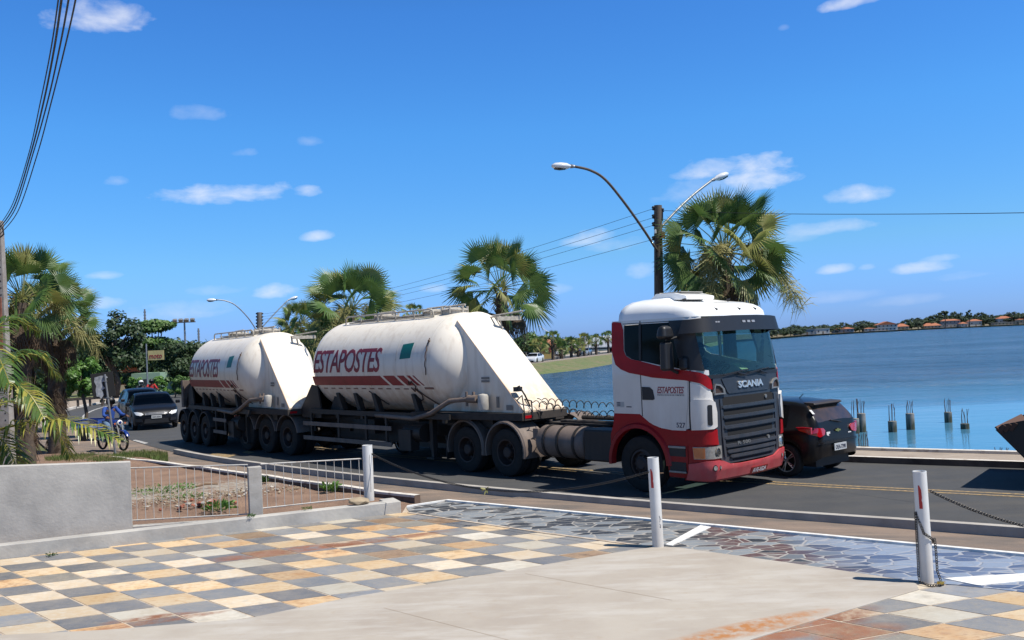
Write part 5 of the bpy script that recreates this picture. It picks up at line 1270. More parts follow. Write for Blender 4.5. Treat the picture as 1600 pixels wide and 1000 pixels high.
# hatchback beside the cab
hh = Vector((-.64, .768)).normalized(); lf = Vector((-hh.y, hh.x))
rl = Vector((5.30, 18.38)); hc = rl-hh*(-1.31)-lf*.80
hb = car('hatchback', 'dusty black hatchback driving away, partly hidden behind the front of the red and white truck', 'car', (hc.x, hc.y, 0), math.atan2(hh.y, hh.x), dict(HATCH, rwm=mat('dusty_glass', (.075, .045, .028), .25, coat=.6, col2=(.02, .018, .016), scale=3)), 'carblack')
rear_details(hb, HATCH); hb.scale = (.98, .98, .985)
# sedan and the dark hatch behind it
sd = Vector((.44, -.90)).normalized()
c = G(246, 669, 0); s1 = car('sedan', 'dark grey sedan with its headlights on, following the rear tank trailer', 'car', (c.x-sd.x*1.4-.1, c.y-sd.y*1.4, 0), math.atan2(sd.y, sd.x), dict(SEDAN, gm='clampglass', wm='carglass'), 'cargrey'); front_details(s1, SEDAN, 'NIX-5036')
sd2 = Vector((.52, -.854)); s2 = car('hatchback', 'black car with lit headlights behind the grey sedan', 'car', (-18.6, 46.2, 0), math.atan2(sd2.y, sd2.x), dict(HATCH, wm='carglass'), 'carblack'); front_details(s2, HATCH, 'LWB-2210', 'black')
# silver car seen in the gap above the drive wheels
car('sedan', 'silver car half hidden behind the drive wheels of the truck', 'car', (-1.55, 25.35, 0), rad(139), SEDAN, 'carsilver')
# far cars on the other arm of the road
fc = thing  # small helper names stay plain
c = G(836, 567.5, 0); car('sedan', 'white car on the far road left of the first far palm', 'car', (c.x, c.y+2, 0), rad(250), SEDAN, 'carwhite', 'cars on the far road', fancy=False)
c = P(916, 556, 190); car('sedan', 'silver grey car on the far road near the white truck', 'car', (c.x, c.y, 0), rad(252), SEDAN, 'carsilver', 'cars on the far road', fancy=False)
c = P(818, 556, 158); car('sedan', 'dark car parked under the bushy tree on the far road', 'car', (c.x, c.y, 0), rad(200), SEDAN, 'cargrey', 'cars on the far road', fancy=False)
# far white box lorry
c = P(940, 552, 215)
lt = thing('box_lorry', 'white box lorry far away on the road behind the lake bank', 'truck', (c.x+1, c.y+4, 0), rad(200))
mb = MB(); mb.box((0, 0, 2.6), (9, 2.5, 2.6)); mb.build('cargo_box', 'carwhite', lt, bevel=.05)
mb = MB(); mb.prism([(4.7, .8), (6.6, .8), (6.6, 1.8), (6.3, 2.9), (4.7, 3.0)], -1.2, 1.2); mb.build('cab', 'housew', lt, bevel=.08)
mb = MB(); mb.box((.9, 0, .95), (11, 1.0, .3)); mb.build('chassis', 'black', lt)
for x in (-3.4, -2.1, 5.4):
    for sg in (-1, 1): mb = MB(); mb.cyl((x, sg*1.2, .5), (x, sg*.9, .5), .5, 16); mb.build('wheel', 'tyre', lt)

# ---- people
def skin_obj(name, pts, edges, radii, m, parent=None, sub=2, loc=None):
    bm = bmesh.new(); ly = bm.verts.layers.skin.verify(); bv = [bm.verts.new(p) for p in pts]
    for a, b in edges: bm.edges.new((bv[a], bv[b]))
    for i, (v, r) in enumerate(zip(bv, radii)):
        r = (r, r) if isinstance(r, (int, float)) else r
        v[ly].radius = r; v[ly].use_root = (i == 0)
    me = bpy.data.meshes.new(name); bm.to_mesh(me); bm.free(); me.materials.append(M[m])
    o = bpy.data.objects.new(name, me); COL.objects.link(o)
    s = o.modifiers.new('skin', 'SKIN'); s.use_smooth_shade = True; u = o.modifiers.new('sub', 'SUBSURF'); u.levels = sub; u.render_levels = sub
    if parent: o.parent = parent
    if loc is not None: o.location = loc
    return o
def hand_pts(wrist, d, up, curl=.6, sg=1):
    """palm and five separate bent fingers: chains starting at the palm"""
    d = Vector(d).normalized(); up = Vector(up).normalized(); s = d.cross(up).normalized(); w = Vector(wrist)
    pts = [w+d*.075]; ed = [(-1, 0)]; rr = [.026]
    for k, (o, L_) in enumerate(((-.030, .072), (-.010, .082), (.011, .077), (.030, .060))):
        b = w+d*.085+s*o; a1 = b+d*L_*.45-up*.01; a2 = a1+(d*(1-curl)-up*curl).normalized()*L_*.35; a3 = a2+(d*(1-curl*1.6)-up*curl).normalized()*L_*.28
        n = len(pts); pts += [b, a1, a2, a3]; ed += [(0, n), (n, n+1), (n+1, n+2), (n+2, n+3)]; rr += [.011, .0095, .0085, .007]
    n = len(pts); b = w+d*.03+s*(-.035*sg); pts += [b, b+d*.035-s*.02*sg-up*.01, b+d*.06-s*.012*sg-up*.03]; ed += [(0, n), (n, n+1), (n+1, n+2)]; rr += [.013, .011, .008]
    return pts, ed, rr
def person(label, loc, rz, J, clothes, group=None, head='hair', scale=1.):
    """J: joints in metres. clothes = (top material, trousers material, shoes material). head: hair / helmet material"""
    t = thing('person', label, 'person', loc, rz, group); t.scale = (scale,)*3
    V_ = {k: Vector(v) for k, v in J.items()}
    names = ['pelvis', 'waist', 'chest', 'neck', 'jaw', 'head', 'crown']; R0 = [(.13, .11), (.12, .10), (.145, .115), .055, (.068, .075), (.076, .09), (.055, .065)]
    pts = [V_[n] for n in names]; ed = [(i, i+1) for i in range(6)]; rr = list(R0)
    def chain(start, ns, rs):
        prev = start
        for n, r in zip(ns, rs): pts.append(V_[n]); rr.append(r); ed.append((prev, len(pts)-1)); prev = len(pts)-1
        return prev
    for s in 'lr':
        e_ = chain(2, ['sh'+s, 'el'+s, 'wr'+s], [.058, .042, .028])
        d = (V_['wr'+s]-V_['el'+s]).normalized(); hp, he, hr = hand_pts(V_['wr'+s], V_.get('hd'+s, d) if 'hd'+s in V_ else d, V_.get('hu'+s, Vector((0, 0, 1))), .75, 1 if s == 'l' else -1)
        n = len(pts); pts.extend(hp); rr.extend(hr); ed.extend([(e_ if a < 0 else a+n, b+n) for a, b in he])
        chain(0, ['hp'+s, 'kn'+s, 'an'+s, 'to'+s], [.09, .058, .038, .03])
    nose = V_['head']+Vector((.088, 0, -.015)); pts.append(nose); rr.append(.014); ed.append((5, len(pts)-1))
    for sg in (-1, 1): pts.append(V_['head']+Vector((.0, sg*.085, -.01))); rr.append(.014); ed.append((5, len(pts)-1))
    body = skin_obj('body', pts, ed, rr, 'skin', t)
    mb = MB()
    for sg in (-1, 1): mb.lathe([(-.009, 0.001), (0, .010), (.009, .001)], 8, 'X', tuple(V_['head']+Vector((.078, sg*.03, .012))))
    mb.build('eyes', 'ink', body)
    # jacket
    p2 = [V_['pelvis']+Vector((0, 0, .02)), V_['waist'], V_['chest'], V_['chest'].lerp(V_['neck'], .6)]; e2 = [(0, 1), (1, 2), (2, 3)]; r2 = [(.15, .13), (.15, .125), (.17, .14), .08]
    for s in 'lr':
        n = len(p2); p2 += [V_['sh'+s], V_['el'+s], V_['el'+s].lerp(V_['wr'+s], .92)]; e2 += [(2, n), (n, n+1), (n+1, n+2)]; r2 += [.078, .058, .044]
    skin_obj('jacket', p2, e2, r2, clothes[0], t)
    p3 = [V_['pelvis']]; e3 = []; r3 = [(.155, .13)]
    for s in 'lr':
        n = len(p3); p3 += [V_['hp'+s], V_['kn'+s], V_['an'+s]]; e3 += [(0, n), (n, n+1), (n+1, n+2)]; r3 += [.105, .075, .058]
    skin_obj('trousers', p3, e3, r3, clothes[1], t)
    for s in 'lr':
        a = V_['an'+s]; b = V_['to'+s]; skin_obj('shoe', [a+Vector((0, 0, .0)), a+Vector((-.03, 0, -.055)), (a+b)/2+Vector((0, 0, -.02)), b+Vector((.04, 0, 0))], [(0, 1), (1, 2), (2, 3)], [.045, .042, .042, .036], clothes[2], t, 1)
    hc_ = V_['head']
    if head == 'hair':
        mb = MB(); mb.lathe([(.115*math.cos(a), .101*math.sin(a)) for a in [0.001+1.45*k/8 for k in range(9)]], 18, 'Z', tuple(hc_+Vector((-.014, 0, .035)))); mb.build('hair', 'black', t, smooth=True)
    else:
        mb = MB(); pr = [(.155*math.cos(a), .140*math.sin(a)+.0005) for a in [2.25*k/14 for k in range(15)]]; mb.lathe(pr, 24, 'Z', tuple(hc_+Vector((0, 0, .015)))); hm = mb.build('helmet', head, t, smooth=True)
        mb = MB(); mb.lathe([(.05, .1405), (.03, .1445), (-.03, .1445), (-.06, .138)], 16, 'Z', tuple(hc_+Vector((.004, 0, .005))), a0=-.95, a1=.95); mb.build('visor', 'clampglass', hm, smooth=True)
    return t
SIT = dict(pelvis=(0, 0, .86), waist=(.0, 0, 1.0), chest=(.06, 0, 1.22), neck=(.09, 0, 1.42), jaw=(.12, 0, 1.47), head=(.115, 0, 1.56), crown=(.105, 0, 1.63),
    shl=(.06, .19, 1.35), ell=(.24, .30, 1.13), wrl=(.46, .32, 1.10), shr=(.06, -.19, 1.35), elr=(.24, -.30, 1.13), wrr=(.46, -.32, 1.10),
    hpl=(.04, .12, .84), knl=(.42, .22, .74), anl=(.20, .20, .36), tol=(.36, .21, .31), hpr=(.04, -.12, .84), knr=(.42, -.22, .74), anr=(.20, -.20, .36), tor=(.36, -.21, .31))
STAND = dict(pelvis=(0, 0, .93), waist=(0, 0, 1.06), chest=(.0, 0, 1.27), neck=(.01, 0, 1.46), jaw=(.03, 0, 1.51), head=(.03, 0, 1.60), crown=(.02, 0, 1.67),
    shl=(0, .19, 1.40), ell=(-.02, .24, 1.12), wrl=(.05, .25, .88), shr=(0, -.19, 1.40), elr=(-.02, -.24, 1.12), wrr=(.05, -.25, .88),
    hpl=(0, .1, .90), knl=(.05, .11, .50), anl=(-.02, .12, .09), tol=(.13, .13, .04), hpr=(0, -.1, .90), knr=(-.02, -.11, .50), anr=(-.12, -.12, .09), tor=(.03, -.13, .04))
def motorbike(label, loc, rz, paint='bikeblue', group=None, lean=0):
    t = thing('motorcycle', label, 'motorcycle', loc, rz, group)
    for x, nm in ((.66, 'front'), (-.62, 'rear')):
        mb = MB(); mb.lathe([(-.012, .262), (-.02, .255), (.02, .255), (.012, .262), (-.012, .262)], 28, 'Y')
        for k in range(12): a = PI*k/6; mb.cyl((.03*math.cos(a), .015*(-1)**k, .03*math.sin(a)), (.258*math.cos(a+.2), 0, .258*math.sin(a+.2)), .004, 4)
        mb.cyl((0, -.05, 0), (0, .05, 0), .035, 10); w = mb.build('wheel', 'steel', t, loc=(x, 0, .30))
        mb = MB(); mb.lathe([(.042*math.sin(a), .272+.03*math.cos(a)) for a in [2*PI*k/10 for k in range(11)]], 32, 'Y'); mb.build('tyre', 'tyre', w, smooth=True)
    for sg in (-1, 1):
        mb = MB(); mb.tube([(.66, sg*.08, .30), (.52, sg*.08, .66), (.42, sg*.08, .92)], [.022, .025, .02], 8); mb.build('fork', 'steel', t)
    mb = MB(); mb.tube([(.40, 0, .90), (.15, 0, .80), (-.2, 0, .70), (-.5, 0, .74)], .028, 8); mb.tube([(.40, 0, .84), (.22, 0, .45), (-.1, 0, .34), (-.62, .06, .30)], .025, 8); mb.build('frame', 'black', t)
    mb = MB(); mb.lathe([(-.26, .001), (-.24, .07), (-.1, .12), (.08, .135), (.2, .10), (.24, .001)], 18, 'X', (.13, 0, .86)); mb.build('fuel_tank', paint, t, smooth=True)
    mb = MB(); mb.box((-.32, 0, .82), (.62, .24, .09)); mb.build('saddle', 'black', t, bevel=.04)
    mb = MB(); mb.box((.1, 0, .47), (.28, .24, .26)); mb.lathe([(0, .11), (.16, .09), (.2, .001)], 12, 'Z', (.16, 0, .52)); mb.build('engine', 'steel', t, bevel=.03)
    mb = MB(); mb.tube([(.2, -.12, .45), (.1, -.14, .28), (-.3, -.15, .30), (-.75, -.16, .40)], [.02, .02, .035, .04], 8); mb.build('exhaust', 'steel', t)
    mb = MB(); mb.lathe([(.0, .085), (.05, .09), (.12, .05), (.13, .001)], 16, 'X', (.40, 0, .90)); hl = MB(); mb.build('headlamp_shell', paint, t, smooth=True)
    mb = MB(); mb.lathe([(0, .001), (.02, .08), (-.01, .085)], 16, 'X', (.50, 0, .90)); mb.build('headlight', bpy.data.materials['bright_lens'], t, smooth=True)
    mb = MB(); mb.tube([(.28, -.38, 1.04), (.34, -.26, 1.06), (.40, -.08, 1.0), (.40, .08, 1.0), (.34, .26, 1.06), (.28, .38, 1.04)], .014, 8); mb.build('handlebar', 'black', t)
    for sg in (-1, 1):
        mb = MB(); mb.tube([(.34, sg*.24, 1.06), (.36, sg*.30, 1.2)], .007, 6); mb.box((.36, sg*.34, 1.23), (.02, .13, .08)); mb.build('mirror', 'black', t, bevel=.01)
        mb = MB(); mb.lathe([(0, .001), (.01, .03), (-.03, .02)], 8, 'X', (.50, sg*.17, .88)); mb.build('indicator', 'orange', t)
    for x, a0 in ((.66, .5), (-.62, .3)):
        mb = MB(); mb.lathe([(-.06, .35), (-.04, .37), (.04, .37), (.06, .35)], 14, 'Y', (x, 0, .30), a0=a0 if x > 0 else .9, a1=2.4 if x > 0 else 2.7); mb.build('mudguard', paint, t, smooth=True)
    return t
bc = G(180, 707, 0); bd = math.atan2(-.62, .78)
bx, by = bc.x-.66*math.cos(bd), bc.y-.66*math.sin(bd)
bd = rad(-38); bc = G(193, 706, 0); bx, by = bc.x-.66*math.cos(bd), bc.y-.66*math.sin(bd)
motorbike('blue motorcycle carrying a rider in a blue jacket beside the leaning sign post', (bx, by, .03), bd)
person('rider in a bright blue jacket, pale jeans and black helmet on the blue motorcycle', (bx-.15*math.cos(bd), by-.15*math.sin(bd), .03), bd, SIT, ('blue', 'jeans', 'black'), head='black')
# riders behind the cars
for (x, y, Y, jm, hm, lb, lb2) in ((238, 640, 58, 'redcloth', 'black', 'motorcycle ridden by someone in red, behind the two dark cars', 'rider in a red shirt coming up behind the two dark cars'), (222, 642, 56, 'darkcloth', 'whitecloth', 'motorcycle of the rider in the white helmet, behind the two dark cars', 'rider in dark clothes and a white helmet behind the two dark cars')):
    c = P(x, 640, Y); a = rad(-60); motorbike(lb, (c.x, c.y, 0), a, 'carblack', 'motorcycles behind the cars'); person(lb2, (c.x-.15*math.cos(a), c.y-.15*math.sin(a), 0), a, SIT, (jm, 'darkcloth', 'black'), head=hm, group='riders behind the cars', scale=1.0)
c = P(870, 562, 150); person('person in a white shirt walking on the far road by the palms', (c.x, c.y, 0), rad(-100), STAND, ('whitecloth', 'darkcloth', 'black'), group='people on the far road')
c = P(905, 558, 175); person('person in blue standing on the far road between two palms', (c.x, c.y, 0), rad(-80), STAND, ('blue', 'darkcloth', 'black'), group='people on the far road')
# driver
DRV = dict(pelvis=(0, 0, .0), waist=(-.04, 0, .14), chest=(.0, 0, .36), neck=(.04, 0, .56), jaw=(.08, 0, .61), head=(.08, 0, .70), crown=(.07, 0, .77),
    shl=(.0, .19, .50), ell=(.22, .28, .30), wrl=(.46, .14, .42), shr=(.0, -.19, .50), elr=(.22, -.28, .32), wrr=(.47, -.12, .44),
    hpl=(.05, .10, -.02), knl=(.44, .16, .06), anl=(.60, .15, -.34), tol=(.75, .15, -.36), hpr=(.05, -.1, -.02), knr=(.44, -.16, .06), anr=(.60, -.15, -.34), tor=(.75, -.15, -.36))
def in_truck(p): return Matrix.Translation((3.20, 18.17, 0)) @ Matrix.Rotation(TH, 4, 'Z') @ Vector(p)
q = in_truck((.02, .62, 1.88)); person('truck driver seen through the windscreen with both hands on the wheel', tuple(q), TH, DRV, ('darkcloth', 'darkcloth', 'black'))
q = in_truck((1.22, .30, 2.25)); mb = MB(); mb.box((0, 0, 0), (.22, .30, .006), rot=Matrix.Rotation(rad(32), 3, 'Y')); o = mb.build('paper_sheet', 'paper'); o.location = q; o.rotation_euler = (0, 0, TH+.2); tag(o, 'cream sheet of paper lying on the dashboard of the truck', 'paper')

# ---- loader bucket at the right edge
LH = math.atan2(.61, -.79); LO = Vector((8.27, 16.1, 0))
ld_ = thing('wheel_loader', 'dark loader at the right edge with only its raised bucket in the picture', 'loader', tuple(LO), LH)
# local x forwards (towards the left of the picture); the bucket's edge is at x=0; near side is +y... the machine stands behind (x<0)
prof = [(0, 1.0), (-.10, 1.09), (-.45, 1.17), (-.95, 1.42), (-1.25, 1.30), (-1.35, .75), (-1.12, .34), (-.80, .20), (-.62, .28), (-.41, .53)]
sgn = 1 if (Matrix.Rotation(LH, 3, 'Z') @ Vector((0, 1, 0))).y < 0 else -1
mb = MB(); mb.prism(prof, 0, sgn*.03); mb.prism(prof, -sgn*2.43, -sgn*2.4); bk = mb.build('bucket', 'blackmet', ld_)
mb = MB(); sh_ = [(0, 1.0), (-.41, .53), (-.62, .28), (-.80, .20), (-1.12, .34), (-1.35, .75), (-1.25, 1.30), (-.95, 1.42)]
for a, b in zip(sh_, sh_[1:]):
    mb.add([(a[0], 0, a[1]), (b[0], 0, b[1]), (b[0], -sgn*2.4, b[1]), (a[0], -sgn*2.4, a[1]), (a[0]-.02, 0, a[1]+.02), (b[0]-.02, 0, b[1]+.02), (b[0]-.02, -sgn*2.4, b[1]+.02), (a[0]-.02, -sgn*2.4, a[1]+.02)], [(0, 1, 2, 3), (7, 6, 5, 4), (0, 4, 5, 1), (2, 6, 7, 3)])
mb.build('bucket_shell', 'blackmet', ld_)
mb = MB(); mb.box((-.06, -sgn*1.2, 1.0), (.16, 2.5, .03), rot=Matrix.Rotation(rad(-40), 3, 'Y'))
for k in range(3): mb.box((-.10-.09*k, sgn*.03, 1.02+.02*k), (.06, .05, .16), rot=Matrix.Rotation(rad(-35), 3, 'Y'))
mb.build('cutting_edge', 'rust', ld_, bevel=.005)
mb = MB()
for y in (-.7, -1.7): mb.tube([(-1.3, sgn*y, .8), (-2.4, sgn*y, 1.2), (-3.4, sgn*y, 1.9)], [.12, .15, .15], 8)
mb.build('lift_arm', 'ochre', ld_)
mb = MB(); mb.box((-4.4, -sgn*1.2, 1.2), (2.6, 1.1, .9)); mb.box((-6.6, -sgn*1.2, 1.4), (2.0, 1.4, 1.1)); mb.build('machine_body', 'ochre', ld_, bevel=.08)
mb = MB(); mb.box((-4.7, -sgn*1.2, 2.3), (1.4, 1.3, 1.5)); mb.build('cab', 'clampglass', ld_, bevel=.06)
for x in (-3.2, -6.2):
    for y in (-.3, -2.1): mb = MB(); mb.lathe([(-.25, .001), (-.25, .6), (-.2, .68), (.2, .68), (.25, .6), (.25, .001)], 24, 'Y', (x, sgn*y, .68)); mb.build('wheel', 'tyre', ld_, auto=40)
# ================================================================== STREET FURNITURE, WALLS
def chain(name, label, pts, link=.030, wire=.0042, m='chain', group=None, cat='chain'):
    """links along a polyline, every second one turned a quarter"""
    P_ = [Vector(p) for p in pts]; L_ = [0]
    for a, b in zip(P_, P_[1:]): L_.append(L_[-1]+(b-a).length)
    def at(s):
        for i in range(len(P_)-1):
            if s <= L_[i+1] or i == len(P_)-2:
                k = (s-L_[i])/(L_[i+1]-L_[i]); return P_[i].lerp(P_[i+1], k), (P_[i+1]-P_[i]).normalized()
    mb = MB(); n = int(L_[-1]/(link*.72))
    for i in range(n):
        c, d = at((i+.5)*L_[-1]/n); a = d.orthogonal().normalized(); b = d.cross(a)
        s_ = a if i % 2 else b; s_ = (s_*.8+(b if i % 2 else a)*.6).normalized()
        q = [c+d*(link*.5*math.cos(t))+s_*(link*.30*math.sin(t)) for t in [2*PI*k/8 for k in range(9)]]
        mb.tube(q, wire, 4, cap=False)
    return tag(mb.build(name, m, smooth=True), label, cat, group)
def sagline(a, b, sag, n=30): return [a.lerp(b, i/n)+Vector((0, 0, -sag*4*(i/n)*(1-i/n))) for i in range(n+1)]
# bollards
def bollard(label, base, h, r=.062, lean=(0, 0), red=True, scr=None):
    t = thing('bollard', label, 'bollard', tuple(base), 0, 'white pipe bollards along the edge of the patio'); t.rotation_euler = (lean[0], lean[1], 0)
    mb = MB(); mb.lathe([(0, r), (h, r), (h, r-.008), (h-.012, r-.009)], 32, 'Z'); mb.build('pipe', 'pvc', t, auto=40)
    mb = MB(); mb.lathe([(h-.05, .001), (h-.012, r-.008)], 24, 'Z'); mb.build('cement_fill', 'concrete', t)
    if red:
        mb = MB(); a0 = -2.05; vs = []
        prof = [(-.10, .0), (.06, 0), (.06, .06), (.03, .085), (.055, .11), (.04, .19), (-.04, .235), (-.10, .235)]
        fn = lambda u, v, d: Vector(((r+d)*math.cos(a0+u*3.0), (r+d)*math.sin(a0+u*3.0), h-.37+v))
        conform(mb, prof, fn, .0005, .001, .03, 0); mb.build('red_mark', mat('red_tape', (.45, .02, .02), .5) if 'red_tape' not in bpy.data.materials else bpy.data.materials['red_tape'], t)
    mb = MB(); mb.cyl((r-.01, 0, h-.2), (r+.05, -.01, h-.2), .006, 6); mb.build('hook', 'rust' if not red else 'wood', t)
    if scr:
        mb = MB(); fn = lambda u, v, d: Vector(((r+d)*math.cos(u), (r+d)*math.sin(u), v)); 
        for q in scr: mb.tube([fn(u, v, .002) for u, v in q], .0022, 4)
        mb.build('scribble', 'ink', t)
    return t
Bb = gp(1449, 911); Cb = gp(1028.5, 855); Db = G(577, 782, .42)
bollard('right white pipe bollard with a rusty chain wrapped round it and a brass padlock', Bb, 1.13, .066, (0, rad(-.8)), scr=None)
bollard('middle white pipe bollard with a red mark and black scribble, before the cab', Cb, 1.115, .07, (0, rad(-.6)), scr=[[(-1.15, .32), (-1.05, .37), (-1.2, .40), (-1.0, .35)], [(-1.2, .30), (-1.0, .28), (-1.05, .25), (-1.2, .27)]])
bollard('left white pipe bollard standing on the low wall at the end of the railing', Db, .90, .082, (0, rad(.2)), red=False, scr=[[(-1.0, .75), (-1.15, .62), (-.95, .45)], [(-.95, .45), (-1.0, .15)]])
top = lambda b, h, dx, dz: Vector((b.x+dx, b.y-.03, b.z+h-dz))
chain('chain', 'long chain sagging between the left and the middle bollard', sagline(top(Db, .90, .07, .14), top(Cb, 1.115, -.075, .17), .41, 40), link=.036, wire=.0052, group='chains hung between the bollards')
rt = P(1640, 822, 7.6); rt = Vector((6.8, 8.2, PZ+1.0))
chain('chain', 'chain hanging from the right bollard out of the right edge of the picture', sagline(top(Bb, 1.13, .07, .2), rt, .42, 40), link=.036, wire=.0052, group='chains hung between the bollards')
# the spare chain wrapped round the right bollard
def rb(a, z, o=.012): return Vector((Bb.x+(.066+o)*math.cos(a), Bb.y+(.066+o)*math.sin(a), PZ+z))
pts = [rb(rad(190), .72, .016)]+[rb(rad(190+k*8), .72-.03*k if k < 6 else .54-.018*(k-6), .012) for k in range(1, 6)]+[rb(rad(230+k*12), .53-.012*k, .012) for k in range(1, 11)]+[rb(rad(-5), .44, .03), rb(rad(-8), .3, .035), rb(rad(-10), .12, .035), rb(rad(-20), .03, .06)]
chain('chain', 'rusty chain looped tightly round the right bollard and hanging to the ground', pts, link=.034, wire=.0048, m='chain')
pts = [rb(rad(190), .72, .022), rb(rad(188), .5, .02), rb(rad(186), .2, .02), rb(rad(192), .09, .03), rb(rad(210), .03, .05), rb(rad(250), .015, .09), rb(rad(290), .015, .10), rb(rad(320), .015, .09)]
chain('chain', 'chain end hanging left of the right bollard and piled at its foot', pts, link=.034, wire=.0048)
pk = thing('padlock', 'small brass padlock lying at the foot of the right bollard', 'padlock', (Bb.x+.08, Bb.y-.12, PZ+.012), .4)
mb = MB(); mb.box((0, 0, .018), (.055, .045, .028)); mb.build('lock_body', 'brass', pk, bevel=.005)
mb = MB(); mb.tube([(.02, -.014, .018), (.055, -.014, .018), (.065, 0, .018), (.055, .014, .018), (.02, .014, .018)], .005, 6); mb.build('shackle', 'steel', pk)
# sprig of leaves caught on the chain
c = sagline(top(Db, .90, .07, .14), top(Cb, 1.115, -.075, .17), .41, 40)[19]; mb = MB()
random.seed(9)
for k in range(9):
    d = Vector((random.uniform(-1, 1), random.uniform(-.5, .5), random.uniform(-.35, .7))).normalized(); s_ = d.orthogonal().normalized()*.014; L_ = random.uniform(.05, .11)
    mb.add([c, c+d*L_*.5+s_, c+d*L_, c+d*L_*.5-s_], [(0, 1, 2, 3)])
tag(mb.build('leaf_sprig', 'leafpale'), 'little yellow green sprig of leaves caught on the sagging chain', 'leaves')

# low kerb wall along the patio
wd_ = .20
mb = MB(); mb.slab([tuple(v)[:2] for v in (K0-kd*14, K1-kd*.02, K1-kd*.02+kn*wd_, K0-kd*14+kn*wd_)], -.05, PZ+.185)
mb.slab([tuple(v)[:2] for v in (K1-kd*.26+kn*.202, K1-kd*.018+kn*.202, K1-kd*.018+kn*.44, K1-kd*.26+kn*.44)], -.05, PZ+.185)
tag(mb.build('low_wall', 'wall', bevel=.012), 'long low rendered wall between the slate tiles and the dirt lot', 'wall')
# grey wall at left
w1 = G(207.5, 829, PZ)+kn*.08; w1.z = 0; 
mb = MB(); L_ = 14
a0 = w1-kd*L_
pr = []
vs = []
for (p, zt) in ((w1, 1.30), (w1-kd*3.0, 1.46), (w1-kd*3.5, 1.49), (a0, 1.6)):
    for q, z in ((p, 0), (p, zt), (p+kn*.17, zt), (p+kn*.17, 0)): vs.append((q.x, q.y, z))
fs = [(0, 1, 2, 3), (12, 15, 14, 13)]
for i in range(3):
    for k in range(3): fs.append((i*4+k, i*4+4+k, i*4+5+k, i*4+1+k))
mb.add(vs, fs); tag(mb.build('garden_wall', 'wall', bevel=.01), 'chest-high grey rendered wall at the left edge behind the tiles', 'wall')
# footing ledge behind the railing
f0 = w1+kn*.10; f1 = K1+kn*.33-kd*.2
mb = MB(); mb.slab([tuple(v)[:2] for v in (w1+kn*.02, f1-kn*.10, f1, w1+kn*.16)], -.05, PZ+.05)
tag(mb.build('footing', 'wall', bevel=.01), 'low concrete footing under the white railing', 'footing')
# railing post + panels
pb = G(400, 806, PZ+.1); pb.z = 0
pt_ = thing('railing_post', 'square grey concrete post between the two white railing panels', 'post', (pb.x, pb.y, 0), math.atan2(kd.y, kd.x))
mb = MB(); mb.box((0, .0, .56), (.205, .15, 1.12)); mb.build('shaft', 'post', pt_, bevel=.012)
def rail_panel(label, a, b, zt0, zt1, zb0, zb1, n):
    t = thing('railing', label, 'railing', (a.x, a.y, 0), 0, 'white railing panels beside the grey post')
    d = b-a; d.z = 0; loc = lambda k, z: Vector((d.x*k, d.y*k, z))
    mb = MB(); mb.tube([loc(0, zt0), loc(1, zt1)], .011, 6); mb.build('top_rail', 'railpaint', t)
    mb = MB(); mb.tube([loc(0, zb0), loc(1, zb1)], .011, 6); mb.build('bottom_rail', 'railpaint', t)
    for i in range(n):
        k = (i+.6)/n; mb = MB(); mb.tube([loc(k, zb0+(zb1-zb0)*k-.02), loc(k, zt0+(zt1-zt0)*k+.0)], .0052, 5); mb.build('bar', 'railpaint', t)
r0 = w1+kn*.08; 
def at_ray(px, py, p0, d):      # point of the vertical plane through p0 along d
    r = ray(px, py); n_ = Vector((-d.y, d.x, 0)); tt = (p0-Vector((0, 0, CZ))).dot(n_)/r.dot(n_); return Vector((0, 0, CZ))+r*tt
dd = (pb-r0).normalized()
z = lambda x, y, p0=r0, d=dd: at_ray(x, y, p0, d).z
rail_panel('white railing of thin white bars between the grey wall and the square grey post', r0, pb-dd*.1, z(208, 731), z(389, 726), z(209, 813), z(389, 803), 14)
p2 = pb; d2 = (Vector((Db.x, Db.y, 0))-pb).normalized()
rail_panel('white railing of thin white bars between the square grey post and the left bollard', pb+d2*.1, Vector((Db.x, Db.y, 0))-d2*.09, z(411, 725, p2, d2), z(567, 716.5, p2, d2), z(411, 794, p2, d2), z(567, 777, p2, d2), 12)
# kerb of the lot, white topped
a = G(228, 720, .10); b = G(648, 784, .10); a.z = b.z = 0; d = (b-a).normalized(); nn = Vector((-d.y, d.x, 0))
a2 = a-d*3.2
mb = MB()
pts = []
for i in range(15):
    k = i/14; p = a2.lerp(b, k)+nn*(.25*math.sin(PI*k)*0); pts.append(p)
vs = []
for i, p in enumerate(pts):
    zt = lerp_tab([(0, .05), (.12, .08), (.3, .13), (1, .20)], i/14)+(.012*math.sin(i*2.3))
    for q, z_ in ((p, -.05), (p, zt), (p+nn*.13, zt), (p+nn*.13, -.05)): vs.append((q.x, q.y, z_))
fs = [(0, 1, 2, 3), (14*4, 14*4+3, 14*4+2, 14*4+1)]
for i in range(14):
    for k in range(3): fs.append((i*4+k, i*4+4+k, i*4+5+k, i*4+1+k))
mb.add(vs, fs); kb = mb.build('lot_kerb', 'darkkerb'); tag(kb, kind='structure')
mb = MB()
for i in range(14):
    A_ = [Vector(vs[i*4+1]), Vector(vs[i*4+2]), Vector(vs[i*4+6]), Vector(vs[i*4+5])]; mb.add([p+Vector((0, 0, .006)) for p in A_]+[p+Vector((0, 0, -.035))-nn*.004 for p in (A_[0], A_[3])], [(0, 1, 2, 3), (0, 3, 5, 4)])
tag(mb.build('lot_kerb_whitewash', 'kerbwhite'), kind='structure')
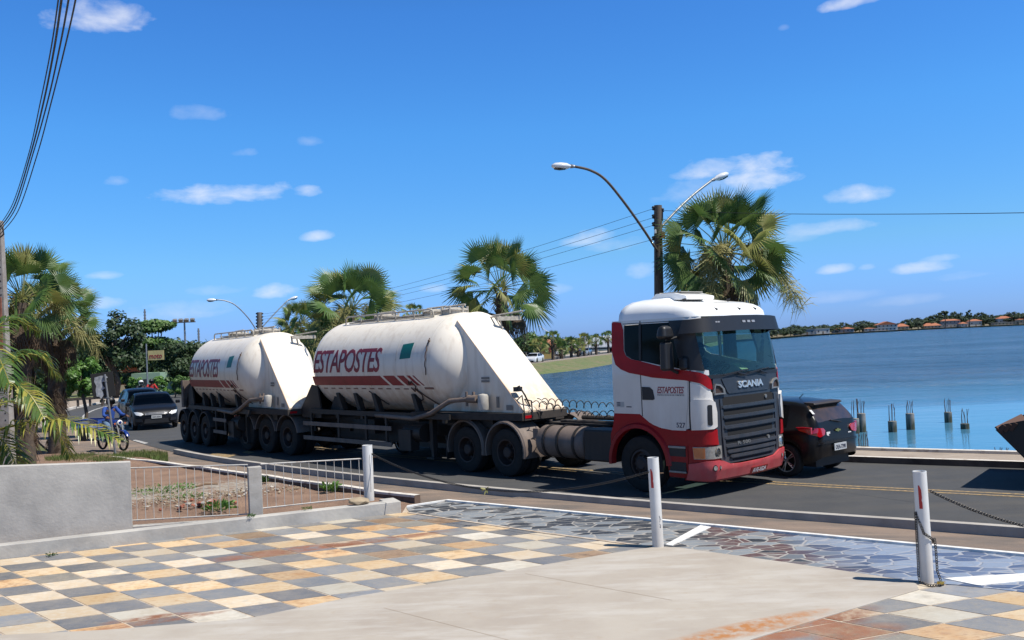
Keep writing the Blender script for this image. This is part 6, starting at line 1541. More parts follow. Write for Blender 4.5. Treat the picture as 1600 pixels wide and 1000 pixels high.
# litter and rubble in the lot
random.seed(5)
def rock(mb, c, r, mi=0, flat=.6):
    vs = []; 
    bm = bmesh.new(); bmesh.ops.create_icosphere(bm, subdivisions=1, radius=r)
    rot = Matrix.Rotation(random.uniform(0, 6), 3, 'Z') @ Matrix.Rotation(random.uniform(-.5, .5), 3, 'X'); sc_ = Vector((random.uniform(.7, 1.5), random.uniform(.6, 1.1), flat*random.uniform(.6, 1.1)))
    for v in bm.verts: v.co = rot @ Vector((v.co.x*sc_.x, v.co.y*sc_.y, v.co.z*sc_.z))*random.uniform(.85, 1.15)
    bm.verts.index_update(); mb.add([v.co+Vector(c) for v in bm.verts], [[v.index for v in f.verts] for f in bm.faces], mi); bm.free()
mb = MB(); pc = G(320, 778, .05)
for k in range(800):
    a_ = random.gauss(0, 1); b_ = random.gauss(0, 1); p = pc+Vector((.9*a_, .42*b_+.3*a_, 0)); 
    if (p-K0).dot(kn) < .75 or (p-K0).dot(kn) > 6: continue
    rock(mb, (p.x, p.y, .07+random.uniform(0, .03)), random.choice((.008, .012, .018, .03))*random.uniform(.8, 1.3), random.choice((0, 1, 1, 2)))
tag(mb.build('rubble_litter', ['debris', 'stone', 'wood']), 'scattered pale rubble and litter on the dirt lot behind the railing', 'rubble', kind='stuff')
mb = MB(); pc = G(315, 795, .05)
for k in range(44):
    p = pc+Vector((random.gauss(0, .26), random.gauss(0, .14), 0)); rock(mb, (p.x, p.y, .10+random.uniform(0, .08)), random.uniform(.03, .07), random.choice((0, 0, 1)))
tag(mb.build('broken_bricks', ['brick', 'debris']), 'small heap of broken reddish bricks behind the railing', 'bricks', kind='stuff')
mb = MB(); c = G(562, 786, PZ+.2); rock(mb, (c.x, c.y-.02, PZ+.24), .14, 0, .45); tag(mb.build('rock', 'stone', smooth=False, bevel=.012), 'tan rock lying on the low wall by the left bollard', 'rock')
mb = MB(); a = G(300, 762, .12); b = G(340, 756, .12); mb.tube([a, a.lerp(b, .5)+Vector((0, 0, .04)), b], [.02, .028, .018], 6); tag(mb.build('dead_stick', 'wood'), 'dark broken stick lying on the dirt behind the railing', 'stick')
def weed(name, label, c, r, h, n, m='foliB', grp=None, seed=1):
    random.seed(seed); mb = MB()
    for k in range(n):
        a = random.uniform(0, 2*PI); q = random.random()**.6*r; b = Vector(c)+Vector((q*math.cos(a), q*math.sin(a), random.random()*h*.5)); d = Vector((math.cos(a)*.7+random.uniform(-.5, .5), math.sin(a)*.7+random.uniform(-.5, .5), random.uniform(.2, 1.2))).normalized()
        s_ = d.cross(Vector((random.random(), random.random(), .3))).normalized(); L_ = random.uniform(.22, .6)*h; w = L_*.2; mid = b+d*L_*.5
        mb.add([b, mid+s_*w, b+d*L_+Vector((0, 0, -.15*L_)), mid-s_*w], [(0, 1, 2, 3)])
    return tag(mb.build(name, m), label, 'plant', grp)
tag(weed('ground_cover', 'wide bright green weed patch at the left of the dirt lot', G(255, 768, .08), .7, .16, 420, 'foliC', seed=1), kind='stuff'); tag(weed('ground_cover', 'low green weeds in the middle of the rubble', G(282, 778, .08), .45, .12, 200, 'foliC', seed=2), kind='stuff')
weed('weed', 'green leafy weed right of the broken bricks', G(342, 797, .10), .26, .22, 240, 'foliC', seed=3); weed('weed', 'small bush of weeds in front of the kerb behind the second railing panel', G(516, 768, .08), .16, .26, 150, 'foliC', seed=4)
weed('weed', 'tiny weed just right of the square grey post', G(413, 754, .08), .045, .2, 160, seed=6)
weed('weed', 'tiny weed in the crack at the foot of the low wall, far left', gp(80, 869), .06, .07, 90, seed=7); weed('weed', 'small weed growing on the low wall beside the square post', G(393, 808, PZ+.19), .05, .07, 90, seed=8); weed('weed', 'flat little weed on the low wall below the second railing panel', G(480, 796, PZ+.19), .08, .07, 90, seed=9)
# grass strip behind the grey wall
random.seed(11); mb = MB()
for k in range(22000):
    p = G(random.uniform(70, 262), random.uniform(694, 724), 0); 
    if p.x > -8.5 - .0 or p.y > 29: continue
    if math.sin(p.x*3.1)+math.sin(p.y*2.3+1)+random.uniform(-1, 1) < -.6: continue
    h = random.uniform(.05, .17); a = random.uniform(0, 6.3); w = .012; lean = Vector((random.uniform(-.06, .06), random.uniform(-.06, .06), h))
    s_ = Vector((math.cos(a), math.sin(a), 0))*w; mb.add([p-s_, p+s_, p+lean], [(0, 1, 2)])
tag(mb.build('grass', mat('grass', (.10, .17, .03), .7, col2=(.20, .19, .07), scale=1.2, transl=.3)), 'ragged green and straw coloured grass behind the grey wall', 'grass', kind='stuff')

# leaning sign post with the back of a sign
sb = G(181, 713, .0); st = thing('sign_post', 'leaning steel post with the dark back of a sign and torn white paper', 'sign', tuple(sb), 0)
st.rotation_euler = (0, rad(-5.5), rad(8))
mb = MB(); mb.cyl((0, 0, 0), (0, 0, 2.52), .032, 10); mb.build('pole', 'galv', st)
mb = MB(); mb.box((-.10, .045, 2.20), (.66, .012, .76)); sgp = mb.build('sign_panel', 'signback', st, bevel=.02)
sc_y = 1
mb = MB(); random.seed(3); o = [(-.22+random.uniform(-.03, .03), 1.72+.0), (-.24, 1.95), (-.20, 2.1), (-.25, 2.25), (-.22, 2.40), (.0, 2.44), (.20, 2.42), (.26, 2.34), (.10, 2.30), (.16, 2.22), (.02, 2.2), (.05, 2.05), (.12, 1.98), (-.02, 1.92), (.04, 1.75), (-.08, 1.62), (-.14, 1.7)]
mb.prism([(p[0]*.8-.14, p[1]*.85+.42) for p in o], .036, .031); mb.build('torn_paper', 'torn', sgp)
mb = MB()
for z_ in (1.8, 2.3): mb.tube([(-.04, .04, z_), (-.035, -.036, z_), (.035, -.036, z_), (.04, .04, z_)], .008, 6)
mb.build('clamp', 'galv', st)

# ---- poles and lamps
def lamp_head(parent, p, d):
    p = Vector(p); d = Vector(d).normalized(); s_ = d.cross(Vector((0, 0, 1))).normalized(); u = s_.cross(d)
    d = d*.86; s_ = s_*.82; u = u*.82
    Mx = Matrix(((d.x, s_.x, u.x, p.x), (d.y, s_.y, u.y, p.y), (d.z, s_.z, u.z, p.z), (0, 0, 0, 1)))
    mb = MB(); mb.lathe([(0, .001), (.0, .045), (.12, .06), (.22, .125), (.40, .145), (.55, .12), (.64, .05), (.65, .001)], 20, 'X', T=Mx @ Matrix.Diagonal((1, 1, .75, 1))); h = mb.build('lamp_head', 'lampglass', parent, smooth=True)
    mb = MB(); mb.lathe([(-.02, .04), (.10, .062), (.11, .001)], 14, 'X', T=Mx); mb.build('lamp_collar', 'galv', h, smooth=True)
    mb = MB(); mb.lathe([(.24, .001), (.26, .09), (.42, .115), (.56, .09), (.6, .001)], 18, 'X', T=Mx @ Matrix.Translation((0, 0, -.045)) @ Matrix.Diagonal((1, 1, .7, 1))); mb.build('lamp_bowl', 'window', h, smooth=True)
Yp = 23.4
b0_ = P(1030, 660, Yp); tp = P(1028, 321, Yp)
up = thing('utility_pole', 'brown concrete utility pole carrying two lamp arms behind the truck cab', 'pole', (b0_.x, Yp, 0))
L0 = lambda p: Vector(p)-Vector((b0_.x, Yp, 0))
mb = MB(); mb.tube([(0, 0, -.1), L0(tp).lerp(Vector((0, 0, 0)), .5), L0(tp)], [.165, .125, .10], 14); mb.build('shaft', 'poledark', up, auto=40)
def arm(pts, parent, org, m, hd):
    q = [org(P(x, y, Y)) for x, y, Y in pts]; cm = catmull3(q, 6); mb = MB(); mb.tube(cm, [.032]*len(cm), 8); a = mb.build('lamp_arm', m, parent, smooth=True); lamp_head(a, cm[-1], hd or (cm[-1]-cm[-2])); return a
def catmull3(p, n):
    out = []
    for i in range(len(p)-1):
        a = p[max(i-1, 0)]; b = p[i]; c = p[i+1]; d = p[min(i+2, len(p)-1)]
        for k in range(n):
            u = k/n; out.append(.5*((2*b)+(c-a)*u+(2*a-5*b+4*c-d)*u*u+(3*b-a-3*c+d)*u**3))
    out.append(p[-1]); return out
arm([(1027, 392, 23.3), (1003, 355, 23.0), (972, 312, 22.6), (945, 280, 22.3), (922, 266, 22.1), (897, 260, 21.9)], up, L0, 'poledark', Vector((-1, -.25, .02)))
arm([(1033, 355, 23.5), (1058, 328, 23.8), (1085, 303, 24.2), (1112, 282, 24.5)], up, L0, 'galv', Vector((.85, .3, .35)))
for i, (y, dx) in enumerate(((325, -7), (338, -7), (350, -7), (372, -7), (328, 7))):
    mb = MB(); p = L0(P(1028+dx, y, Yp-.02)); mb.lathe([(-.06, .02), (-.04, .045), (-.01, .03), (.02, .05), (.05, .02)], 10, 'Z', tuple(p)); mb.build('insulator', 'black', up, smooth=True)
mb = MB(); mb.box(tuple(L0(P(1036, 367, Yp-.1))), (.09, .09, .16)); mb.build('meter_box', mat('red_box', (.22, .03, .03), .6), up)
mb = MB(); mb.box(tuple(L0(P(1024, 362, Yp-.15))), (.05, .06, .10)); mb.build('photocell', 'carwhite', up, bevel=.01)
mb = MB(); mb.tube([L0(P(1025, y, Yp-.13)) for y in (325, 360, 400, 430)], .012, 5); mb.tube([L0(P(1035, y, Yp-.05)) for y in (330, 345)], .02, 5); mb.build('pole_cable', 'cable', up)
# far pole
Y2 = 50.; b2 = P(406, 640, Y2); L2 = lambda p: Vector(p)-Vector((b2.x, Y2, 0))
up2 = thing('utility_pole', 'distant concrete utility pole with two lamp arms above the rear tank trailer', 'pole', (b2.x, Y2, 0))
mb = MB(); mb.tube([(0, 0, -.2), L2(P(405.5, 488, Y2))], [.2, .14], 12); mb.build('shaft', 'pole', up2, auto=40)
arm([(403, 520, Y2), (388, 497, Y2-.3), (368, 477, Y2-.6), (352, 470, Y2-.8), (340, 468.5, Y2-1)], up2, L2, 'galv', Vector((-1, -.2, 0)))
arm([(408, 513, Y2), (430, 489, Y2+.5), (450, 469, Y2+1)], up2, L2, 'galv', Vector((.85, .3, .3)))
mb = MB()
for dx in (-4, 4):
    for y in (490, 495, 500, 505, 510): mb.lathe([(-.05, .02), (-.02, .07), (.02, .07), (.05, .02)], 8, 'Z', tuple(L2(P(405.5+dx, y, Y2))))
mb.build('insulator_row', 'black', up2, smooth=True)
# left pole
Yl = 21.6; bl = P(14, 740, Yl); Ll = lambda p: Vector(p)-Vector((bl.x, Yl, 0))
up3 = thing('utility_pole', 'pale weathered concrete pole with rows of holes at the left edge', 'pole', (bl.x, Yl, 0))
mb = MB(); A_ = Ll(P(12, 735, Yl)); B_ = Ll(P(-2, 345, Yl)); A_.z = -.1
for t_ in (0,):
    vs = []
    for (c_, w, dp) in ((A_, .17, .12), (B_, .085, .07)): vs += [c_+Vector((sx*w, sy*dp, 0)) for sx, sy in ((-1, -1), (1, -1), (1, 1), (-1, 1))]
    mb.add(vs, [(0, 3, 2, 1), (4, 5, 6, 7), (0, 1, 5, 4), (1, 2, 6, 5), (2, 3, 7, 6), (3, 0, 4, 7)])
mb.build('shaft', 'poleold', up3, bevel=.02)
mb = MB()
for k in range(34):
    c_ = A_.lerp(B_, .12+.86*k/34); w = .17+(.085-.17)*(.12+.86*k/34); dp = .12+(.07-.12)*(.12+.86*k/34); mb.cyl(c_+Vector((w*.35, -dp-.004, 0)), c_+Vector((w*.35, -dp+.02, 0)), .018, 8)
mb.build('bolt_holes', 'black', up3)
mb = MB(); mb.box(tuple(Ll(P(0, 505, Yl-.15))), (.10, .02, 1.2)); mb.build('rust_streak', 'brick', up3)
mb = MB(); mb.tube([Ll(P(x, y, Yl-.2)) for x, y in ((0, 352), (4, 356), (6, 366), (0, 371))], .018, 6); mb.build('wire_loop', 'cable', up3)
# cables
def cable(label, pts, r, grp=None):
    cm = catmull3([Vector(p) for p in pts], 10); mb = MB(); mb.tube(cm, r, 6); return tag(mb.build('power_cable', 'cable', smooth=True), label, 'cable', grp)
def ctrl(pl, Ys): return [P(x, y, Y) for (x, y), Y in zip(pl, Ys)]
Ys = (21.5, 19.0, 16.0, 13.2, 11.0, 9.0, 7.4)
for k, (pl, r) in enumerate((( ((-2, 358), (22, 322), (48, 240), (68, 160), (84, 80), (96, 0), (108, -95)), .012), (((-2, 362), (24, 326), (51, 242), (74, 160), (92, 80), (107, 0), (121, -95)), .010), (((0, 366), (28, 330), (58, 242), (80, 160), (100, 80), (118, 0), (134, -95)), .009), (((-2, 354), (20, 318), (45, 240), (63, 160), (79, 80), (91, 0), (102, -95)), .008))):
    lab = ['thick black cable, second from left, running up out of the top left corner', 'black cable, third from left, running up out of the top left corner', 'rightmost black cable running up out of the top left corner', 'thin leftmost black cable running up out of the top left corner'][k]
    cable(lab, ctrl(pl, Ys), r, 'cables in the top left corner')
names = ('topmost', 'second', 'third', 'lowest')
for k, (y0, y1) in enumerate(((326, 497.), (340, 501), (352, 505), (374, 510))):
    a = P(1021, y0, Yp); b = P(409, y1-6, Y2); cable(names[k]+' of the four thin wires strung between the two lamp poles', sagline(a, b, .35, 6), .005, 'wires between the lamp poles')
a = P(1035, 329, Yp); e_ = P(1700, 331, 14.0); cable('single wire running right from the pole across the sky', [a, a.lerp(e_, .35)+Vector((0, 0, -.06)), a.lerp(e_, .7)+Vector((0, 0, -.05)), e_], .006)
# distant masts
for (x, yt, yb, Y, lab, k) in ((288, 499, 540, 95, 'distant floodlight mast above the trees', 1), (226, 483, 520, 300, 'slim distant antenna mast left of the floodlight', 0), (310, 513, 545, 320, 'thin distant mast right of the floodlight', 0), (863, 522, 560, 210, 'street lamp pole standing above the first far palm', 2)):
    a = P(x, yt, Y); t = thing('mast', lab, 'mast', (a.x, Y, 0)); mb = MB(); mb.tube([(0, 0, 0), (0, 0, a.z)], [.16*Y/100, .09*Y/100], 8); mb.build('shaft', 'galv', t)
    if k == 1:
        for dx in (-.9, -.3, .3, .9): mb = MB(); mb.box((dx, -.2, a.z-.1), (.42, .3, .32), rot=Matrix.Rotation(rad(35), 3, 'X')); mb.build('floodlight', 'galv', t, bevel=.04)
        mb = MB(); mb.box((0, 0, a.z-.3), (2.3, .1, .1)); mb.build('crossbar', 'galv', t)
    elif k == 2:
        mb = MB(); mb.tube([(0, 0, a.z), (-1.5, 0, a.z+.9), (-3.2, 0, a.z+2.3)], .07, 6); mb.build('lamp_arm', 'galv', t)
    else:
        mb = MB()
        for q in range(3): mb.box((0, 0, a.z-1-q*1.0), (.7, .3, .5))
        mb.build('antenna', 'galv', t)

# ---- concrete piles in the lake
def pile(label, px, py_top, py_wl, n, r, seed, hr=.75):
    random.seed(seed); w = G(px, py_wl, -1.2); tz = P(px, py_top, w.y).z
    t = thing('concrete_pile', label, 'pile', (w.x, w.y, -1.2), 0, 'round concrete piles standing in the lake'); h = tz+1.2
    mb = MB(); mb.lathe([(-.6, r*1.02), (h*.5, r), (h, r), (h+.01, r*.8), (h-.02, .001)], 20, 'Z'); mb.build('shaft', 'pile', t, auto=40)
    mb = MB()
    for k in range(n):
        a = 2*PI*k/n+.3; x, y = r*.72*math.cos(a), r*.72*math.sin(a); q = hr*random.uniform(.85, 1.1); mb.tube([(x, y, h-.05), (x+random.uniform(-.02, .02), y, h+q*.5), (x+random.uniform(-.05, .05), y+random.uniform(-.04, .04), h+q)], .010, 5)
    mb.build('reinforcing_rods', 'rust', t)
for i, (x, yt, yw, n, r, hr, lab) in enumerate(((1337, 654, 677, 5, .15, .72, 'shorter left pile of the pair just behind the black hatchback'), (1347, 646, 675, 6, .16, .55, 'taller right pile of the pair just behind the black hatchback'), (1395, 658, 675, 6, .16, .62, 'concrete pile standing alone right of the pair, its rods close together'), (1423, 646, 671, 6, .16, .50, 'tall slim concrete pile in the middle of the lake row'), (1482, 644, 660, 6, .15, .55, 'taller left one of the two piles farthest to the right'), (1508, 662, 670, 6, .16, .55, 'stubby low pile farthest to the right of the row'))):
    pile(lab, x, yt, yw, n, r, i, hr)
for i, (x, yt, yw, lab) in enumerate(((1350, 698, 712, 'nearest pile top level with the sidewalk edge behind the hatchback'), (1567, 713, 730, 'pile near the loader bucket with only its rods above the sidewalk edge'))):
    pile(lab, x, yt, yw, 7 if i == 0 else 5, .2, 20+i, .45 if i == 0 else .26)
# ================================================================== VEGETATION
def fan_leaf(mb, base, D, up, pet, Rf, nl=24, spread=2.0, droop=.25, mi=0, pm=1, cup=.25):
    D = Vector(D).normalized(); S_ = D.cross(Vector(up)); S_ = S_.normalized() if S_.length > 1e-3 else D.orthogonal().normalized(); Nn = S_.cross(D)
    base = Vector(base); e = base+D*pet; m = base+D*pet*.5+Vector((0, 0, .05*pet)); 
    sw = S_*.012
    mb.add([base-sw*1.6, base+sw*1.6, m+sw, m-sw, e+sw*.7, e-sw*.7], [(0, 1, 2, 3), (3, 2, 4, 5)], pm)
    dth = 2*spread/nl
    for k in range(nl):
        th = -spread+dth*(k+.5); r = Rf*(1-.22*(abs(th)/spread)**2)*random.uniform(.9, 1.06)
        def pt(a, q, lift=0): return e+(D*math.cos(a)+S_*math.sin(a))*q+Nn*(lift-cup*q*q/Rf)
        q = r*.5; tip = pt(th+random.uniform(-.03, .03), r)-Vector((0, 0, 1))*droop*r*random.uniform(.5, 1.3)
        a, b, c = pt(th-dth*.5, q), pt(th, q, .012), pt(th+dth*.5, q)
        mb.add([e, a, b, c, tip], [(0, 1, 2), (0, 2, 3), (1, 4, 2), (2, 4, 3)], mi)
def fan_palm(label, x, y, z0, zc, Rc, seed, n=38, flowers=0, dead=8, group=None, skirt=0, tr=.13, nl=24, pale=.22, tilt=(0, 0), cat='palm tree', droopy=1.):
    random.seed(seed); t = thing('fan_palm', label, cat, (x, y, z0), 0, group); h = zc-z0
    mb = MB(); n_ = 14; pts = []; rs = []
    for i in range(n_+1): k = i/n_; pts.append((tilt[0]*(1-k)**1.5, tilt[1]*(1-k)**1.5, h*k-.1)); rs.append(tr*(1.25-.35*k+.05*(i % 2)))
    mb.tube(pts, rs, 12)
    for i in range(46):      # old leaf bases
        k = random.uniform(.72, 1); a = random.uniform(0, 6.3); p = Vector((tr*.9*math.cos(a), tr*.9*math.sin(a), h*k)); d = Vector((math.cos(a)*.6, math.sin(a)*.6, .8)).normalized(); mb.tube([p, p+d*random.uniform(.08, .25)*Rc/1.6], [.03, .012], 4)
    mb.build('trunk', 'trunk', t, auto=60)
    mb = MB(); k_ = Rc/1.6
    n = int(n*1.4)
    for i in range(n):
        u = i/n; a = i*2.39996+random.uniform(-.25, .25); el_ = rad(86-114*u**.95+random.uniform(-9, 9))
        D = Vector((math.cos(a)*math.cos(el_), math.sin(a)*math.cos(el_), math.sin(el_)))
        pet = Rc*random.uniform(.46, .68)*(1 if u > .2 else .8); Rf = Rc*random.uniform(.36, .47)
        p = Vector((.06*math.cos(a), .06*math.sin(a), h+.1*(1-u)))
        D2 = (D+Vector((0, 0, -.02-.28*u))).normalized()
        fan_leaf(mb, p, D2, (random.uniform(-1.3, 1.3), random.uniform(-1.3, 1.3), random.uniform(.3, 1)), pet, Rf, nl, random.uniform(1.55, 2.0), (.02+.26*u)*droopy, 1 if random.random() < pale else 0, 1, random.uniform(.0, .2))
    mb.build('crown', ['leaf', 'leafpale'], t)
    if dead or skirt:
        mb = MB()
        for i in range(dead):
            a = i*2.4+random.uniform(-.3, .3); D = Vector((math.cos(a)*.55, math.sin(a)*.55, -.8)).normalized(); fan_leaf(mb, (0, 0, h-.1*k_), (D+Vector((0, 0, .1))).normalized(), (math.cos(a), math.sin(a), .3), Rc*random.uniform(.4, .6), Rc*.42, nl, 1.5, .5, 0, 0, .5)
        for i in range(skirt):
            a = random.uniform(0, 6.3); zz = h-random.uniform(.3, .8*h); D = Vector((math.cos(a)*.3, math.sin(a)*.3, -1)).normalized(); fan_leaf(mb, (.12*math.cos(a), .12*math.sin(a), zz), D, (math.cos(a), math.sin(a), 0), Rc*random.uniform(.15, .3), Rc*.40, 16, 1.0, .2, 0, 0, .6)
        mb.build('dry_fronds', 'leafdead', t)
    if flowers:
        mb = MB()
        for i in range(flowers):
            a = i*2.1+random.uniform(-.3, .3); L_ = Rc*random.uniform(.75, 1.15); pts = []; e0 = random.uniform(.2, .9)
            for k in range(8): q = k/7; pts.append(Vector((math.cos(a)*L_*q, math.sin(a)*L_*q, h+L_*(e0*q-(.75+e0)*q*q)+.05)))
            mb.tube(pts, [.012*(1-.7*k/7) for k in range(8)], 4)
            for k in range(150):
                q = random.uniform(.3, 1)*6.99; b = pts[int(q)].lerp(pts[int(q)+1], q-int(q)); d = Vector((random.gauss(0, .5), random.gauss(0, .5), random.uniform(-1.1, .25))).normalized()*random.uniform(.14, .5)*k_; w = d.orthogonal().normalized()*.008
                c = b+d*.5; e = b+d+Vector((0, 0, -.35*d.length)); mb.add([b-w, b+w, c+w*1.4, c-w*1.4, e], [(0, 1, 2, 3), (3, 2, 4)])
                for _ in range(2): w2 = Vector((random.gauss(0, 1), random.gauss(0, 1), random.gauss(0, .6)))*.05*k_; mb.add([c, c+w2, c+w2*.8+Vector((0, 0, .012))], [(0, 1, 2)])
        mb.build('flower_stalks', 'flower', t)
    return t
a = P(1133, 396, 22.6); fan_palm('big fan palm behind the truck cab and the brown utility pole', a.x, 22.6, .1, a.z, 1.75, 5, n=42, flowers=13, dead=7, tr=.15, nl=28)
a = P(783, 452, 28.6); fan_palm('fan palm behind the sloping end of the nearer tank', a.x, 28.6, .1, a.z, 1.75, 8, n=34, flowers=0, dead=8, tr=.19, nl=26, pale=.3)
a = P(548, 486, 36.0); fan_palm('fan palm with yellowish flower stalks above the rear end of the nearer tank', a.x, 36, .1, a.z, 2.1, 13, n=36, flowers=9, dead=5, tr=.16, nl=24, pale=.25)
a = P(472, 508, 42.0); fan_palm('smaller fan palm above the gap between the two tanks', a.x, 42, .1, a.z, 1.3, 21, n=30, flowers=3, dead=4, nl=20, pale=.35)
a = P(645, 490, 139); fan_palm('small distant palm seen above the handrail of the nearer tank', a.x, 139, 0, a.z, 1.9, 22, n=26, dead=2, nl=12, tr=.3)
a = P(518, 548, 37.5); fan_palm('low fan palm between the two tanks, its pale leaves filling the gap', a.x, 37.5, .1, a.z, 1.9, 27, n=34, flowers=6, dead=3, nl=20, pale=.6)
a = P(34, 468, 26.5); fan_palm('tall fan palm at the left edge behind the weathered pole', a.x, 26.5, 0, a.z, 1.75, 31, n=36, flowers=5, dead=8, skirt=26, tr=.2, nl=26, pale=.25)
a = P(84, 500, 29.5); fan_palm('fan palm with a shaggy dry skirt, left of the leaning sign post', a.x, 29.5, 0, a.z, 1.6, 33, n=36, flowers=6, dead=9, skirt=34, tr=.22, nl=26, pale=.3)
a = P(20, 560, 31); fan_palm('lower fan palm at the left edge below the tall one', a.x, 31, 0, a.z, 1.6, 35, n=30, flowers=2, dead=6, skirt=16, tr=.2, nl=22, pale=.2)
# foreground coconut palm whose fronds reach in from the left
def pinnate(mb, pts, L_, seed, n=60, yel=.4):
    random.seed(seed); cm = catmull3([Vector(p) for p in pts], 10); mb.tube(cm, [.022*(1-.75*i/(len(cm)-1)) for i in range(len(cm))], 6, 1)
    N_ = len(cm)-1
    for i in range(n):
        q = (.10+.9*i/n)*N_; k = min(int(q), N_-1); b = cm[k].lerp(cm[k+1], q-k); d = (cm[k+1]-cm[k]).normalized(); s_ = d.cross(Vector((0, 0, 1))).normalized(); u = s_.cross(d)
        f = q/N_; ll = L_*(math.sin(PI*min(1, .18+.80*f))**.6)*random.uniform(.85, 1.1)
        for sg in (-1, 1):
            dd = (s_*sg*random.uniform(.75, 1.0)+d*random.uniform(.5, .8)+u*random.uniform(-.1, .35)).normalized(); w = dd.cross(u).normalized()*.017; p1 = b+dd*ll*.45+u*.01; p2 = b+dd*ll*.8-Vector((0, 0, ll*.16)); p3 = b+dd*ll-Vector((0, 0, ll*.38))
            mb.add([b-w*.3, b+w*.3, p1+w, p1-w, p2+w*.8, p2-w*.8, p3], [(0, 1, 2, 3), (3, 2, 4, 5), (5, 4, 6)], 1 if random.random() < yel else 0)
ct = P(-75, 690, 15.6); cp = thing('coconut_palm', 'young coconut palm at the left edge with fronds arching over the grey wall', 'palm tree', (ct.x, ct.y, 0))
Lc = lambda p: p-Vector((ct.x, ct.y, 0))
mb = MB(); mb.tube([(0, 0, -.1), (0, 0, .5), (.0, 0, ct.z)], [.2, .16, .12], 12); mb.build('trunk', 'trunk', cp)
FR = [([(-75, 690), (10, 668), (70, 656), (130, 664), (188, 689)], (15.6, 15.4, 15.2, 15.0, 14.9), .62, .55), ([(-75, 690), (-20, 600), (20, 560), (60, 556), (92, 590)], (15.6, 15.6, 15.8, 16, 16.2), .55, .15), ([(-75, 690), (-30, 620), (10, 596), (45, 615), (68, 652)], (15.6, 15.2, 15, 14.9, 14.8), .5, .2),
      ([(-75, 690), (-40, 560), (-10, 515), (25, 500), (60, 520)], (15.6, 15.9, 16.2, 16.5, 16.8), .6, .1), ([(-75, 690), (-30, 670), (5, 690), (25, 730), (30, 780)], (15.6, 15.3, 15.2, 15.1, 15.1), .5, .5), ([(-75, 690), (-90, 560), (-120, 500), (-170, 480), (-220, 520)], (15.6, 15.8, 16, 16, 16), .6, .2),
      ([(-75, 690), (-130, 640), (-180, 640), (-230, 690)], (15.6, 15, 14.6, 14.4), .6, .3), ([(-75, 690), (-20, 640), (30, 628), (80, 660), (110, 715)], (15.6, 16.2, 16.8, 17.2, 17.5), .5, .35), ([(-75, 690), (-60, 590), (-40, 530), (-5, 555), (15, 600)], (15.6, 15.2, 14.8, 14.5, 14.4), .55, .1)]
for i, (pl, Yv, L_, yl) in enumerate(FR):
    mb = MB(); pinnate(mb, [Lc(P(x, y, Y)) for (x, y), Y in zip(pl, Yv)], L_, 50+i, 64, yl); mb.build('frond', ['coco', mat('coconut_leaf_yellow', (.30, .28, .05), .4, transl=.3) if i == 0 else bpy.data.materials['coconut_leaf_yellow']], cp)

def tree(name, label, x, y, z0, h, crown, m, seed, leaf=.3, per=160, clumps=26, trunk_r=.2, group=None, cat='tree', limbs=5, top_z=None, flat=False, sparse=1.):
    """crown = (centre z, radius x, radius y, radius z)"""
    random.seed(seed); t = thing(name, label, cat, (x, y, z0), 0, group); cz, rx, ry, rz_ = crown
    cs = []
    for i in range(clumps):
        while True:
            v = Vector((random.uniform(-1, 1), random.uniform(-1, 1), random.uniform(-1, 1)))
            if .25 < v.length < 1: break
        if flat: lay = i % 4; v = Vector((v.x*(1-.22*lay), v.y*(1-.22*lay), -.8+.52*lay+.1*v.z))
        cs.append((Vector((v.x*rx, v.y*ry, cz+v.z*rz_)), random.uniform(.26, .46)*min(rx, rz_*1.6 if not flat else rx)))
    mb = MB()
    for c, r in cs:
        for k in range(per):
            d = Vector((random.gauss(0, 1), random.gauss(0, 1), random.gauss(0, .7))).normalized(); q = random.random()**.4*r; p = c+Vector((d.x*q, d.y*q, d.z*q*(.32 if flat else .75)))
            nn_ = (d+Vector((random.uniform(-.8, .8), random.uniform(-.8, .8), random.uniform(-.2, 1.2)))).normalized(); a = nn_.orthogonal().normalized(); ang = random.uniform(0, 6.3); b = nn_.cross(a); a, b = a*math.cos(ang)+b*math.sin(ang), b*math.cos(ang)-a*math.sin(ang)
            s_ = leaf*random.uniform(.6, 1.25); mb.add([p-a*s_*.5, p+b*s_*.28, p+a*s_*.5, p-b*s_*.28], [(0, 1, 2, 3)])
    mb.build('crown', m, t, fix=False)
    mb = MB(); fork = max(.3, cz-rz_*.75); mb.tube([(0, 0, -.2), (.05*h, 0, fork*.5), (0, 0, fork), (0, 0, cz)], [trunk_r*1.3, trunk_r, trunk_r*.85, trunk_r*.35], 8)
    for k in range(limbs):
        c = cs[(k*5) % len(cs)][0]; b = Vector((0, 0, fork*random.uniform(.8, 1.05))); mb.tube([b, b.lerp(c, .5)+Vector((0, 0, .08*h)), c], [trunk_r*.5, trunk_r*.32, trunk_r*.12], 6)
    mb.build('trunk', 'trunk', t, smooth=True); return t
def tree_at(name, label, px, Y, ytop, ybot, wpx, m, seed, base=0., **k):
    s = F/Y; a = P(px, (ytop+ybot)/2, Y); zt = P(px, ytop, Y).z; zb = P(px, ybot, Y).z; rx = wpx/2/s
    return tree(name, label, a.x, Y, base, zt, ((zt+zb)/2, rx, rx*.9, (zt-zb)/2), m, seed, **k)
tree_at('small_tree', 'small round bright green tree with a thin trunk left of the sign post', 127, 36, 556, 616, 60, 'foliC', 1, leaf=.16, per=300, clumps=26, trunk_r=.07)
tree_at('small_tree', 'second small bushy green tree at the left behind the fan palms', 88, 40, 560, 622, 60, 'foliB', 2, leaf=.2, per=220, clumps=22, trunk_r=.08)
tree_at('tree', 'tall open tree with a forked trunk behind the dark sign', 176, 72, 487, 585, 82, 'foliA', 3, leaf=.34, per=120, clumps=34, trunk_r=.22, limbs=14)
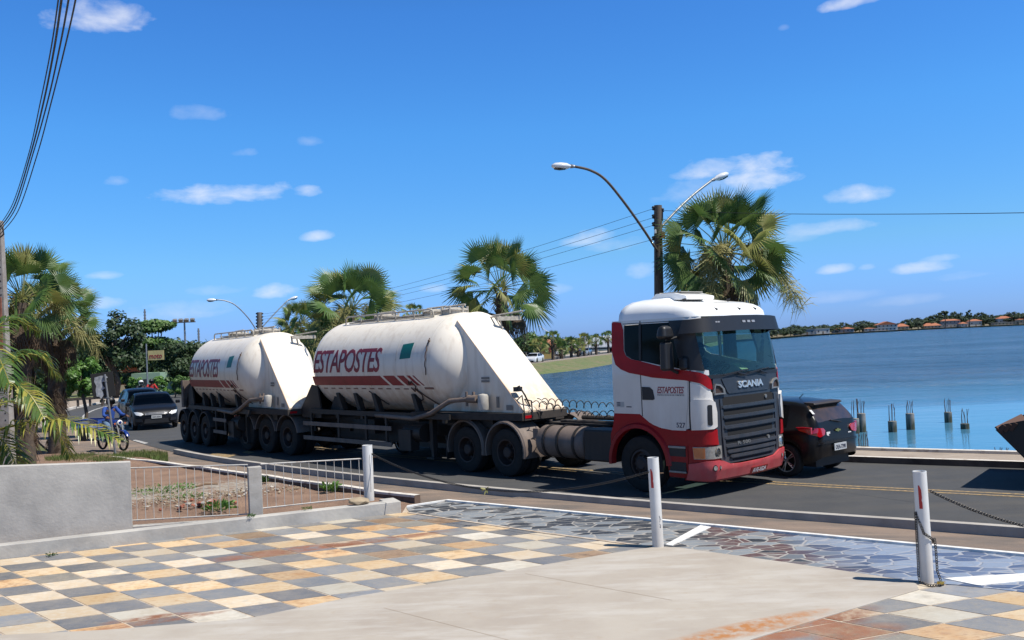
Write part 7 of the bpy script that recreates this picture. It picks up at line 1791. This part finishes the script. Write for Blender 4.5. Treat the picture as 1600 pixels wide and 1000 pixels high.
tree_at('tree', 'bright green tiered tree rising behind the yellow sign', 243, 84, 497, 600, 110, 'foliB', 4, leaf=.36, per=240, clumps=52, flat=True, trunk_r=.24, limbs=12)
tree_at('tree', 'dark dense tree standing behind the rear tank trailer', 283, 78, 530, 612, 100, 'foliA', 5, leaf=.34, per=280, clumps=34, trunk_r=.3)
tree_at('tree', 'dark tree behind the yellow sign, left of the dense one', 222, 80, 545, 612, 60, 'foliA', 6, leaf=.34, per=200, clumps=24, trunk_r=.25)
tree_at('tree', 'dark green tree at the left filling the space behind the small round tree', 150, 82, 535, 612, 70, 'foliA', 7, leaf=.34, per=200, clumps=26, trunk_r=.25)
tree_at('tree', 'tree behind the two left fan palms', 70, 70, 540, 620, 110, 'foliA', 17, leaf=.36, per=220, clumps=30, trunk_r=.25)
tree_at('tree', 'dark round tree beside the distant lamp pole above the rear tank', 437, 70, 510, 570, 58, 'foliA', 8, leaf=.3, per=220, clumps=24, trunk_r=.2)
tree_at('tree', 'bushy tree behind the small fan palm between the tanks', 497, 76, 512, 590, 70, 'foliB', 9, leaf=.32, per=220, clumps=26, trunk_r=.2)
tree_at('tree', 'broad bushy tree behind the nose of the nearer tank', 822, 172, 517, 561, 56, 'foliB', 10, leaf=.6, per=200, clumps=28, trunk_r=.3)
tree_at('tree', 'dark tree left of the broad one behind the nearer tank', 765, 150, 507, 570, 70, 'foliA', 12, leaf=.6, per=200, clumps=26, trunk_r=.3)
for i, (x, y, Y, w) in enumerate(((212, 600, 66, 22), (272, 598, 70, 30), (248, 600, 72, 24), (160, 612, 64, 20), (300, 600, 74, 24))):
    lab = ['light green shrub under the yellow sign', 'spiky grey green shrub at the corner of the rear trailer', 'light shrub behind the riders', 'low shrub right of the small round tree', 'shrub just behind the rear trailer'][i]
    tree_at('shrub', lab, x, Y, y-14, y+18, w, 'foliC' if i in (0, 2) else 'foliB', 40+i, leaf=.22, per=130, clumps=12, trunk_r=.05, cat='shrub', group='shrubs beyond the bend', limbs=3)
# distant palms along the lakeside road
far = [(863, 150, 517, 58, 'darkest and tallest far palm, standing above the white car'), (877, 158, 533, 52, 'squat dark far palm behind the person in white'), (892, 165, 525, 56, 'far palm between the squat dark one and the bright pair'), (903, 172, 530, 46, 'left one of a bright pair of far palms'), (912, 178, 520, 50, 'right one of a bright pair of far palms'), (931, 190, 522, 46, 'far palm in front of the white lorry'), (950, 203, 517, 44, 'far palm half hidden by the rear edge of the cab'), (842, 141, 528, 54, 'pale yellowish far palm at the left end of the row')]
for i, (x, Y, yt, w, lab) in enumerate(far):
    top_ = P(x, yt, Y).z; a = P(x, yt+14, Y); fan_palm(lab, a.x, Y, 0, top_-1.35, 1.7, 60+i, n=26, dead=3, group='palms along the far road', nl=12, tr=.24, pale=.75 if i in (3, 4, 7) else .2)
# tree line behind the far road and beyond: one of each kind, then copies
protos = []
for i in range(4):
    random.seed(80+i); protos.append(tree('distant_tree', 'tree in the distant belt behind the left arm of the road', 0, 0, 0, 8, (4.6, 4.4, 4.0, 3.4), 'foliF' if i % 2 else 'foliA', 80+i, leaf=1.0, per=70, clumps=20, trunk_r=.3, group='trees of the distant belt'))
used = [0]*4
def place(i, x, y, s, sz, z=0, lab=None, grp=None):
    k = i % 4
    if not used[k]: o = protos[k]; used[k] = 1
    else: o = copy_tree(protos[k])
    o.location = (x, y, z); o.scale = (s, s, sz); o.rotation_euler = (0, 0, random.uniform(0, 6.3))
    if lab: o['label'] = lab; o['group'] = grp
    return o
random.seed(6)
ONE = ['first', 'second', 'third', 'fourth', 'fifth', 'sixth', 'seventh', 'eighth', 'ninth', 'tenth', 'eleventh', 'twelfth', 'thirteenth', 'fourteenth', 'fifteenth', 'sixteenth', 'seventeenth', 'eighteenth', 'nineteenth']
def nth(n):      # 1 -> first
    if n < 20: return ONE[n-1]
    t_ = ['twent', 'thirt', 'fort', 'fift', 'sixt', 'sevent', 'eight', 'ninet'][n//10-2]
    return t_+'ieth' if n % 10 == 0 else t_+'y '+ONE[n % 10-1]
i = 0
for x in range(-90, 1010, 26):
    Y = random.uniform(225, 320) if x > 380 else random.uniform(110, 170); ytop = random.uniform(528, 540) if x < 760 else random.uniform(526, 536)
    if 840 < x: Y = random.uniform(255, 330)
    p = P(x+random.uniform(-6, 6), ytop, Y); s = random.uniform(1.0, 1.5)*(Y/250 if Y > 200 else .7); place(i, p.x, Y, s, max(.5, p.z/8.0), 0, nth(i+1)+' tree from the left in the distant belt behind the road', 'trees of the distant belt'); i += 1
# far shore on the right: trees and houses
def shoreY(px): return G(px, lerp_tab([(1216, 529.5), (1260, 525.6), (1330, 521.3), (1400, 517.6), (1480, 513.4), (1560, 510.0), (1640, 506.6)], px), -1.2).y
tops = [(1205, 510), (1230, 509), (1260, 508), (1300, 506), (1320, 505), (1345, 503), (1360, 502), (1375, 505), (1400, 503), (1425, 498), (1445, 495), (1462, 492), (1475, 487), (1490, 488), (1505, 492), (1520, 489), (1540, 489), (1555, 493), (1572, 489), (1585, 486), (1600, 488), (1650, 486)]
LBL = 'dark green tree in the belt along the far shore of the lake'
for r_ in range(2):
    x = 1195; j_ = 0
    while x < 1665:
        Y = shoreY(min(max(x, 1216), 1640))+(70 if r_ == 0 else 32)+random.uniform(-8, 12); tp_ = lerp_tab(tops, x)+(1.0 if r_ == 0 else 5)+random.uniform(-1.5, 1.8)
        p = P(x, tp_, Y); s = Y/700*random.uniform(.85, 1.3); j_ += 1; place(i, p.x, Y, s, max(.35, p.z/8.0), 0, nth(j_)+' dark tree from the left in the '+('tall back' if r_ == 0 else 'low front')+' row along the far shore', 'trees along the far shore'); i += 1; x += random.uniform(6.5, 11) if r_ == 0 else random.uniform(9, 19)
# umbrella shaped tree and a tall one that stand out
p = P(1475, 486, 800); tree('tree', 'flat topped tree rising above the belt behind the terracotta roofed houses', p.x, 800, 0, p.z, (p.z-1.7, 5.2, 4, 1.6), 'foliA', 95, leaf=1.2, per=60, clumps=18, trunk_r=.4)
p = P(1513, 484.5, 850); tree('tree', 'tree with a thin top poking above the far belt right of the flat topped one', p.x, 850, 0, p.z, (p.z-3, 2.5, 2.5, 3), 'foliA', 96, leaf=1.2, per=50, clumps=12, trunk_r=.4)
def house(label, px0, px1, yb, yw, yr, wall='housew', roof='tile', dY=14, storeys=1, gable=False, dep=10, flat=False):
    px = (px0+px1)/2; Y = shoreY(min(max(px, 1216), 1640))+dY; w = (px1-px0)*Y/F; a = P(px, yb, Y); zt = max(2.6, P(px, yw, Y).z); zr = max(zt+.8, P(px, yr, Y).z)
    t = thing('house', label, 'house', (a.x, Y, 0), rad(-8), 'houses on the far shore')
    mb = MB(); mb.box((0, dep/2, zt/2), (w, dep, zt)); wl = mb.build('wall', wall, t)
    ov = .6; mb = MB()
    if flat: mb.box((0, dep/2, zt+.15), (w+.6, dep+.6, .3))
    elif gable:
        mb.add([(-w/2-ov, -ov, zt-.1), (w/2+ov, -ov, zt-.1), (w/2+ov, dep+ov, zt-.1), (-w/2-ov, dep+ov, zt-.1), (0, -ov, zr), (0, dep+ov, zr)], [(0, 4, 5, 3), (4, 1, 2, 5), (0, 1, 4), (3, 5, 2), (0, 3, 2, 1)])
    else:
        q = min(w, dep)*.42
        mb.add([(-w/2-ov, -ov, zt), (w/2+ov, -ov, zt), (w/2+ov, dep+ov, zt), (-w/2-ov, dep+ov, zt), (-w/2+q, dep/2, zr), (w/2-q, dep/2, zr)], [(0, 1, 5, 4), (2, 3, 4, 5), (1, 2, 5), (3, 0, 4), (0, 3, 2, 1)])
    mb.build('roof', roof, t)
    n = max(2, int(w/3.4))
    for s in range(storeys):
        zc = (s+.55)*zt/storeys
        for k in range(n):
            x = -w/2+(k+.5)*w/n
            if s == 0 and k == n//2: mb = MB(); mb.box((x, -.03, 1.05), (1.0, .08, 2.1)); mb.build('door', 'wood', t)
            else:
                mb = MB(); mb.box((x, -.03, zc), (1.3, .08, 1.1)); f = mb.build('window', 'window', t)
                mb = MB(); mb.box((x, -.06, zc-.6), (1.5, .12, .1)); mb.build('sill', 'housew', f)
    return t
house('long low grey house at the left end of the far shore', 1243, 1272, 519, 515, 513, 'houseg', 'houseg', flat=True)
house('low white house with a pale flat roof near the left end of the far shore', 1276, 1296, 518, 513.5, 512.5, 'housew', 'housew', flat=True)
house('long low house with a dull red roof left of the white villa', 1303, 1334, 517.5, 514, 511.5, 'houseg', 'tile', dY=20)
house('small house with an orange roof just left of the white villa', 1351, 1368, 517.5, 515, 512, 'housew', 'tile', dY=8)
house('white two storey villa with an orange roof, the largest on the far shore', 1372, 1402, 516, 507, 502, 'housew', 'tile', storeys=2, gable=True, dep=14)
house('annex with a long orange roof on the right side of the white villa', 1402, 1420, 515, 510, 505.5, 'housec', 'tile', dY=16)
house('white walled garden front of the villa by the water', 1366, 1400, 517, 513.5, 513, 'housew', 'housew', flat=True, dY=6, dep=3)
house('low house with a wide tan roof between the villa and the grey house', 1444, 1470, 512, 509, 504.5, 'housec', 'tile', dY=14)
house('two storey grey house with a terracotta roof and white end wall', 1472, 1500, 511, 501, 498.5, 'houseg', 'tile', storeys=2, dY=12)
house('small pink roofed house right of the two storey grey house', 1502, 1512, 510, 505.5, 503, 'housew', 'tile', dY=12)
house('white house with a red hip roof among the trees', 1516, 1534, 508, 501.5, 498.5, 'housew', 'tile', dY=24)
house('white house with a bright orange roof near the right edge', 1561, 1581, 506, 497.5, 493.8, 'housew', 'tile', dY=30)
house('low long wall-like house at the right end of the far shore', 1555, 1592, 508, 504.5, 503.8, 'housec', 'houseg', flat=True, dY=12)
house('house half cut by the right edge of the picture', 1593, 1612, 505, 499, 496, 'housec', 'tile', dY=20)
# ---- buildings behind the bends
def block(name, label, px0, px1, ytop, Y, wall, roof=None, yr=None, dep=8, text=None, rz=0, cat='building', win=3):
    a = P(px0, ytop, Y); b = P(px1, ytop, Y); w = b.x-a.x; h = (a.z+b.z)/2; t = thing(name, label, cat, ((a.x+b.x)/2, Y, 0), rz)
    mb = MB(); mb.box((0, dep/2, h/2), (w, dep, h)); wl = mb.build('wall', wall, t)
    if roof:
        zr = P(px0, yr, Y).z; ov = .5; mb = MB(); mb.add([(-w/2-ov, -ov, h), (w/2+ov, -ov, h), (w/2+ov, dep+ov, h), (-w/2-ov, dep+ov, h), (-w/2+1, dep/2, zr), (w/2-1, dep/2, zr)], [(0, 1, 5, 4), (2, 3, 4, 5), (1, 2, 5), (3, 0, 4), (0, 3, 2, 1)]); mb.build('roof', roof, t)
    for k in range(win):
        x = -w/2+(k+.5)*w/win; mb = MB(); mb.box((x, -.03, min(h*.55, 1.7)), (min(1.3, w/win*.5), .08, min(1.1, h*.4))); mb.build('window', 'window', t)
    if text:
        mb = MB(); v, tr_ = text_fit(*text[0]); mb2 = MB(); conform(mb2, None, lambda u, v_, d: Vector((u, -.02-d, v_)), 0, .05, 0, 0, mesh2d=(v, tr_)); mb2.build('lettering', text[1], t)
    return t
block('house', 'house with a terracotta roof glimpsed behind the tall open tree', 146, 226, 574, 92, 'orangewall', 'tile', 562, 10)
block('house', 'pale green house front glimpsed between the shrubs under the yellow sign', 205, 250, 583, 74, mat('pale_green_wall', (.25, .38, .28), .9), None, None, 6)
block('building', 'white garden wall behind the shrubs of the bend', 90, 330, 601, 88, 'housec', None, None, .3, win=0)
block('building', 'orange building with a bright roof behind the far palms', 838, 868, 540, 215, 'orangewall', 'tile', 531, 14)
y_ = P(850, 556, 150); hh_ = P(850, 548.5, 152).z
block('shop_wall', 'low ochre wall with a red name painted on it behind the white car', 834, 862, 547.5, 168, 'ochre', None, None, .4, (('Julia', -.8, 1.5, .7, 2.5, .1, .01), 'stripe'), cat='wall', win=0)
block('building', 'white building behind the bright pair of far palms', 893, 935, 541, 235, 'housew', 'houseg', 535, 12, win=5)
block('building', 'tall white gabled hall behind the far palm in front of the lorry', 936, 962, 535, 250, 'housew', 'housew', 525, 18, win=0)
# yellow sign on a pole
Ys_ = 62; a = P(231, 612, Ys_); t = thing('sign', 'yellow sign board with red lettering on a thin tall pole among the trees', 'sign', (a.x, Ys_, 0)); Lz = lambda x, y: P(x, y, Ys_)-Vector((a.x, Ys_, 0))
mb = MB(); mb.cyl((0, 0, 0), (0, 0, Lz(230, 537).z), .05, 8); mb.build('pole', 'galv', t)
q0, q1 = Lz(232, 563), Lz(256, 547); mb = MB(); mb.box(((q0.x+q1.x)/2, -.02, (q0.z+q1.z)/2), (q1.x-q0.x, .06, q1.z-q0.z)); sb_ = mb.build('board', 'signy', t)
mb = MB(); conform(mb, None, lambda u, v_, d: Vector((u, -.052-d, v_)), 0, .01, 0, 0, mesh2d=text_fit('moto', q0.x+.06, q1.x-.12, q0.z+.10, q0.z+.40, .2, .02)); mb.build('lettering', 'stripe', sb_)
# blue cart behind the rider
c = G(134, 690, 0); t = thing('cart', 'low blue slatted cart behind the motorcyclist', 'cart', (c.x, c.y+.6, 0), rad(-20))
mb = MB(); mb.box((0, 0, .45), (1.3, .8, .06)); mb.build('bed', 'blue', t)
for z_ in (.6, .75):
    for y_2 in (-.4, .4): mb = MB(); mb.box((0, y_2, z_), (1.3, .03, .07)); mb.build('side_slat', 'blue', t)
for y_2 in (-.45, .45): mb = MB(); mb.lathe([(-.03, .001), (-.03, .24), (0, .26), (.03, .24), (.03, .001)], 18, 'Y', (0, y_2, .26)); mb.build('wheel', 'tyre', t)
for x_ in (-.6, .6): mb = MB(); mb.box((x_, 0, .6), (.04, .8, .35)); mb.build('end_frame', 'blue', t)
# low dark rail on the far sidewalk
a = P(103, 640, 60); b = P(160, 634, 60); t = thing('low_fence', 'low dark timber rail on the far sidewalk left of the cars', 'fence', (a.x, 60, .11))
for k in range(4): mb = MB(); mb.box(((b.x-a.x)*k/3, 0, .3), (.12, .12, .6)); mb.build('post', 'trunk', t)
mb = MB(); mb.box(((b.x-a.x)/2, -.08, .52), ((b.x-a.x)+.3, .05, .12)); mb.build('rail', 'trunk', t)
# ================================================================== one mesh per loose piece
SPLIT = {'door', 'headlight_surround', 'corner_deflector', 'window_pillar', 'saddle', 'guard_bracket', 'red_band', 'mud_flap', 'step_recess', 'step_tread', 'weld_ring', 'rear_gusset', 'fog_lamp', 'fog_lamp_ring', 'roof_aerial', 'marker_lamp', 'marker_reflector', 'vent_slot', 'tail_lamp', 'door_trim', 'door_seam', 'sign_plate', 'air_tank', 'lower_cab_panel', 'grille_slat', 'reflector', 'small_badge', 'pole_cable', 'dark_underside_fill', 'tank_strap', 'clamp', 'lift_arm', 'roof_nozzle', 'lettering_', 'hose', 'coupling_hose', 'antenna', 'sticker', 'bucket', 'small_lettering_', 'sticker_print'}
def split_loose(o):
    me = o.data; n = len(me.vertices); par = list(range(n))
    def find(a):
        while par[a] != a: par[a] = par[par[a]]; a = par[a]
        return a
    for p in me.polygons:
        v = p.vertices; a = find(v[0])
        for q in v[1:]: par[find(q)] = a
    gr = {}
    for p in me.polygons: gr.setdefault(find(p.vertices[0]), []).append(p.index)
    if len(gr) < 2: return
    base = o.name.split('.')[0]; first = True
    for g in gr.values():
        used = sorted({v for i in g for v in me.polygons[i].vertices}); ix = {u: k for k, u in enumerate(used)}
        m2 = bpy.data.meshes.new(base); m2.from_pydata([me.vertices[u].co[:] for u in used], [], [[ix[v] for v in me.polygons[i].vertices] for i in g])
        for m in me.materials: m2.materials.append(m)
        m2.polygons.foreach_set('material_index', [me.polygons[i].material_index for i in g]); m2.polygons.foreach_set('use_smooth', [me.polygons[i].use_smooth for i in g])
        if me.polygons[g[0]].use_smooth: m2.set_sharp_from_angle(angle=rad(40))
        if first: o.data = m2; first = False
        else: c = o.copy(); c.data = m2; COL.objects.link(c)
for o in list(bpy.data.objects):
    if o.type == 'MESH' and o.parent and o.name.split('.')[0] in SPLIT and len(o.data.materials): split_loose(o)
